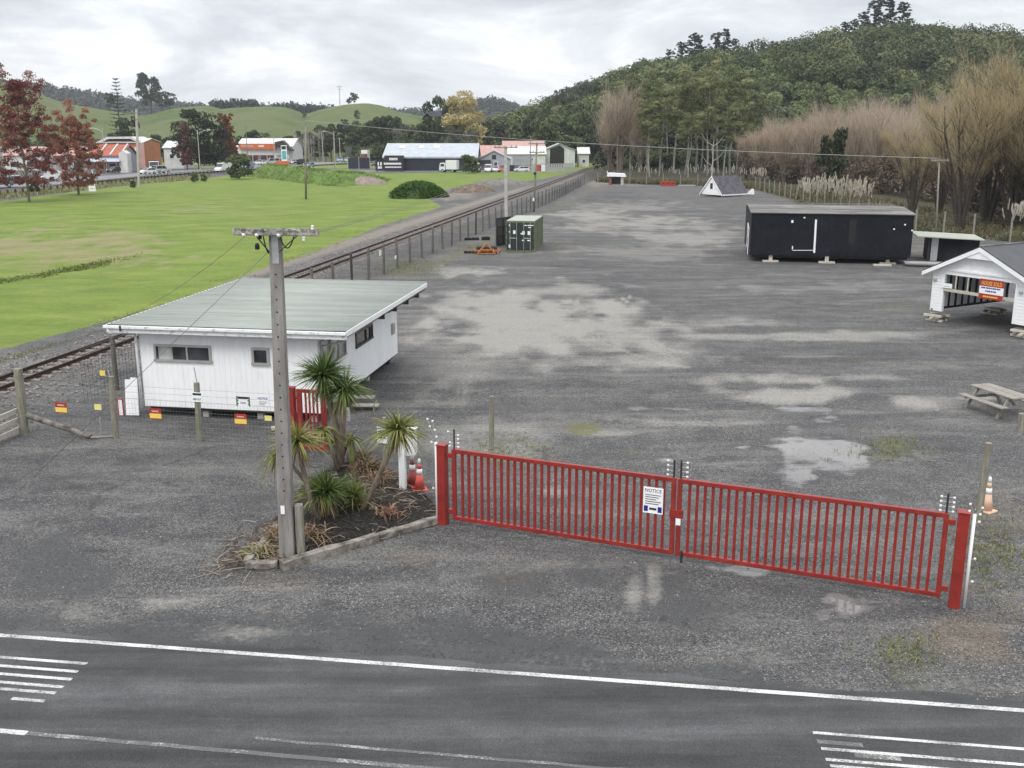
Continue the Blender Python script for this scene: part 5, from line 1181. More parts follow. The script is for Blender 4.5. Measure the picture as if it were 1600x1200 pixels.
# ------------------------------------------------------------------ cabbage trees, flax and dry litter
CAB = leafmat('cabbage_leaf', [(.030, .058, .016), (.055, .105, .024), (.10, .16, .04), (.20, .22, .07)], .2, .5)
CAB2 = leafmat('cabbage_leaf_yellow', [(.07, .11, .025), (.15, .19, .045), (.27, .27, .08), (.36, .31, .13)], .2, .5)
DRYL = leafmat('dry_leaf', [(.13, .085, .05), (.24, .17, .10), (.36, .28, .18)], .15, .7)
FLAX = leafmat('brown_flax', [(.05, .055, .022), (.13, .09, .05), (.24, .16, .10), (.18, .10, .07)], .15, .6)
TRUNK = paint('cabbage_trunk', (.22, .18, .14), .95, .45, 3, 0, (.09, .07, .055), .9, 6, .7, stretch=(3, 3, 1))
def rosette(p, n_, L, wdt, up_bias, droop, mat, name, parent, tilt=Vector((0, 0, 1)), spread=1.0):
    d = rng.normal(size=(n_, 3)); d = norm(d); d[:, 2] = np.abs(d[:, 2]) * 1.0 - (1 - up_bias)
    d = norm(d * np.array([spread, spread, 1]) + np.array(tilt)[None] * up_bias * .6)
    pos = np.repeat(np.array(p)[None], n_, 0) + d * .05
    me = blade_mesh(name, pos, d, L * (.65 + .45 * rng.random(n_)), wdt * (.8 + .4 * rng.random(n_)), mat, droop * (.4 + 1.1 * rng.random(n_)), 4)
    return link(name, me, parent)
def dead_skirt(p, n_, L, mat, parent):
    a = rng.random(n_) * 2 * math.pi; d = np.stack([np.cos(a) * .45, np.sin(a) * .45, -.6 - .5 * rng.random(n_)], 1)
    me = blade_mesh('dead_skirt', np.repeat(np.array(p)[None], n_, 0) + d * .06, d, L * (.5 + .6 * rng.random(n_)), .035, mat, .15, 3); return link('dead_skirt', me, parent)
def cab(label, base, stems):
    """stems: list of (control points px, base r, heads [(px, py, n, L, mat, updir)])"""
    b0 = P(*base); b0.z = bedheight(b0.x, b0.y)
    t_ = thing('cabbage_tree', label, 'cabbage tree', b0)
    for pts, r_, head in stems:
        w_ = [XZ(px, py, b0.y + dy) - b0 for px, py, dy in pts]
        w_[0].z = max(-.1, w_[0].z - .1)
        MB().tube(w_, [r_ * (1 - .35 * i / (len(w_) - 1)) for i in range(len(w_))], 9).build('trunk', TRUNK, t_, smooth=True)
        if head:
            n_, L, mat, upb, drp = head
            rosette(w_[-1], n_, L, .042, upb, drp, mat, 'leaf_head', t_)
            dead_skirt(w_[-1], n_ // 3, L * .75, DRYL, t_)
    return t_
cab('tallest cabbage tree with two big dark green heads in front of the hut corner', (529, 738), [
    ([(531, 738, 0), (530, 690, 0), (518, 640, .05), (505, 588, .1)], .13, (400, 1.1, CAB, .62, .32)),
    ([(532, 738, 0), (534, 690, 0), (536, 645, -.05), (538, 610, -.1)], .11, (300, .95, CAB, .55, .45)),
    ([(530, 738, .1), (527, 705, .1), (526, 690, .15)], .07, (60, .55, CAB2, .6, .4)),
    ([(531, 720, .2), (540, 700, .2), (549, 685, .25)], .06, (60, .62, CAB2, .35, 1.0)),
    ([(529, 730, -.2), (514, 695, -.2), (505, 672, -.25)], .06, (70, .66, CAB2, .4, .9))])
cab('two-headed yellowing cabbage tree leaning left beside the utility pole', (500, 824), [
    ([(499, 824, 0), (487, 785, 0), (475, 740, 0), (465, 690, 0)], .085, (210, .9, CAB2, .62, .45)),
    ([(476, 745, .05), (455, 725, .05), (432, 712, .05)], .05, (60, .6, CAB2, .45, .9))])
cab('single-headed cabbage tree leaning right towards the white meter box', (566, 808), [
    ([(566, 808, 0), (582, 765, 0), (603, 720, 0), (623, 672, 0)], .085, (270, .9, CAB2, .5, .5)),
    ([(566, 806, .05), (569, 780, .05), (572, 758, .05)], .05, None)])
cab('short shaggy cabbage tree low in the middle of the bed with dead leaves hanging', (509, 818), [
    ([(509, 818, 0), (510, 795, 0), (511, 772, 0)], .12, (300, .95, CAB, .80, .42)),
    ([(503, 818, .1), (500, 790, .1), (498, 776, .1)], .08, (170, .85, CAB2, .75, .5))])
cab('small slender cabbage tree between the shaggy one and the leaning one', (546, 803), [
    ([(547, 803, 0), (549, 790, 0), (551, 778, 0)], .07, (180, .78, CAB2, .72, .35)),
    ([(554, 804, 0), (556, 790, 0)], .05, (50, .5, CAB2, .7, .4))])
def tussock(label, px, py, n_, L, mat, spread=1.0, name='flax_clump'):
    b0 = P(px, py); b0.z = bedheight(b0.x, b0.y)
    a = rng.random(n_) * 2 * math.pi; e = .25 + .9 * rng.random(n_) ** .7
    d = np.stack([np.cos(a) * np.cos(e) * spread, np.sin(a) * np.cos(e) * spread, np.sin(e)], 1)
    pos = rng.normal(size=(n_, 3)) * np.array([.14, .14, 0])
    t_ = thing(name, label, 'flax', b0)
    link('blades', blade_mesh('blades', pos, d, L * (.6 + .6 * rng.random(n_)), .04, mat, .5 + .4 * rng.random(n_), 4), t_); return t_
tussock('big brown flax clump behind the tall cabbage tree', 575, 745, 170, .95, FLAX)
tussock('ragged brown flax clump beside the sign post at the back of the bed', 592, 762, 130, .85, FLAX)
tussock('brownish pink flax with upright dead blades left of the sign post', 560, 722, 120, .95, DRYL, .6)
tussock('low reddish flax tussock at the right of the bed', 607, 812, 70, .58, leafmat('red_flax', [(.13, .05, .035), (.22, .10, .07), (.34, .24, .15)], .15))
tussock('scruffy tussock beside the stub post at the foot of the utility pole', 482, 846, 90, .7, DRYL)
tussock('dry green-tipped tussock left of the utility pole foot', 412, 868, 90, .62, leafmat('strawy', [(.16, .12, .07), (.30, .24, .13), (.24, .26, .11)], .15))
tussock('dry tussock behind the utility pole foot', 437, 842, 80, .75, DRYL)
tag(MB().tube([P(577, 806), P(577, 806) + Vector((.06, .05, .34))], [.13, .10], 10).build('tree_stump', TRUNK), 'small cut stump between the slender cabbage trees', 'stump')
# dry twigs and fallen blades: uncountable
n_ = 1250
tw = []
cc = [P(430, 860), P(470, 850), P(410, 870), P(395, 850), P(650, 795), P(400, 875), P(600, 770), P(625, 770), P(590, 865), P(660, 835), P(580, 745)]
pick = rng.integers(0, len(cc), n_); pos = np.array([tuple(c) for c in cc])[pick] + rng.normal(size=(n_, 3)) * np.array([.75, .6, 0])
pos[:, 2] = np.array([bedheight(x, y_) for x, y_ in pos[:, :2]]) + .02
a = rng.random(n_) * 2 * math.pi; d = np.stack([np.cos(a), np.sin(a), .06 + .25 * rng.random(n_)], 1)
keep = np.array([inbed(x, y_) for x, y_ in pos[:, :2]]) > np.where(pos[:, 0] < P(425, 850).x, -.8, -.22)
tag(link('leaf_litter', blade_mesh('leaf_litter', pos[keep], d[keep], .2 + .55 * rng.random(keep.sum()), .016 + .02 * rng.random(keep.sum()), leafmat('litter_leaf', [(.045, .033, .025), (.11, .08, .06), (.22, .175, .13), (.36, .30, .24)], .1), .12, 3)), 'dry fallen blades and twigs scattered over the planting bed', 'leaf litter', kind='stuff')
# loose gravel near the road and gates: uncountable stones
n_ = 16000
pxs = rng.uniform(-60, 1660, n_); pys = rng.uniform(690, 1110, n_)
v = (pys - 600) / F; yy = CAMH * (CP - v * SP) / (SP + v * CP); xx = (pxs - 800) / F * (yy * CP + CAMH * SP)
rdd = (xx - RO.x) * ROADN.x + (yy - RO.y) * ROADN.y
dens = sstep(.3, 2.5, rdd) * (.25 + .75 * sstep(-.1, .25, fbm(xx * .5, yy * .5)))
dens = np.where(xx > 4, sstep(-.1, .9, rdd), dens)
bedd = poly_sd(xx, yy, [tuple(v_.xy) for v_ in bp_])
kp = (rng.random(n_) < dens) & (bedd < -.05); xx, yy = xx[kp], yy[kp]; nb = len(xx)
sz = (.006 + .016 * rng.random((nb, 1, 1)) ** 2.5)
vv = np.stack([xx, yy, np.full(nb, .008)], 1)[:, None, :] + (oct_[None] * (1 + .6 * (rng.random((nb, 6, 3)) - .5))) * sz
st = np_mesh('loose_gravel', vv.reshape(-1, 3), (np.arange(nb)[:, None, None] * 6 + tri[None]).reshape(-1, 3), np.repeat(rng.random(nb), 4), leafmat('gravel_stone', [(.06, .06, .062), (.11, .11, .112), (.20, .20, .195), (.42, .41, .40)], 0, .9))
tag(link('loose_gravel', st), 'loose grey gravel stones strewn over the forecourt', 'gravel', kind='stuff')
# weeds: fence foot, gate edges, field margin
n_ = 5200
zones = [(640, 418, 60, 14, 900), (740, 388, 50, 8, 500), (1390, 700, 70, 26, 160), (800, 705, 90, 24, 200), (1410, 1020, 60, 34, 110), (60, 548, 120, 4, 500), (250, 480, 120, 4, 500), (430, 412, 100, 4, 500), (600, 352, 60, 3, 300), (870, 380, 60, 6, 250), (1540, 860, 60, 60, 350)]
P_ = []
for cx, cy, rx, ry, k in zones:
    a = rng.normal(size=(k, 2)) * .55; qx_ = cx + a[:, 0] * rx; qy_ = cy + a[:, 1] * ry
    if cy in (548, 480, 412, 352): qy_ = cy + (qx_ - cx) * -.29 + a[:, 1] * ry
    v = (qy_ - 600) / F; y_ = CAMH * (CP - v * SP) / (SP + v * CP); x_ = (qx_ - 800) / F * (y_ * CP + CAMH * SP); P_.append(np.stack([x_, y_, np.zeros(k)], 1))
P_ = np.concatenate(P_); n_ = len(P_); pos = np.repeat(P_, 3, 0) + rng.normal(size=(3 * n_, 3)) * np.array([.05, .05, 0])
d = rng.normal(size=(3 * n_, 3)) * .45 + np.array([0, 0, 1.0])
tag(link('weeds', blade_mesh('weeds', pos, d, .08 + .16 * rng.random(3 * n_), .018, leafmat('weed', [(.09, .11, .03), (.18, .20, .06), (.32, .27, .13)], .2), .4, 2)), 'thin weeds and grass along the fences and gravel edges', 'weeds', kind='stuff')
# ------------------------------------------------------------------ tree kit
BARK = paint('bark_grey', (.20, .175, .15), .95, .35, 3, bump=.4); BARKP = paint('bark_pale', (.28, .265, .235), .9, .25, 2, 0, (.2, .17, .14), .7, 3, .3); BARKD = paint('bark_dark', (.06, .05, .042), .95, .3, 3, bump=.4)
def limb_tree(mb, base, h, r, n_l, spread, up=.6, start=.35, rr=None, ends=None, n=5):
    r0 = random.Random(rr)
    top = Vector((r0.uniform(-.04, .04) * h, r0.uniform(-.04, .04) * h, h))
    pts = [Vector(base) + top * f + Vector((r0.uniform(-.02, .02) * h, r0.uniform(-.02, .02) * h, 0)) * (f > 0) * (f < 1) for f in (0, .25, .5, .75, 1)]
    mb.tube(pts, [r, r * .85, r * .65, r * .42, r * .15], 7)
    for i in range(n_l):
        f = start + (1 - start) * (i + .5) / n_l * .92; a = i * 2.4 + r0.uniform(-.5, .5)
        k = min(3, int(f * 4)); p0 = pts[k].lerp(pts[k + 1], f * 4 - k)
        L = spread * (1.1 - .6 * f) * r0.uniform(.7, 1.1)
        d = Vector((math.cos(a), math.sin(a), up * r0.uniform(.6, 1.4)))
        p1 = p0 + d * L * .55; p2 = p0 + d * L + Vector((0, 0, L * .25))
        mb.tube([p0, p1, p2], [r * .4 * (1.1 - f), r * .25 * (1.1 - f), r * .06], n)
        if ends is not None: ends.append(p2); ends.append(p1.lerp(p2, .5))
    if ends is not None: ends.append(pts[-1])
def as_tree(name, crown, trunk, at_origin=True):
    return (crown, trunk)
def place(kind, loc, label, cat, group=None, rz=0, sc=1.0, sz_=None, name='tree'):
    crown, trunk = kind
    t_ = thing(name, label, cat, loc, rz, group); t_.scale = (sc, sc, sz_ or sc)
    if trunk is not None: link('trunk', trunk, t_)
    if crown is not None: link('crown', crown, t_)
    return t_
def mkgum(seed, h=28.0, mat=None):
    global rng
    random.seed(seed); ends = []; mb = MB(); limb_tree(mb, (0, 0, 0), h * .93, .34, 11, h * .24, .75, .42, seed, ends); tm = mb.mesh('trunk'); tm.materials.append(BARKP)
    cs = [(e.x, e.y, e.z) for e in ends] + [(random.gauss(0, h * .09), random.gauss(0, h * .09), random.uniform(.5, .98) * h) for _ in range(14)]
    rs = [random.uniform(1.3, 2.5) for _ in cs]
    return crown_mesh('crown', cs, rs, 120, .36, mat, .58, .5, .6, .5, .75), tm
GUMM = leafmat('gum_leaf', [(.050, .064, .026), (.118, .138, .054), (.195, .212, .088), (.275, .278, .135)], .3)
gums = [mkgum(s, 28, GUMM) for s in (1, 2, 3)]
def mkbroad(seed, h, w_, mat, leaf=.5, per=90, bark=None, ncl=26, low=.25):
    random.seed(seed); cs = []; rs = []
    for i in range(ncl):
        a = random.random() * 6.28; f = random.random(); z = low + (1 - low) * f
        rad = w_ / 2 * math.sqrt(max(.05, 1 - ((z - (low + .35)) / (.68)) ** 2)) * random.uniform(.35, .9)
        cs.append((math.cos(a) * rad, math.sin(a) * rad, z * h * .92)); rs.append(w_ * random.uniform(.13, .21))
    mb = MB(); limb_tree(mb, (0, 0, 0), h * .8, .035 * h * .6, 8, w_ * .4, .8, .2, seed); tm = mb.mesh('trunk'); tm.materials.append(bark or BARKD)
    return crown_mesh('crown', cs, rs, per, leaf, mat, .8), tm
DARKM = leafmat('dark_bush_leaf', [(.010, .017, .008), (.024, .036, .014), (.044, .060, .022), (.080, .094, .040)], .12)
MIDM = leafmat('bush_leaf', [(.020, .032, .012), (.046, .066, .022), (.080, .104, .036), (.135, .155, .065)], .15)
GREYM = leafmat('grey_leaf', [(.060, .068, .050), (.115, .122, .092), (.20, .20, .155)], .2)
dk = [mkbroad(10 + s, 12, 10 - s, DARKM, .42, 95) for s in range(3)]
md = [mkbroad(20 + s, 11, 10 - s, MIDM, .42, 95) for s in range(3)]
gy_ = [mkbroad(30 + s, 10, 8, GREYM, .30, 60, BARK) for s in range(2)]
PINEM = leafmat('pine_leaf', [(.010, .016, .010), (.022, .030, .016), (.038, .048, .025)], .08)
def mkpine(seed, h):
    random.seed(seed); cs = []; rs = []
    for i in range(120):
        f = random.uniform(.12, 1.0); a = random.random() * 6.28; rad = (1.06 - f) ** .5 * h * .34 * random.uniform(.15, 1.1) * (1 + .3 * math.sin(a * 2 + seed))
        cs.append((math.cos(a) * rad, math.sin(a) * rad, f * h)); rs.append(h * random.uniform(.03, .06))
    mb = MB(); limb_tree(mb, (0, 0, 0), h * .96, .35, 12, h * .2, .35, .3, seed); tm = mb.mesh('trunk'); tm.materials.append(BARKD)
    return crown_mesh('crown', cs, rs, 60, .34, PINEM, .6, .3, .2), tm
pines = [mkpine(40 + s, 16) for s in range(3)]
# ------------------------------------------------------------------ gum stand at the far end of the yard
for i, (px, Y_, sc) in enumerate(((985, 262, .95), (1012, 280, 1.05), (1030, 255, .9), (1052, 275, 1.0), (1070, 262, .96), (1087, 285, 1.05), (1105, 258, .95), (1122, 276, 1.08), (1140, 264, .98), (1160, 285, 1.02), (1000, 300, 1.15), (1040, 305, 1.05), (1150, 255, .72), (1095, 300, 1.08), (1178, 300, .9), (965, 285, .85), (1015, 250, .7), (1075, 246, .66), (1130, 246, .7))):
    x = (px - 800) / F * (Y_ * CP + CAMH * SP)
    place(gums[i % 3], (x, Y_, 0), 'tall pale-trunked gum tree in the stand at the far end of the gravel yard', 'gum tree', 'gum trees at the end of the yard', i * 1.3, sc * random.uniform(.86, 1.03) * .92, None, 'gum_tree')
random.seed(90); mb = MB()
mb.tube([(0, 0, 0), (.1, 0, 5), (0, 0, 8)], [.17, .12, .09], 8)
for a, z, L in ((.3, 7.8, 2.2), (2.8, 7.9, 2.4), (1.4, 7.7, 1.6), (4.5, 6, 2.0), (5.9, 5, 2.6), (3.3, 4.2, 2.2)):
    d = Vector((math.cos(a), math.sin(a) * .4, .6)); mb.tube([(0, 0, z), Vector((0, 0, z)) + d * L * .5, Vector((0, 0, z)) + d * L + UP * .8], [.08, .05, .02], 6)
tag(mb.build('dead_tree', paint('dead_white', (.38, .36, .34), .9, .15, 3)), 'bare white dead tree forking in front of the dark gum stand', 'dead tree').location = P(1111, 294)
# dark undergrowth behind the trunks
def shrub_mass(name, label, cat, pts, rad, per, leaf, mat, zf=1.0):
    cs = [(x, y_, z) for x, y_, z in pts]; rs = [rad * random.uniform(.7, 1.25) for _ in pts]
    return tag(link(name, crown_mesh(name, cs, rs, per, leaf, mat, zf)), label, cat, kind='stuff')
pts = []
for i in range(230):
    px = random.uniform(935, 1235); Y_ = random.uniform(312, 335); pts.append(((px - 800) / F * (Y_ * CP + 2.2), Y_, random.uniform(.5, 10.5)))
for i in range(40):
    px = random.uniform(940, 1200); Y_ = random.uniform(300, 318); pts.append(((px - 800) / F * (Y_ * CP + 2.2), Y_, random.uniform(.3, 2)))
shrub_mass('undergrowth', 'dark undergrowth filling the space behind the gum trunks', 'undergrowth', pts, 2.3, 70, .55, leafmat('undergrowth_leaf', [(.006, .008, .005), (.012, .015, .009), (.022, .024, .014)], .05), 1.1)
# ------------------------------------------------------------------ forest over the bush hill (uncountable canopy)
N_ = 2500
px = rng.uniform(560, 1800, N_ * 3); Y_ = 300 + 210 * rng.random(N_ * 3) ** .85
x = (px - 800) / F * (Y_ * CP + CAMH * SP); h_ = bush_h(x, Y_)
ok = (h_ > .8) & ((px > 940) | (Y_ > 395)); x, Y_, h_, px = x[ok][:N_], Y_[ok][:N_], h_[ok][:N_], px[ok][:N_]
N_ = len(x)
def canopy(sel, name, label, mat, rlo, rhi, per, leaf, zoff, flat=.85):
    x_, y_, z_ = x[sel], Y_[sel], h_[sel]; r_ = rlo + (rhi - rlo) * rng.random(len(x_)) ** 2.0
    cs = np.stack([x_, y_, z_ + zoff * r_], 1)
    return tag(link(name, crown_mesh(name, list(cs), list(r_), per, leaf, mat, flat, .6, .72, .42, .78)), label, 'forest', kind='stuff')
kind = rng.random(N_)
tone = fbm(x / 45, Y_ / 45, 3) + .45 * sstep(30, 5, h_) - .25 * (h_ > 36)
dsel = (tone < -.02); msel = ~dsel & (kind < .80); gsel = ~dsel & (kind >= .80)
BUSHL = leafmat('fern_leaf', [(.022, .036, .013), (.068, .096, .030), (.145, .180, .062), (.25, .265, .135)], .15)
canopy(dsel, 'dark_forest', 'dark evergreen canopy covering the upper bush hill', leafmat('hill_dark_leaf', [(.012, .020, .009), (.032, .048, .016), (.078, .098, .032), (.155, .170, .072)], .12), 2.4, 8.2, 280, .52, .5)
canopy(msel, 'green_forest', 'lighter green fern and broadleaf canopy on the slope of the bush hill', BUSHL, 2.0, 5.6, 240, .46, .45)
canopy(gsel, 'grey_green_forest', 'grey green canopy flecks on the bush hill', leafmat('pale_bush', [(.045, .060, .028), (.085, .105, .05), (.13, .15, .08)], .15), 1.8, 4.4, 170, .46, .5)
def on_bush(px, Y_): xx_ = (px - 800) / F * (Y_ * CP + CAMH * SP); return Vector((xx_, Y_, float(bush_h(np.array([xx_]), np.array([float(Y_)]))[0])))
for i, (px, Y_, sc, pk) in enumerate(((1290, 472, .6, 0), (1305, 470, .75, 1), (1318, 474, .85, 2), (1333, 472, 1.0, 0), (1352, 470, 1.25, 1), (1368, 473, 1.3, 0), (1392, 470, 1.15, 2), (1040, 470, .7, 0), (1058, 474, .85, 1), (1076, 470, 1.0, 2), (1084, 476, .9, 0), (1112, 470, .9, 1), (1124, 474, 1.0, 0), (1140, 470, .75, 2), (1182, 472, .6, 1), (1196, 474, .6, 0), (1214, 474, .45, 2), (1276, 472, .5, 0))):
    place(pines[pk], on_bush(px, Y_) - UP * .5, 'dark pine standing on the crest of the bush hill against the sky', 'pine', 'pines on the hill crest', i * .9, sc, None, 'pine_tree')
for i, (px, Y_, sc) in enumerate(((890, 445, .85), (903, 450, .8), (872, 455, .7), (915, 448, .75))):
    place(gy_[i % 2], on_bush(px, Y_), 'thin grey tree on the low shoulder of the bush ridge', 'tree', 'grey trees on the low ridge', i, sc, sc * 1.35, 'grey_tree')
BARKB = paint('bark_brown', (.17, .135, .105), .95, .3, 3, bump=.3)
# ------------------------------------------------------------------ bare winter willows and poplars on the right
def mkwillow(seed, h, w_, mat_t, nmain=7, twigs=3800, tw_len=1.7, tw_w=.028, upb=.9, fan=.5):
    random.seed(seed); mb = MB(); ends = []
    for i in range(nmain):
        a = 6.28 * i / nmain + random.uniform(-.3, .3); s = random.uniform(.15, .9) * fan
        p0 = Vector((math.cos(a) * .25, math.sin(a) * .25, 0)); H = h * random.uniform(.62, .85)
        p3 = Vector((math.cos(a) * w_ * .5 * s, math.sin(a) * w_ * .5 * s, H)); p1 = p0.lerp(p3, .35) + Vector((0, 0, h * .06)); p2 = p0.lerp(p3, .7) + Vector((random.uniform(-.3, .3), random.uniform(-.3, .3), h * .05))
        r_ = random.uniform(.13, .22) * (.7 if seed % 2 else 1.15); path = [p0, p1, p2, p3]; mb.tube(path, [r_, r_ * .75, r_ * .5, r_ * .16], 6)
        for j in range(9):
            f = random.uniform(.22, .98); k = min(2, int(f * 3)); q0 = path[k].lerp(path[k + 1], f * 3 - k)
            b_ = a + random.uniform(-1.5, 1.5); L = h * random.uniform(.12, .30) * (1.2 - .5 * f)
            q2 = q0 + Vector((math.cos(b_) * L * .75, math.sin(b_) * L * .75, L * upb)); q1 = q0.lerp(q2, .5) + Vector((math.cos(b_) * L * .08, math.sin(b_) * L * .08, -L * .04))
            rb = r_ * .32 * (1.1 - f * .6); mb.tube([q0, q1, q2], [rb, rb * .6, rb * .2], 4, False)
            for m in range(5):
                g = random.uniform(.2, 1); u0 = q0.lerp(q2, g); c_ = b_ + random.uniform(-1.2, 1.2); L2 = L * random.uniform(.3, .6)
                u1 = u0 + Vector((math.cos(c_) * L2 * .6, math.sin(c_) * L2 * .6, L2 * .9)); mb.tube([u0, u1], [rb * .4, rb * .15], 3, False); ends.append((u0, u1))
    tm = mb.mesh('trunk'); tm.materials.append(BARKB if seed % 2 else BARKD)
    E = np.array([[tuple(a), tuple(b_)] for a, b_ in ends]); pk = rng.integers(0, len(E), twigs); f = rng.random((twigs, 1)) * 1.15
    pos = E[pk, 0] * (1 - f) + E[pk, 1] * f + rng.normal(size=(twigs, 3)) * .25
    out = norm(E[pk, 1] - E[pk, 0]); d = norm(out * .7 + rng.normal(size=(twigs, 3)) * .38 + np.array([0, 0, upb * .55]))
    cm = blade_mesh('crown', pos, d, tw_len * (.5 + .8 * rng.random(twigs)), tw_w, mat_t, .05, 2)
    return cm, tm
TWB = leafmat('twig_brown', [(.27, .205, .15), (.42, .335, .25), (.56, .47, .37)], .45, .8); TWG = leafmat('twig_golden', [(.27, .215, .115), (.42, .345, .20), (.56, .475, .31)], .45, .8); TWP = leafmat('twig_pinkish', [(.30, .235, .18), (.46, .375, .295), (.60, .51, .42)], .45, .8)
wb = [mkwillow(51 + 2 * s, 11, 8, TWB, 9, 2600, 1.7, .026) for s in range(2)]; wp_ = [mkwillow(71 + 2 * s, 12, 6, TWP, 10, 2900, 1.9, .026, 1.3, .45) for s in range(2)]
wg = [mkwillow(60 + 2 * s, 16, 13, TWG, 11, 7500, 1.5, .022, .7, .85) for s in range(2)]
for i, (px, Y_, k, sc, lab) in enumerate((
    (968, 258, 'p', 1.75, 'tall reddish bare tree by the track at the far left of the yard'), (1000, 256, 'p', 1.25, 'smaller reddish bare tree beside the tall one by the track'), (952, 275, 'p', 1.3, 'leaning bare tree right against the far end of the railway'),)):
    place(wp_[i % 2], ((px - 800) / F * (Y_ * CP + 2.2), Y_, 0), lab, 'bare tree', None, i * 2, sc, None, 'bare_tree')
row = [(1165, 236, 'b', .95), (1188, 225, 'b', 1.05), (1205, 232, 'p', 1.1), (1225, 214, 'b', 1.1), (1244, 222, 'p', 1.1), (1262, 205, 'p', 1.1), (1280, 212, 'b', 1.15), (1298, 196, 'p', 1.1), (1316, 204, 'p', 1.2), (1334, 188, 'p', 1.12), (1352, 195, 'p', 1.22), (1372, 178, 'p', 1.12), (1392, 184, 'p', 1.2), (1410, 168, 'p', 1.0), (1428, 172, 'b', 1.05), (1215, 240, 'b', 1.2), (1285, 235, 'p', 1.3), (1350, 220, 'p', 1.35), (1400, 205, 'p', 1.3), (1450, 190, 'p', 1.3)]
for i, (px, Y_, k, sc) in enumerate(row):
    place((wb if k == 'b' else wp_)[i % 2], ((px - 800) / F * (Y_ * CP + 2.2), Y_, 0), 'bare pinkish brown tree in the dense row beyond the yard fence', 'bare tree', 'bare trees beyond the yard fence', i * 1.7, sc, None, 'bare_tree')
gold = [(1425, 128, .74, 'rounded golden willow with drooping twigs right behind the black building'), (1468, 132, .85, 'golden willow behind the lean-to shed, second from the left'), (1500, 106, .95, 'big golden willow with black forked trunks above the garage'), (1540, 112, 1.12, 'tallest golden willow, its crown reaching the hill crest'), (1582, 108, 1.15, 'golden willow with many upright dark stems at the right edge'), (1622, 104, 1.1, 'golden willow cut off by the right edge of the view')]
for i, (px, Y_, sc, lab) in enumerate(gold):
    place(wg[i % 2], ((px - 800) / F * (Y_ * CP + 2.2), Y_, 0), lab, 'willow', None, i * 1.1, sc, None, 'willow_tree')
place(md[0], ((1612 - 800) / F * (112 * CP + 2.2), 112, 0), 'tall green leafy tree at the right edge among the willows', 'tree', None, 1, .55, 1.38, 'leafy_tree')
# brown brush filling the willows' feet
pts = []
for i in range(330):
    f = random.random(); px = 1160 + 460 * f; Y_ = 232 - 128 * f + random.uniform(0, 14); pts.append(((px - 800) / F * (Y_ * CP + 2.2), Y_, random.uniform(.2, 4.6)))
shrub_mass('brush', 'brown brush and bramble at the foot of the bare trees', 'brush', pts, 1.6, 150, .22, leafmat('brush_twig', [(.055, .042, .032), (.12, .092, .068), (.17, .135, .10), (.10, .10, .045)], .1), 1.1)
place(dk[1], P(1312, 318) + Vector((0, 5, -.5)), 'dark evergreen shrub covered in ivy standing before the bare trees', 'shrub', None, 0, .46, .92, 'evergreen_shrub')
# ------------------------------------------------------------------ rank grass between the boundary fence and the trees
n_ = 15000; f = rng.random(n_); bxs = np.interp(f, np.linspace(0, 1, len(BF)), [b.x for b in BF]); bys = np.interp(f, np.linspace(0, 1, len(BF)), [b.y for b in BF])
off = rng.random(n_) ** 1.2 * (6 + 26 * f * (1 - .3 * f)); nx = np.interp(f, [0, .35, .45, .85, 1], [0, 0, .7, .75, .4]); pos = np.stack([bxs + off * nx, bys + off * np.sqrt(1 - nx ** 2) + .3, np.zeros(n_)], 1)
d = rng.normal(size=(n_, 3)) * .38 + np.array([0, 0, 1.0])
tag(link('rank_grass', blade_mesh('rank_grass', pos, d, (.4 + 1.0 * rng.random(n_)) * np.interp(f, [0, .4, 1], [1.5, 1.2, .8]), .10 * np.interp(f, [0, 1], [1.6, .7]), leafmat('rank_blade', [(.05, .052, .022), (.105, .095, .045), (.18, .15, .08), (.25, .21, .13)], .15), .4, 2)), 'rank brown and olive grass between the yard fence and the trees', 'grass', kind='stuff')
# ------------------------------------------------------------------ pampas
PAMG = leafmat('pampas_leaf', [(.06, .075, .03), (.12, .14, .06), (.22, .21, .12)], .15); PLUM = leafmat('pampas_plume', [(.42, .385, .315), (.58, .54, .46), (.70, .66, .58)], .3)
def mkpampas(seed, npl=11):
    random.seed(seed); n_ = 260; a = rng.random(n_) * 6.28; e = .5 + .9 * rng.random(n_)
    d = np.stack([np.cos(a) * np.cos(e), np.sin(a) * np.cos(e), np.sin(e)], 1)
    g = blade_mesh('leaves', rng.normal(size=(n_, 3)) * np.array([.3, .3, 0]), d, 1.3 + .9 * rng.random(n_), .045, PAMG, .6, 3)
    P0 = []; D = []
    for i in range(npl):
        b_ = random.random() * 6.28; r_ = random.uniform(0, .8); hgt = random.uniform(1.7, 2.6)
        lx, ly = random.gauss(0, .12), random.gauss(0, .12)
        for k in range(22):
            f = k / 22; P0.append((math.cos(b_) * r_ + lx * f, math.sin(b_) * r_ + ly * f, hgt + .75 * f)); D.append((random.gauss(lx, .16), random.gauss(ly, .16), 1))
    pl = blade_mesh('plumes', np.array(P0), np.array(D), .36, .07, PLUM, .1, 2)
    return pl, g
pamp = [mkpampas(s, (12, 15, 10, 3, 4, 2)[s]) for s in range(6)]
def place_p(px, py, sc, label, group, k):
    t_ = thing('pampas_grass', label, 'pampas grass', P(px, py), k * 1.3, group); t_.scale = (sc,) * 3
    j_ = k % 3 + (3 if 'gum' in label else 0); link('plumes', pamp[j_][0], t_); link('leaves', pamp[j_][1], t_)
for i in range(13):
    place_p(1252 + i * 8.2, 323 + i * 1.5 + random.uniform(-3, 3), random.uniform(1.05, 1.45), 'creamy plumed pampas grass in the row behind the black building', 'pampas behind the black building', i)
for i in range(20):
    place_p(985 + i * 10 + random.uniform(-3, 3), 284 + i * .35, random.uniform(.8, 1.25), 'pampas grass along the far fence below the gum trees', 'pampas below the gum trees', i)
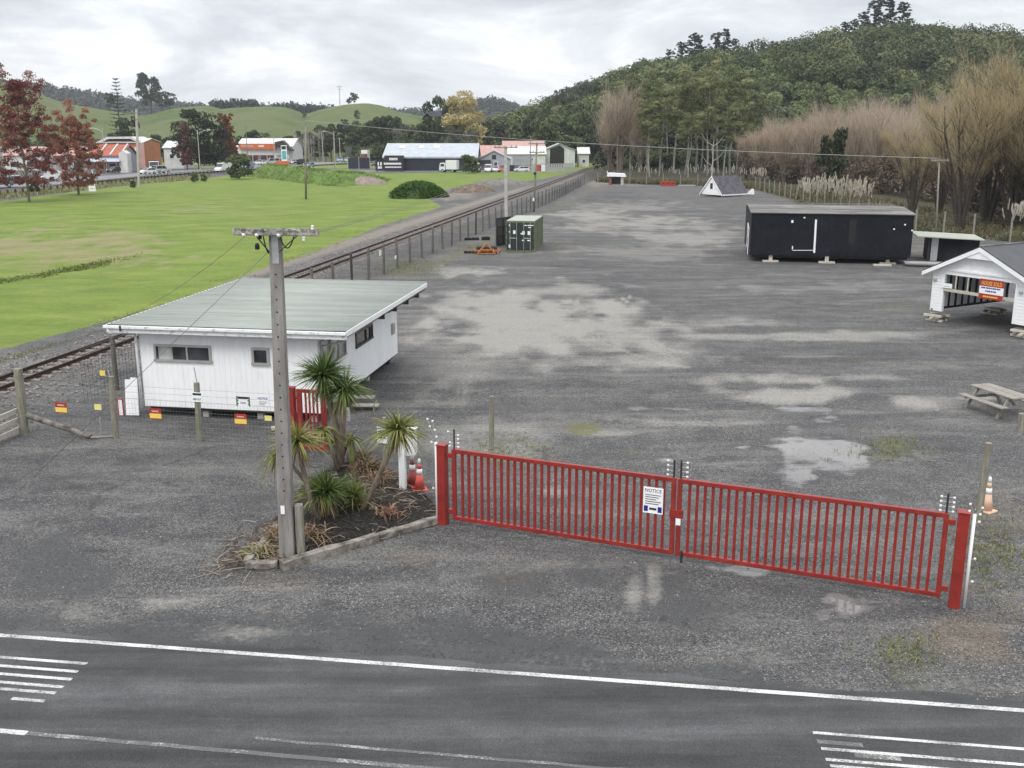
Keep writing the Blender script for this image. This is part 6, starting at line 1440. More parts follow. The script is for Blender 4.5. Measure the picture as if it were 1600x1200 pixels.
for i, px in enumerate((1180, 1190, 1580, 1594)):
    place_p(px, 292 + (i > 1) * 84, 1.1, ('pampas clump left' if i == 0 else 'pampas clump right') + ' of the pair beside the shingled A-frame roof' if i < 2 else ('pampas clump showing above the garage roof, ' + ('left one' if i == 2 else 'right one')), None, i)
# ------------------------------------------------------------------ trees near the town
REDL = leafmat('red_leaf', [(.095, .022, .026), (.165, .042, .042), (.24, .085, .065), (.23, .15, .09)], .25); REDO = leafmat('russet_leaf', [(.19, .065, .05), (.28, .105, .075), (.34, .17, .11), (.22, .06, .06)], .25)
def mkred(seed, h, w_, mat, per, leaf):
    random.seed(seed); ends = []; mb = MB(); limb_tree(mb, (0, 0, 0), h * .97, .24, 26, w_ * .45, 1.1, .13, seed, ends); tm = mb.mesh('trunk'); tm.materials.append(BARK)
    cs = []; rs = []
    for e in ends: cs.append((e.x, e.y, e.z)); rs.append(random.uniform(.6, 1.2) * w_ / 12)
    while len(cs) < 260:
        f = random.random(); a = random.random() * 6.28; rad = w_ * .5 * math.sin(math.pi * (.10 + .86 * f) ** .75) * random.uniform(.2, 1.0)
        cs.append((math.cos(a) * rad, math.sin(a) * rad, h * (.13 + .85 * f))); rs.append(random.uniform(.45, 1.0) * w_ / 12)
    return crown_mesh('crown', cs, rs, per, leaf, mat, .9, .6, .1, .8, .5), tm
def gp(px, Y_): return Vector(((px - 800) / F * (Y_ * CP + CAMH * SP), Y_, 0))
r1 = mkred(101, 21, 15, REDL, 95, .17); r2 = mkred(103, 14.5, 11.5, REDO, 85, .16)
b1 = P(46, 316); place(r1, b1, 'tall dark red autumn tree at the left edge of the mown field', 'autumn tree', None, 0, Zat(126, b1.y) / 21, None, 'autumn_tree')
b2 = P(123, 306); place(r2, b2, 'shorter russet autumn tree right of the tall red one', 'autumn tree', None, 1, Zat(183, b2.y) / 14.5, None, 'autumn_tree')
r3 = mkred(105, 12, 6, leafmat('pink_red_leaf', [(.14, .05, .05), (.22, .09, .085), (.30, .17, .15)], .25), 40, .26); r4 = mkred(107, 16, 8, leafmat('orange_leaf', [(.16, .05, .022), (.24, .085, .03), (.13, .09, .035)], .25), 46, .26)
b3 = gp(293, 300); place(r3, b3, 'slim pinkish autumn tree in front of the dark cypress across the road', 'autumn tree', None, 0, .9, 1.05, 'autumn_tree')
b4 = gp(357, 320); place(r4, b4, 'orange brown autumn tree right of the dark cypress', 'autumn tree', None, 2, .86, 1.0, 'autumn_tree')
cyp = mkbroad(111, 18, 16, leafmat('cypress_leaf', [(.010, .016, .008), (.020, .030, .012), (.045, .050, .020)], .08), .36, 150, BARKD, 34, .12)
b5 = gp(312, 305); place(cyp, b5, 'broad dark cypress with layered crown beside the town road', 'cypress', None, 1, 1.0, Zat(174, 305) / 17.6, 'cypress_tree')
cy2 = mkbroad(112, 13, 14, leafmat('cypress_leaf_low', [(.012, .018, .009), (.022, .032, .013), (.040, .045, .018)], .08), .36, 130, BARKD, 24, .1)
place(cy2, gp(337, 310), 'lower dark cypress touching the broad one on its right', 'cypress', None, 0, .85, 1.0, 'cypress_tree')
# Norfolk pine
random.seed(5); mb = MB(); h_ = 40; mb.tube([(0, 0, 0), (0, 0, h_ * .5), (0, 0, h_)], [.5, .3, .04], 7); tm = mb.mesh('trunk'); tm.materials.append(BARKD)
pos = []; dr_ = []; ln = []
for lv in range(19):
    z = h_ * (.16 + .83 * (lv / 18) ** .9); L = 5.6 * (1 - (lv / 19.5)) ** .75 + .5
    for k in range(7):
        a = 6.283 * k / 7 + lv * .5
        for m in range(16):
            f = .15 + .85 * m / 16; pos.append((math.cos(a) * L * f, math.sin(a) * L * f, z + .7 * f)); dr_.append((math.cos(a) + random.gauss(0, .5), math.sin(a) + random.gauss(0, .5), .45)); ln.append(.75)
nf = blade_mesh('crown', np.array(pos), np.array(dr_), np.array(ln), .30, DARKM, .0, 2)
YN = 430; place((nf, tm), gp(192, YN), 'tall tiered Norfolk pine rising above the town roofs', 'Norfolk pine', None, 0, Zat(124, YN) / 40, None, 'norfolk_pine')
for i, (px, Y_, sc, zz, k, lab) in enumerate(((204, 420, 1.0, 1.5, 0, 'dark bushy tree at the foot of the Norfolk pine, right side'), (186, 415, .9, 1.0, 1, 'dark bushy tree at the foot of the Norfolk pine, left side'), (228, 700, 1.0, 1.0, 0, ''), (242, 840, 2.2, 2.6, 1, 'big dark tree clump standing alone on the green hillside'), (258, 830, 1.4, 1.3, 2, 'lower dark tree right of the big clump on the hillside'), (270, 835, 1.1, 1.1, 0, 'small round dark tree right of the hillside clump'), (178, 838, 1.1, 1.2, 2, 'small dark tree on the hillside left of the Norfolk pine'))):
    if lab:
        q_ = gp(px, Y_); q_.z = float(past_h(np.array([q_.x]), np.array([q_.y]))[0]) if Y_ > 600 else 0
        place(dk[k], q_, lab, 'tree', None, i, sc, zz, 'dark_tree')
# ridge wood on the far hills: uncountable
def ridge_wood(name, label, pxr, Yr, hf_, n_, r_, per, leaf, mat, zo=.5):
    px = rng.uniform(*pxr, n_); Y_ = rng.uniform(*Yr, n_); x = (px - 800) / F * (Y_ * CP + CAMH * SP); z = hf_(x, Y_)
    rs = r_ * (.6 + .8 * rng.random(n_)); cs = np.stack([x, Y_, z + zo * rs], 1)
    return tag(link(name, crown_mesh(name, list(cs), list(rs), per, leaf, mat, 1.1, .6, .5)), label, 'forest', kind='stuff')
FARM = leafmat('far_wood_leaf', [(.014, .022, .016), (.026, .036, .026), (.040, .052, .036)], .05)
ridge_wood('ridge_wood', 'dark pine wood along the farthest ridge', (-500, 900), (1220, 1660), wood_h, 2600, 7.0, 22, 2.6, FARM, .2)
ridge_wood('hilltop_wood', 'dark wood on the crest of the green hill', (338, 402), (895, 990), past_h, 70, 4.6, 60, 1.5, FARM, .4)
ridge_wood('hilltop_wood', 'low dark wood behind the green saddle', (405, 505), (1000, 1150), lambda x, y: past_h(x, np.full_like(y, 900.0)) * 1.0, 60, 5, 50, 1.8, FARM, .0)
for i, (px, Y_, s_) in enumerate(((347, 890, .6), (548, 895, .5), (560, 700, .6), (540, 620, .5), (556, 880, .8), (478, 760, .5))):
    q_ = gp(px, Y_); q_.z = float(past_h(np.array([q_.x]), np.array([q_.y]))[0]); place(dk[i % 3], q_, 'small lone dark tree dotted on the green pasture hill', 'tree', 'lone trees on the pasture hill', i, s_, None, 'dark_tree')
# belt of mixed trees behind the town
belt = []
random.seed(17)
for i in range(52):
    px = 375 + 575 * (i + random.uniform(-.3, .3)) / 52; Y_ = random.uniform(400, 470)
    if px > 640: Y_ = random.uniform(385, 425)
    top = np.interp(px, [360, 430, 500, 545, 575, 600, 650, 690, 745, 800, 870, 950], [212, 206, 200, 192, 180, 178, 190, 186, 196, 186, 178, 170]) + random.uniform(-6, 20)
    belt.append((px, Y_, top))
for i, (px, Y_, top) in enumerate(belt):
    k = random.random(); z_ = Zat(top, Y_); b_ = gp(px, Y_)
    kd, hh, lab, grp = (dk[i % 3], 12, 'dark evergreen tree in the belt behind the town buildings', 'dark trees behind the town') if k < .55 else ((md[i % 3], 11, 'mid green tree in the belt behind the town buildings', 'green trees behind the town') if k < .8 else (gy_[i % 2], 10, 'thin grey tree in the belt behind the town buildings', 'grey trees behind the town'))
    place(kd, b_, lab, 'tree', grp, i * 1.1, max(1.0, .85 * z_ / hh), z_ / hh, 'belt_tree')
for i in range(30):
    px = 20 + 440 * (i + random.uniform(-.3, .3)) / 30; Y_ = random.uniform(395, 450); kd = (md, dk, md)[i % 3][i % 3]
    place(kd, gp(px, Y_), 'low green tree in the line between the town and the hill paddocks', 'tree', 'low trees below the hills', i, random.uniform(.7, 1.0), random.uniform(.55, .95), 'belt_tree')
pop = mkbroad(121, 22, 13, leafmat('poplar_leaf', [(.30, .25, .11), (.45, .38, .17), (.58, .50, .25)], .3), .36, 170, BARK, 44, .15)
place(pop, gp(728, 385), 'yellow autumn poplar standing above the dark tree belt', 'poplar', None, 0, 1.3, Zat(143, 385) / 21.5, 'poplar_tree')
for i, (px, top) in enumerate(((712, 198), (735, 205), (700, 212))): place(gy_[i % 2], gp(px, 372), 'pale leafless tree at the foot of the yellow poplar', 'tree', 'pale trees below the poplar', i, .95, Zat(top, 372) / 9.6, 'grey_tree')
place(dk[0], gp(690, 410), 'grey green rounded tree just left of the yellow poplar', 'tree', None, 2, 1.3, Zat(153, 410) / 11.5, 'dark_tree')
# pale dead standing trunks behind the service station
random.seed(33); mb = MB()
for i in range(46):
    px = random.uniform(462, 512); q_ = gp(px, random.uniform(400, 425)); hh = random.uniform(8, 13); mb.tube([q_, q_ + Vector((random.uniform(-.6, .6), 0, hh))], [.16, .07], 4, False)
    for k in range(3): z = hh * random.uniform(.5, .95); mb.tube([q_ + UP * z, q_ + UP * (z + 1.5) + Vector((random.uniform(-1.3, 1.3), 0, 0))], [.07, .03], 3, False)
tag(mb.build('bare_thicket', BARKP), 'thicket of bare pale trunks behind the service station', 'thicket', kind='stuff')
# shrubs and mounds in the field
fsh = mkbroad(131, 4.6, 5.2, MIDM, .20, 170, BARKD, 26, .12)
q_ = P(374, 280); place(fsh, q_, 'round dark green shrub tree standing alone in the field by the grass bank', 'shrub', None, 0, Zat(241, q_.y) / 4.6, None, 'round_shrub')
q_ = P(733, 271); place(fsh, q_, 'round green shrub in front of the long dark blue warehouse', 'shrub', None, 2, Zat(243, q_.y) / 4.6, None, 'round_shrub')
def mound(name, label, cat, c_, rx, ry, h_, mat, per, leaf, blades=0, kind=None, bmat=None, ground_mat=None):
    t_ = thing(name, label, cat, c_)
    n_ = 28; vs_ = []; fs_ = []
    for i in range(9):
        f = i / 8
        for k in range(n_):
            a = 6.283 * k / n_; w_ = 1 + .12 * math.sin(3 * a + 1) + .07 * math.sin(7 * a)
            vs_.append((math.cos(a) * rx * w_ * f, math.sin(a) * ry * w_ * f, h_ * max(0, 1 - f ** 2.2) ** .8 * (1 + .08 * math.sin(5 * a + f * 4) + .06 * math.sin(3 * a)) - (.05 if i == 8 else 0)))
    for i in range(8):
        for k in range(n_): fs_.append((i * n_ + k, (i + 1) * n_ + k, (i + 1) * n_ + (k + 1) % n_, i * n_ + (k + 1) % n_))
    mb = MB(); mb.add(vs_, fs_); mb.build('heap', ground_mat or mat, t_, smooth=True)
    if per:
        a = rng.random(per) * 6.283; f = rng.random(per) ** .6; pos = np.stack([np.cos(a) * rx * f, np.sin(a) * ry * f, h_ * np.maximum(0, 1 - f ** 2.2) ** .8], 1)
        d = rng.normal(size=(per, 3)) * .5 + np.array([0, 0, .8]); link('weed_cover', blade_mesh('weed_cover', pos, d, leaf * (.6 + .8 * rng.random(per)), leaf * .3, bmat, .4, 2), t_)
    return t_
WEED = leafmat('mound_weed', [(.026, .066, .012), (.052, .118, .020), (.10, .175, .035)], .2); SOIL = paint('brown_soil', (.15, .115, .085), .95, .4, 1.2, 0, (.26, .22, .17), .7, 1.5, .4); WEEDG = paint('weedy_soil', (.03, .06, .015), .95, .4, 1.0, 0, (.15, .12, .08), .6, .8)
SPOIL = paint('grey_spoil', (.17, .16, .15), .95, .35, 1.2, bump=.4)
mound('weedy_mound', 'dark green weed covered mound in the field left of the railway', 'mound', P(652, 309) + Vector((0, 2, 0)), 4.5, 3.6, 2.1, WEEDG, 6500, .85, bmat=WEED)
mound('soil_heap', 'low brown soil heap right of the weedy mound', 'soil heap', P(737, 300) + Vector((0, 1, 0)), 3.9, 3.0, 1.15, SOIL, 250, .3, bmat=DRYL)
mound('gravel_heap', 'low grey gravel heap beyond the brown soil heap', 'gravel heap', P(782, 288) + Vector((0, 1, 0)), 6.0, 4, 1.0, SPOIL, 0, .3)
# grass bank
GR = leafmat('bank_grass', [(.050, .10, .016), (.095, .17, .025), (.16, .24, .04), (.24, .27, .09)], .2)
bk = [P(388, 276), P(430, 280), P(480, 287), P(540, 290), P(600, 287)]
mb = MB(); n_ = 60; ring = 12; vs_ = []; fs_ = []
def bank_c(u):
    k = min(3, int(u * 4)); return bk[k].lerp(bk[k + 1], u * 4 - k)
for i in range(n_ + 1):
    u = i / n_; c_ = bank_c(u); e = min(1, u * 8, (1 - u) * 5) ** .7; hh = (3.1 - 1.1 * u) * e
    for k in range(ring + 1):
        f = k / ring; y_ = f * 26 - 1; z = hh * (sstep(0, .22, f) * (1 - sstep(.55, 1, f))) * (1 + .10 * math.sin(u * 23) + .05 * math.sin(u * 61))
        vs_.append((c_.x + y_ * -.05, c_.y + y_, float(z) - .08))
for i in range(n_):
    for k in range(ring): a = i * (ring + 1) + k; fs_.append((a, a + ring + 1, a + ring + 2, a + 1))
mb.add(vs_, fs_)
bkm = paint('bank_turf', (.10, .17, .028), .9, .35, .35, 0, (.20, .20, .08), .5, .6, .2); struct(mb.build('grass_bank', bkm, smooth=True))
pos = []
for i in range(6500):
    u = random.random(); c_ = bank_c(u); e = min(1, u * 8, (1 - u) * 5) ** .7; hh = (3.1 - 1.1 * u) * e; f = random.random() ** 1.3; y_ = f * 26 - 1
    if .74 < u < .93 and f < .24: continue
    z = hh * float(sstep(0, .22, np.float64(f)) * (1 - sstep(.55, 1, np.float64(f)))); pos.append((c_.x - .05 * y_ + random.gauss(0, .5), c_.y + y_, z - .05))
pos = np.array(pos); d = rng.normal(size=pos.shape) * .45 + np.array([0, 0, 1.0])
tag(link('long_grass', blade_mesh('long_grass', pos, d, .35 + .5 * rng.random(len(pos)), .16, GR, .5, 2)), 'long rank grass over the bank in the field', 'grass', kind='stuff')
mound('spoil_face', 'bare grey brown spoil slope at the right end of the grass bank', 'spoil heap', P(566, 289) + Vector((0, 3.0, 0)), 4.4, 3.5, 1.5, SPOIL, 0, .3, bmat=DRYL, ground_mat=paint('spoil_tan', (.24, .20, .165), .95, .3, 1.0, 0, (.13, .11, .09), .6, 1.4, .4))
# rough strip of tall grass along the road fence
pos = []
for i in range(5200):
    px = random.uniform(-40, 330); py = np.interp(px, [-40, 0, 100, 215, 300, 330], [312, 308, 298, 285, 279, 276]) + random.uniform(-5, 3); q_ = P(px, py); pos.append(tuple(q_))
pos = np.array(pos); d = rng.normal(size=pos.shape) * .4 + np.array([0, 0, 1.0])
tag(link('verge_grass', blade_mesh('verge_grass', pos, d, .5 + .8 * rng.random(len(pos)), .14, leafmat('verge_blade', [(.07, .11, .025), (.15, .19, .05), (.28, .26, .12), (.33, .29, .17)], .2), .5, 2)), 'rough tall grass along the guardrail of the town road', 'grass', kind='stuff')
for i, (px, py, s_) in enumerate(((304, 285, .45), (318, 284, .35), (52, 302, .5), (208, 294, .3))):
    place(fsh, P(px, py), 'scrubby low bush in the rough grass by the town road, ' + ('right of the street lamp', 'farther right near the shrub', 'beside the tall red tree', 'beside the white road pole')[i], 'bush', None, i, s_ * .8, s_, 'low_bush')
# rank strip along the old ditch
k_ = 3800; u_ = rng.random(k_); px_l = -40 + 262 * u_; py_l = np.interp(px_l, [-40, 0, 60, 120, 215, 230], [446, 441, 432, 419, 402, 399]) + rng.normal(size=k_) * 1.9
v = (py_l - 600) / F; yy = CAMH * (CP - v * SP) / (SP + v * CP); xx = (px_l - 800) / F * (yy * CP + CAMH * SP)
d = rng.normal(size=(k_, 3)) * .45 + np.array([0, 0, 1.0])
tag(link('ditch_grass', blade_mesh('ditch_grass', np.stack([xx, yy, np.full(k_, -.05)], 1), d, .25 + .35 * rng.random(k_), .07, leafmat('ditch_blade', [(.06, .10, .016), (.10, .16, .026), (.15, .20, .045), (.27, .25, .13)], .2), .5, 2)), 'rank darker grass along an old ditch in the mown field', 'grass', kind='stuff')
# ------------------------------------------------------------------ town road and guardrail
def ribbon(name, pts, wdt, z, mat):
    mb = MB(); L = []; Rr = []
    for i, p_ in enumerate(pts):
        d = (pts[min(i + 1, len(pts) - 1)] - pts[max(i - 1, 0)]).normalized(); s = Vector((-d.y, d.x, 0)); L.append(p_ + s * wdt / 2 + UP * z); Rr.append(p_ - s * wdt / 2 + UP * z)
    for i in range(len(pts) - 1): mb.quad(Rr[i], Rr[i + 1], L[i + 1], L[i])
    return struct(mb.build(name, mat))
tr = [gp(-700, 150), gp(-150, 175), gp(0, 196), gp(150, 232), gp(260, 270), gp(350, 300), gp(450, 345), gp(560, 390), gp(640, 430)]
ta = paint('town_asphalt', (.20, .20, .205), .85, .15, .4, bump=.05)
ribbon('town_road', tr, 13, .35, ta)
ribbon('service_yard', [gp(560, 292), gp(600, 296), gp(680, 296), gp(760, 292), gp(830, 290), gp(880, 300)], 12, .05, ta)
ribbon('station_forecourt', [gp(355, 345), gp(420, 370), gp(490, 400)], 40, .2, ta)
gr = thing('guardrail', 'white topped road guardrail on dark posts along the town road', 'guardrail', (0, 0, 0))
gl = [P(-60, 316), P(0, 306), P(90, 297), P(160, 289), P(215, 283), P(262, 277.5), P(330, 272), P(372, 268)]
mb = MB()
for a, b_ in zip(gl[:-1], gl[1:]): mb.bar(a + UP * .98, b_ + UP * .98, .12, .26)
mb.build('rail', M['galv'], gr)
gpm = MB().box((0, 0, .45), (.24, .24, .9)).mesh('post'); gpm.materials.append(M['frame_dark'])
cnt = 0
for a, b_ in zip(gl[:-1], gl[1:]):
    n_ = max(1, int((b_ - a).length / 2.1))
    for i in range(n_):
        if cnt < 98: o = link('post', gpm, gr); o.location = a.lerp(b_, i / n_) + Vector((.1, -.15, 0)); cnt += 1
# ------------------------------------------------------------------ poles in town
pole('power_pole', 'white twin-stem concrete power pole at the edge of the field', 217, 292, 171, .22, 'pole_concrete', ((.6, 3.4, .2), (1.8, 2.6, .2)), lean=-4, square=True)
def lamp(px, Y_, top, side, label):
    b0 = gp(px, Y_); h_ = Zat(top, Y_); t_ = thing('street_lamp', label, 'street lamp', b0)
    MB().tube([(0, 0, 0), (0, 0, h_)], [.13, .09], 8).build('pole', M['pole_concrete'], t_); MB().tube([(0, 0, h_ - 1.2), (side * 1.2, 0, h_ - .4), (side * 2.8, 0, h_)], .05, 6).build('arm', M['galv'], t_)
    MB().box((side * 3.2, 0, h_), (.9, .3, .16)).build('lamp_head', M['sign_white'], t_, bevel=.04); return t_
lamp(313, 290, 203, 1, 'street lamp with curved arm in front of the dark cypress'); lamp(166, 300, 200, -1, 'street lamp above the red roofed shop'); lamp(524, 330, 205, -1, 'street lamp behind the tall field pole')
for i, (px, Y_, top, lab) in enumerate(((388, 320, 197, 'leftmost before the service station'), (430, 330, 213, 'before the service station gable'), (484, 320, 206, 'right beside the tall field pole'), (505, 390, 206, 'white one behind the parked cars'), (523, 300, 205, 'by the black fence panels'), (532, 380, 215, 'slim one among the belt trees'), (829, 300, 212, 'slim white one in front of the grey gabled house'))):
    b0 = gp(px, Y_); t_ = thing('town_pole', 'thin pole in the town, ' + lab, 'pole', b0); MB().tube([(0, 0, 0), (0, 0, Zat(top, Y_))], [.15, .10], 7).build('shaft', M['pole_concrete' if i % 2 else 'post_timber'], t_)
    MB().box((0, 0, Zat(top, Y_) - .3), (1.6, .12, .12)).build('crossarm', M['post_timber'], t_)
q_ = gp(148, 186); sp_ = thing('field_sign', 'small white sign on a leaning white pole beside the russet tree', 'sign', P(150, 300)); MB().tube([(0, 0, 0), (-.35, 0, 3.9)], .08, 7).build('pole', M['white'], sp_); MB().box((-.6, -.1, .6), (1.2, .05, .95)).build('panel', M['sign_white'], sp_); MB().box((-.6, -.14, .6), (.6, .02, .12)).build('printed_band', M['alu'], sp_)
q_ = gp(534, 830); q_.z = float(past_h(np.array([q_.x]), np.array([830.0]))[0]); ms = thing('radio_mast', 'thin lattice mast on the skyline of the green hill', 'mast', q_)
MB().tube([(0, 0, 0), (0, 0, 16)], [.4, .25], 5).build('shaft', M['galv'], ms); MB().box((0, 0, 15), (4.5, .4, .5)).build('crossarm', M['galv'], ms); MB().box((0, 0, 13), (2.8, .4, .4)).build('crossarm', M['galv'], ms)
# ------------------------------------------------------------------ town buildings
BR = lambda nm, c, r=.7, v=.12: paint(nm, c, r, v, .6, 0, [x * .7 for x in c], .4, .9)
M['brick_o'] = BR('orange_wall', (.42, .16, .075)); M['roof_red'] = BR('red_roof', (.36, .10, .06)); M['roof_pink'] = BR('faded_red_roof', (.46, .28, .25)); M['roof_pale'] = BR('pale_roof', (.60, .61, .60)); M['roof_blue'] = BR('zinc_roof', (.42, .46, .51)); M['navy'] = paint('navy_cladding', (.022, .027, .042), .5, .2, .5); M['grey_wall'] = BR('grey_wall', (.33, .34, .37)); M['verandah'] = BR('verandah_roof', (.40, .46, .54)); M['orange_sign'] = BR('orange_fascia', (.55, .13, .035)); M['wall_pale'] = BR('pale_wall', (.60, .60, .58)); M['teal'] = BR('teal_panel', (.10, .42, .40)); M['hedge'] = BR('olive_roof', (.40, .43, .38))
def gable_b(name, label, px0, px1, Y_, pye, pyr, depth, wall, roof, ax='x', rz=0, over=.4, cat='building'):
    """box building with gable roof; its front stands at distance Y_; ax = direction of the ridge"""
    p0, p1 = gp(px0, Y_), gp(px1, Y_); W_ = (p1 - p0).length; ze = Zat(pye, Y_)
    t_ = thing(name, label, cat, p0, rz)
    if ax == 'x':
        zr__ = Zat(pyr, Y_ + depth / 2)
        MB().box((W_ / 2, depth / 2, ze / 2), (W_, depth, ze)).build('wall', M[wall], t_)
        e_ = over * (zr__ - ze) / (depth / 2)
        mb = MB(); mb.prism([(-over, -over, ze - e_ + .05), (-over, depth / 2, zr__ + .05), (-over, depth / 2, zr__ + .22), (-over, -over, ze - e_ + .22)], (W_ + 2 * over, 0, 0)); mb.prism([(-over, depth + over, ze - e_ + .05), (-over, depth / 2 + .001, zr__ + .05), (-over, depth / 2 + .001, zr__ + .22), (-over, depth + over, ze - e_ + .22)], (W_ + 2 * over, 0, 0)); mb.build('roof', M[roof], t_)
        mb = MB(); mb.prism([(.05, .05, ze + .001), (.05, depth - .05, ze + .001), (.05, depth / 2, zr__)], (W_ - .1, 0, 0)); mb.build('gable', M[wall], t_)
    else:
        zr__ = Zat(pyr, Y_)
        MB().box((W_ / 2, depth / 2, ze / 2), (W_, depth, ze)).build('wall', M[wall], t_)
        mb = MB(); mb.prism([(.0, .02, ze + .001), (W_, .02, ze + .001), (W_ / 2, .02, zr__)], (0, depth - .1, 0)); mb.build('gable', M[wall], t_)
        e_ = over * (zr__ - ze) / (W_ / 2); mb = MB()
        for s in (-1, 1): mb.prism([(W_ / 2 + s * .001, -over, zr__ + .05), (W_ / 2 + s * (W_ / 2 + over), -over, ze - e_ + .05), (W_ / 2 + s * (W_ / 2 + over), -over, ze - e_ + .25), (W_ / 2 + s * .001, -over, zr__ + .25)], (0, depth + 2 * over, 0))
        mb.build('roof', M[roof], t_)
    t_['W'] = W_; return t_, W_, ze, zr__
def opening(t_, x, z, w_, h_, name='window', mat='glass', fr_='white', y_=-.03):
    o = MB().box((x, y_, z), (w_ + .25, .08, h_ + .25)).build(name + '_frame' if name == 'window' else name, M[fr_], t_)
    MB().box((x, y_ - .045, z), (w_, .03, h_)).build('pane' if name == 'window' else 'panel', M[mat], o); return o
# long dark blue warehouse
t_, W_, ze, zr__ = gable_b('warehouse', 'long dark blue warehouse with pale zinc roof beyond the field', 600, 745, 296, 245.5, 225, 26, 'navy', 'roof_blue')
for f in (.17, .38, .55): MB().box((W_ * f, 9.0, ze + (zr__ - ze) * 9 / 13 + .3), (1.6, 3.2, .12), Matrix.Rotation(math.atan2(zr__ - ze, 13), 3, 'X')).build('skylight', M['roof_pale'], t_)
MB().box((W_ / 2, -.42, ze - .1), (W_ + .6, .12, .45)).build('gutter', M['roof_blue'], t_)
mb = MB()
for i in range(11): mb.box((W_ * (i + .5) / 11, -.06, ze / 2), (.12, .1, ze))
mb.build('wall_rib', M['navy'], t_); MB().box((W_ * .12, -1.5, 2.2), (5.4, 3, 4.4)).build('annex', M['dark'], t_)
opening(t_, W_ * .095, 3.2, .9, .8, 'window', 'wall_pale', 'white', -3.03); opening(t_, W_ * .14, 3.2, .9, .8, 'window', 'wall_pale', 'white', -3.03); MB().box((W_ * .75, -.08, ze * .45), (4.2, .12, ze * .8)).build('roller_door', M['navy'], t_)
# dark shop sign in front of the warehouse
c_ = gp(609, 288); c_.z = 1.75
sg = sign('shop_sign', 'dark hoarding with lines of white lettering in front of the blue warehouse', 'sign', c_, 0, 8.0, 2.9, M['ink'])
mb = MB()
for x0_, x1_, z0_, z1_ in ((-.42, -.36, .0, .32), (-.33, -.27, .0, .32), (-.42, -.27, -.3, -.08), (-.2, .42, .08, .26), (-.16, .42, -.22, -.1)):
    x = x0_
    while x < x1_ - .005: k = min(x1_ - x, random.uniform(.03, .06)); mb.box(((x + k * .42) * 8.0, -.02, (z0_ + z1_) / 2 * 2.9), (k * .8 * 8, .02, (z1_ - z0_) * 2.9)); x += k
mb.build('lettering', M['sign_white'], sg); MB().box((-3.6, .1, -1.5), (.2, .1, 1.2)).build('leg', M['dark'], sg); MB().box((3.6, .1, -1.5), (.2, .1, 1.2)).build('leg', M['dark'], sg)
# black fence panels left of it
fp = thing('panel_fence', 'black panel fence beside the road left of the blue warehouse', 'fence', gp(544, 315))
for i in range(2): MB().box((3.4 * i + 1.7, .0, 1.75), (3.3, .12, 3.3)).build('panel', M['navy'], fp)
for i in range(3): MB().box((3.4 * i, 0, 1.8), (.16, .2, 3.6)).build('post', M['galv'], fp)
# grey gabled house
t_, W_, ze, zr__ = gable_b('grey_house', 'grey gabled house with small dark window right of the warehouse', 746, 798, 300, 249, 236, 12, 'grey_wall', 'roof_blue', 'y')
opening(t_, W_ * .50, Zat(245.5, 300), 1.0, 1.0, 'window', 'glass', 'dark'); MB().box((W_ * .2, -.5, Zat(253, 300)), (W_ * .4, 1.2, 1.2)).build('awning', M['dark'], t_); opening(t_, W_ * .55, 1.6, .9, 1.6, 'window')
t_, W_, ze, zr__ = gable_b('red_roof_house', 'house with faded red roof and satellite dish behind the grey gabled house', 744, 786, 330, 243, 228, 10, 'wall_pale', 'roof_pink'); MB().lathe([(.1, 0), (.5, .15), (.55, .2)], 10, (W_ * .85, -.3, ze + .6)).build('satellite_dish', M['white'], t_)
t_, W_, ze, zr__ = gable_b('pale_shed', 'long pale roofed shed with grey workshop front behind the poles', 792, 852, 330, 241, 229.5, 14, 'wall_pale', 'roof_pale')
MB().box((W_ * .4, -.1, 2.2), (W_ * .5, .2, 3.2)).build('workshop_front', M['grey_wall'], t_); opening(t_, W_ * .35, 2.6, 2.2, .9); opening(t_, W_ * .6, 2.6, 1.8, .9)
gable_b('red_roof_shed', 'large shed with faded red roof showing above the pale roof', 786, 850, 362, 230, 221, 14, 'wall_pale', 'roof_pink')
t_, W_, ze, zr__ = gable_b('open_shed', 'open fronted gabled shed with dark interior and white side wall', 850, 898, 335, 235, 225, 14, 'roof_pale', 'hedge', 'y')
MB().box((W_ * .42, -.08, ze * .55), (W_ * .46, .2, ze * 1.1)).build('shade_bay_panel', M['rubber'], t_); MB().prism([(W_ * .18, -.1, ze * 1.09), (W_ * .66, -.1, ze * 1.09), (W_ * .5, -.1, ze + (zr__ - ze) * .8)], (0, .06, 0)).build('shaded_gable', M['rubber'], t_)  # black slabs on the front stand in for the shade inside the shed
t_, W_, ze, zr__ = gable_b('white_cottage', 'small white cottage half hidden by trees at the end of the railway', 904, 920, 340, 240, 231, 8, 'wall_pale', 'roof_pale'); opening(t_, W_ * .5, 1.8, .9, 1.0)
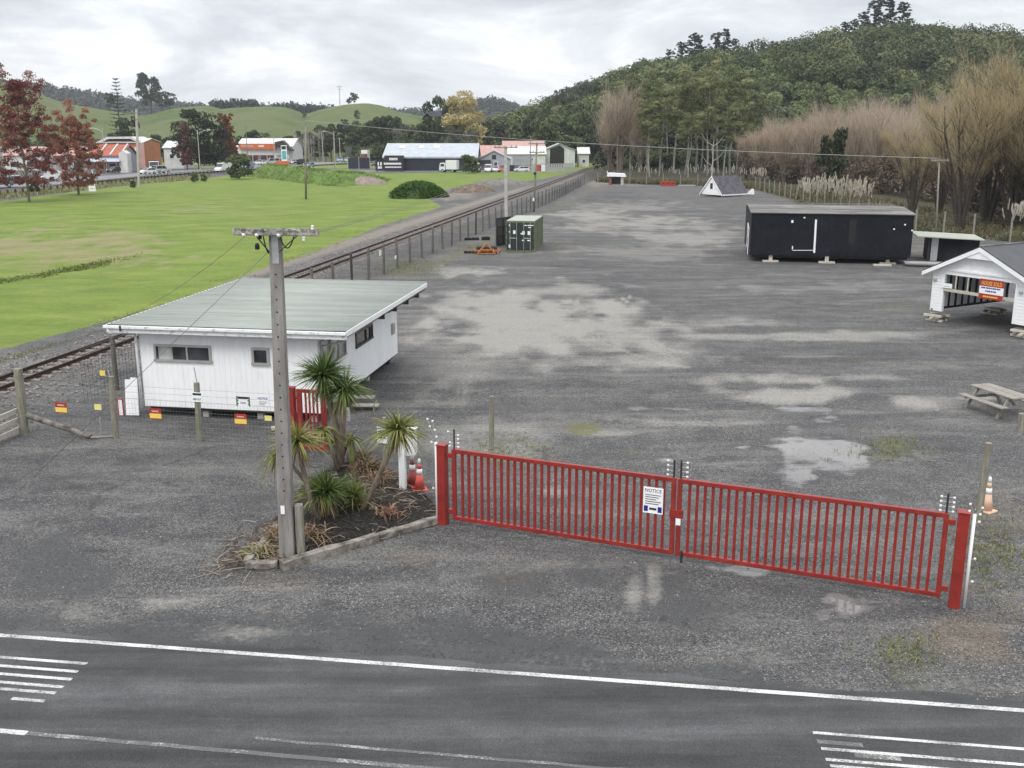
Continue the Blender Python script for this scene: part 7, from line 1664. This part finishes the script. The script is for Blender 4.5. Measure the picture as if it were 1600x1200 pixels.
# shops left
t_, W_, ze, zr__ = gable_b('orange_hall', 'big orange walled hall with curved white roof', 158, 226, 322, 223, 217, 16, 'brick_o', 'roof_pale'); opening(t_, W_ * .86, ze * .72, 1.0, 1.6, 'window', 'wall_pale')
mb = MB(); mb.prism([(-1, -.2, ze), (W_ * .2, -.2, ze + 1.8), (W_ * .75, -.2, ze + 1.9), (W_ * .92, -.2, ze + .6), (W_ * .9, -.2, ze + .1), (W_ * .73, -.2, ze + 1.2), (W_ * .22, -.2, ze + 1.15), (0, -.2, ze - .3)], (0, 12, 0)); mb.build('curved_roof', M['roof_pale'], t_); MB().box((W_ * .95, -.3, ze * .5), (2.4, .3, ze)).build('pilaster', M['roof_pink'], t_)
MB().box((W_ * .72, -.1, ze * .28), (W_ * .35, .12, ze * .5)).build('shop_front', M['roof_red'], t_)
t_, W_, ze, zr__ = gable_b('red_roof_shop', 'shop with orange red roof and blue grey verandah beside the town road', 143, 192, 284, 243, 227, 12, 'grey_wall', 'roof_red')
MB().prism([(-.5, -3.4, 2.9), (W_ + .5, -3.4, 2.9), (W_ + .3, -.1, 3.7), (-.3, -.1, 3.7)], (0, 0, .15)).build('verandah', M['verandah'], t_)
for i in range(4): MB().box((W_ * (.05 + .3 * i), -3.2, 1.4), (.18, .18, 2.8)).build('verandah_post', M['brick_o'], t_)
for x in (W_ * .3, W_ * .66, W_ * .98): MB().bar((x, -.4, ze + .2), (x, 6.0, zr__ + .3), .35, .4).build('parapet', M['wall_pale'], t_)
opening(t_, W_ * .3, 1.6, 2.0, 1.6); opening(t_, W_ * .7, 1.6, 2.0, 1.6)
MB().prism([(W_ + .1, -2.2, 0), (W_ + 2.4, -2.2, 0), (W_ + 2.4, -2.2, 5.2), (W_ + 1.2, -2.2, 6.0), (W_ + .1, -2.2, 5.2)], (0, 3, 0)).build('white_gable', M['wall_pale'], t_)
t_, W_, ze, zr__ = gable_b('white_house', 'white house with pale hipped roof behind the parked truck', 258, 288, 318, 231, 221, 10, 'wall_pale', 'roof_pale'); opening(t_, W_ * .4, ze * .6, 1.2, 1.2); opening(t_, W_ * .75, ze * .6, 1.2, 1.2)
for i, (a, b2, Y_, lab) in enumerate(((-60, -10, 300, 'pale low shop at the far left edge behind the red tree'), (8, 66, 300, 'pale shop front glimpsed through the tall red tree'), (84, 138, 296, 'brown roofed shop glimpsed through the russet tree'))):
    t_, W_, ze, zr__ = gable_b('roadside_shop', lab, a, b2, Y_, 243, 230, 12, 'wall_pale' if i < 2 else 'grey_wall', ('roof_pale', 'roof_pink', 'roof_pink')[i]); opening(t_, W_ * .3, 1.8, 2, 1.6); opening(t_, W_ * .7, 1.8, 2, 1.6)
# service station
t_, W_, ze, zr__ = gable_b('service_station', 'service station shop with orange fascia and white roof', 372, 458, 372, 229, 217, 18, 'wall_pale', 'roof_pale')
MB().box((W_ * .38, -.6, ze + .1), (W_ * .66, 1.0, 1.9)).build('fascia', M['orange_sign'], t_); MB().box((W_ * .2, -1.12, ze + .2), (W_ * .22, .06, .8)).build('fascia_sign', M['roof_pink'], t_); MB().box((W_ * .45, -1.12, ze + .2), (W_ * .1, .06, .6)).build('fascia_sign', M['wall_pale'], t_)
for i in range(5): opening(t_, W_ * (.08 + .13 * i), 1.9, 2.2, 2.4, 'window', 'glass', 'roof_red')
MB().prism([(W_ * .72, -3, ze + .2), (W_ * 1.02, -3, ze - 1.6), (W_ * 1.02, -3, ze - 1.1), (W_ * .86, -3, ze + 2.2), (W_ * .72, -3, ze + 1.6)], (0, 4, 0)).build('dark_gable', M['dark'], t_)
MB().box((W_ * .85, -2.6, 1.8), (W_ * .24, .3, 3.0)).build('glazed_front', M['glass_pale'], t_)
for i in range(4): MB().box((W_ * (.05 + .2 * i), -6, 1.7), (.3, .3, 3.4)).build('canopy_post', M['roof_red'], t_)
pyl = thing('price_pylon', 'white and teal price pylon sign in front of the service station', 'sign', gp(445, 352)); hh = Zat(227, 352); MB().box((0, 0, hh / 2), (1.9, .4, hh)).build('panel', M['sign_white'], pyl); MB().box((0, -.23, hh * .52), (1.4, .06, hh * .42)).build('price_panel', M['teal'], pyl); MB().box((0, -.23, hh * .88), (1.5, .06, hh * .16)).build('header', M['ink'], pyl)
bann = tag(MB().box(gp(444, 350) + Vector((0, -2, .9)), (4.4, .2, 1.5)).build('banner', M['orange_sign']), 'low orange banner at the foot of the price pylon', 'banner')
# ------------------------------------------------------------------ vehicles
def paintcar(nm, c): return paint(nm, c, .25, .03, 1, .0, bump=0, spec=.6)
CP_ = {'white': paintcar('car_white', (.72, .73, .74)), 'silver': paintcar('car_silver', (.45, .47, .49)), 'black': paintcar('car_black', (.02, .02, .022)), 'grey': paintcar('car_grey', (.13, .135, .14)), 'red': paintcar('car_red', (.40, .05, .06)), 'blue': paintcar('car_blue', (.20, .27, .36)), 'beige': paintcar('car_beige', (.45, .40, .33))}
LAMP_R = paint('tail_lamp', (.45, .02, .02), .3, .05, 3, bump=0); LAMP_W = paint('head_lamp', (.8, .8, .78), .15, .02, 3, bump=0)
def wheel(t_, x, y_, r_, w_=.22):
    o = MB().tube([(x - w_ / 2, y_, r_), (x + w_ / 2, y_, r_)], r_, 14).build('wheel', M['rubber'], t_); s = 1 if x > 0 else -1
    MB().tube([(x + s * w_ / 2, y_, r_), (x + s * (w_ / 2 + .015), y_, r_)], r_ * .6, 10).build('rim', M['galv'], o)
def car(label, p, rz, col, kind='hatch', group=None, sc=1.0):
    t_ = thing('parked_car' if kind != 'van' else 'parked_van', label, 'car' if kind != 'van' else 'van', p, rz, group); t_.scale = (sc,) * 3
    hL, w_ = (2.15, .88)
    prof = {'hatch': [(-2.15, .35), (-2.15, .85), (-2.0, 1.0), (-.75, 1.0), (.9, .98), (1.9, .85), (2.15, .65), (2.15, .35)], 'suv': [(-2.3, .45), (-2.3, 1.05), (-2.2, 1.15), (1.0, 1.12), (2.1, 1.0), (2.3, .8), (2.3, .45)], 'van': [(-2.5, .4), (-2.5, 1.2), (1.9, 1.15), (2.4, .85), (2.5, .4)]}[kind]
    cab = {'hatch': [(-2.05, 1.0), (-1.7, 1.47), (.1, 1.5), (.95, .99)], 'suv': [(-2.25, 1.15), (-2.1, 1.78), (.35, 1.8), (1.05, 1.13)], 'van': [(-2.48, 1.2), (-2.4, 2.1), (1.1, 2.1), (1.9, 1.16)]}[kind]
    b_ = MB(); b_.prism([(-w_, y_, z) for y_, z in prof], (2 * w_, 0, 0)); b_.build('body', CP_[col], t_, bevel=.05)
    g_ = MB(); g_.prism([(-w_ + .10, y_, z) for y_, z in cab], (2 * w_ - .2, 0, 0)); g_.build('windows', M['glass'] if kind != 'van' else CP_[col], t_, bevel=.04)
    ys_ = [c[0] for c in cab]; zt_c = max(c[1] for c in cab)
    MB().box((0, (cab[1][0] + cab[2][0]) / 2, zt_c + .01), (2 * w_ - .2, cab[2][0] - cab[1][0], .05)).build('roof', CP_[col], t_, bevel=.02)
    mb = MB()
    for s in (-1, 1):
        mb.bar((s * (w_ - .1), cab[2][0], cab[2][1]), (s * (w_ - .1), cab[3][0], cab[3][1]), .07); mb.bar((s * (w_ - .1), cab[0][0], cab[0][1]), (s * (w_ - .1), cab[1][0], cab[1][1]), .09); mb.bar((s * (w_ - .09), -.5, 1.0), (s * (w_ - .13), -.45, zt_c), .06)
    mb.build('pillar', CP_[col], t_)
    if kind == 'van': MB().prism([(-w_ + .09, cab[2][0] + .12, cab[2][1] - .12), (w_ - .09, cab[2][0] + .12, cab[2][1] - .12), (w_ - .09, cab[3][0] + .0, cab[3][1] + .1), (-w_ + .09, cab[3][0], cab[3][1] + .1)], (0, .03, .02)).build('windscreen', M['glass'], t_)
    for s in (-1, 1):
        for y_ in (-1.35, 1.35): wheel(t_, s * (w_ - .06), y_, .33 if kind != 'suv' else .38)
        MB().box((s * .66, prof[-1][0] - .0, .72), (.34, .08, .16)).build('headlight', LAMP_W, t_); MB().box((s * .72, prof[0][0], .85), (.2, .08, .22)).build('tail_light', LAMP_R, t_)
        MB().box((s * (w_ + .08), .75, 1.05), (.14, .1, .12)).build('mirror', CP_[col], t_)
    MB().box((0, prof[0][0] - .02, .6), (.5, .04, .12)).build('number_plate', M['sign_white'], t_)
    return t_
def truck(label, p, rz, col, box='white', L=6.5, h_=2.9, sc=1.0):
    t_ = thing('parked_truck', label, 'truck', p, rz); t_.scale = (sc,) * 3
    MB().prism([(-1.1, L / 2 - 1.7, .55), (-1.1, L / 2, .55), (-1.1, L / 2, 1.5), (-1.1, L / 2 - .25, 2.55), (-1.1, L / 2 - 1.7, 2.6)], (2.2, 0, 0)).build('cab', CP_[col], t_, bevel=.06)
    MB().prism([(-1.0, L / 2 + .03, 1.5), (1.0, L / 2 + .03, 1.5), (1.0, L / 2 - .2, 2.45), (-1.0, L / 2 - .2, 2.45)], (0, .03, .01)).build('windscreen', M['glass'], t_)
    for s in (-1, 1): MB().box((s * 1.11, L / 2 - .95, 1.95), (.03, 1.0, .7)).build('side_window', M['glass'], t_); MB().box((s * .8, L / 2 + .03, .95), (.36, .06, .22)).build('headlight', LAMP_W, t_); MB().box((s * 1.3, L / 2 - .1, 2.0), (.16, .1, .4)).build('mirror', M['rubber'], t_)
    MB().box((0, L / 2 + .03, .75), (1.2, .06, .3)).build('grille', M['rubber'], t_); MB().box((0, -.3, .62), (1.0, L - .6, .25)).build('chassis', M['rubber'], t_)
    if box: MB().box((0, -.95, .8 + h_ / 2 - .2), (2.3, L - 2.0, h_ - .4)).build('box_body', CP_[box], t_, bevel=.03)
    else:
        MB().box((0, -.95, 1.0), (2.3, L - 2.0, .15)).build('deck', M['dark'], t_); MB().box((0, L / 2 - 1.85, 1.9), (2.2, .1, 1.8)).build('headboard', M['dark'], t_)
        for s in (-1, 1): MB().box((s * 1.12, -.95, 1.3), (.06, L - 2.0, .5)).build('side_board', M['galv'], t_)
    for s in (-1, 1):
        for y_ in (L / 2 - 1.0, -L / 2 + 1.3): wheel(t_, s * .98, y_, .45, .3)
    return t_
truck('white flat-deck truck with dark headboard parked by the orange hall', gp(243, 285) + UP * .1, R(196), 'white', None, 8.0, 3, 1.15)
truck('small white box truck parked in front of the dark blue warehouse', gp(702, 284), R(75), 'white', 'white', 5.2, 2.9)
truck('dark fronted white tray truck parked right of the round shrub', gp(744, 284), R(176), 'white', None, 5.5, 2.6)
truck('red and white truck facing the road above the black fence panels', gp(571, 372) + UP * 1.2, R(178), 'red', 'white', 7, 3.4, 1.0)
car('white hatchback parked beside the field power pole', gp(231, 258) + UP * .42, R(150), 'white', 'hatch'); s4 = car('silver grey four-wheel drive with a white spare wheel cover on its back', gp(253, 262) + UP * .42, R(-28), 'silver', 'suv', None, 1.1)
MB().tube([(0, -2.3, 1.05), (0, -2.5, 1.05)], .40, 14).build('spare_wheel', M['rubber'], s4); MB().tube([(0, -2.5, 1.05), (0, -2.52, 1.05)], .2, 12).build('wheel_cover', M['sign_white'], s4)
car('white van half hidden behind the round field shrub', gp(350, 272) + UP * .42, R(160), 'white', 'van', None, 1.15); car('dark blue topped van right of the round field shrub', gp(386, 290) + UP * .42, R(170), 'blue', 'van', None, 1.1)
car('silver hatchback parked under the service station canopy', gp(424, 352) + UP * .3, R(120), 'silver', 'suv', None, 1.2); car('white car right of the price pylon', gp(462, 355) + UP * .3, R(75), 'white', 'hatch', None, 1.2); car('black pickup-like car right of the white one at the service station', gp(471, 350) + UP * .3, R(70), 'black', 'suv', None, 1.1)
car('small silver car left of the fuel canopy posts', gp(406, 350) + UP * .3, R(60), 'white', 'hatch', None, 1.1)
car('purple blue car on the road behind the tall field pole', gp(483, 316) + UP * .4, R(165), 'blue', 'hatch'); car('pale blue car on the road right of the thin white pole', gp(531, 372) + UP * .6, R(190), 'blue', 'suv', None, 1.2); car('beige grey car right of the pale blue one on the road', gp(543, 376) + UP * .6, R(185), 'beige', 'hatch', None, 1.1)
car('black car beside the black fence panels', gp(588, 345), R(170), 'black', 'hatch', None, 1.2); car('white van at the left end of the blue warehouse', gp(596, 335), R(180), 'white', 'van', None, 1.0)
car('white van with red sides parked below the grey gabled house', gp(763, 286), R(176), 'white', 'van', None, 1.0); car('white hatchback between the white van and the red car', gp(775, 288), R(175), 'white', 'hatch', None, 1.05); car('dark red car parked just left of the concrete pole', gp(785, 286), R(174), 'red', 'suv', None, 1.0); car('white car right of the concrete pole', gp(815, 288), R(95), 'white', 'hatch', None, 1.0)
for i, (px, Y_, c_, k) in enumerate(((2, 190, 'grey', 'suv'), (18, 205, 'white', 'hatch'), (78, 215, 'white', 'van'), (95, 222, 'beige', 'hatch'), (178, 270, 'black', 'hatch'))):
    car(('dark car on the town road at the left edge', 'white car on the town road behind the tall red trunk', 'white van on the town road seen between the two autumn trees', 'beige car on the town road behind the russet tree', 'black car under the blue verandah of the red roofed shop')[i], gp(px, Y_) + UP * .4, R(120 + 12 * i), c_, k)
# stacked colourful goods and a low fence in front of the workshop
yf = thing('yard_fence', 'grey sloping metal fence in front of the open shed', 'fence', gp(832, 296))
mb = MB()
for i in range(18): mb.box((i * .72, i * .55, 1.0), (.55, .08, 1.9))
mb.build('panel', M['galv'], yf); mb = MB(); mb.bar((0, 0, 1.9), (12.3, 9.4, 1.9), .1); mb.build('rail', M['galv'], yf)
for i, (px, c_) in enumerate(((800, 'black'), (806, 'grey'), (842, 'red'), (848, 'white'))): tag(MB().box(gp(px, 292) + UP * .9, (1.4, 1.2, 1.8)).build('stacked_crate', CP_[c_], bevel=.05), ('black', 'grey', 'red', 'white')[i] + ' crate standing in the yard before the pale roofed shed', 'crate')
# ------------------------------------------------------------------ air
hz = MB().box((0, 1150, 80), (4600, 3900, 164)).build('haze', bpy.data.materials.new('haze_air'))
tag(hz, 'thin pale haze softening the far hills', 'haze', kind='stuff')
hm_ = hz.data.materials[0]; hm_.use_nodes = True; t = hm_.node_tree; t.nodes.remove(t.nodes['Principled BSDF'])
pv = t.nodes.new('ShaderNodeVolumePrincipled'); pv.inputs['Color'].default_value = (.86, .90, .96, 1); pv.inputs['Density'].default_value = .00015; pv.inputs['Anisotropy'].default_value = .2
t.links.new(pv.outputs[0], t.nodes['Material Output'].inputs['Volume'])
scn.cycles.volume_bounces = 0; scn.cycles.volume_step_rate = 10
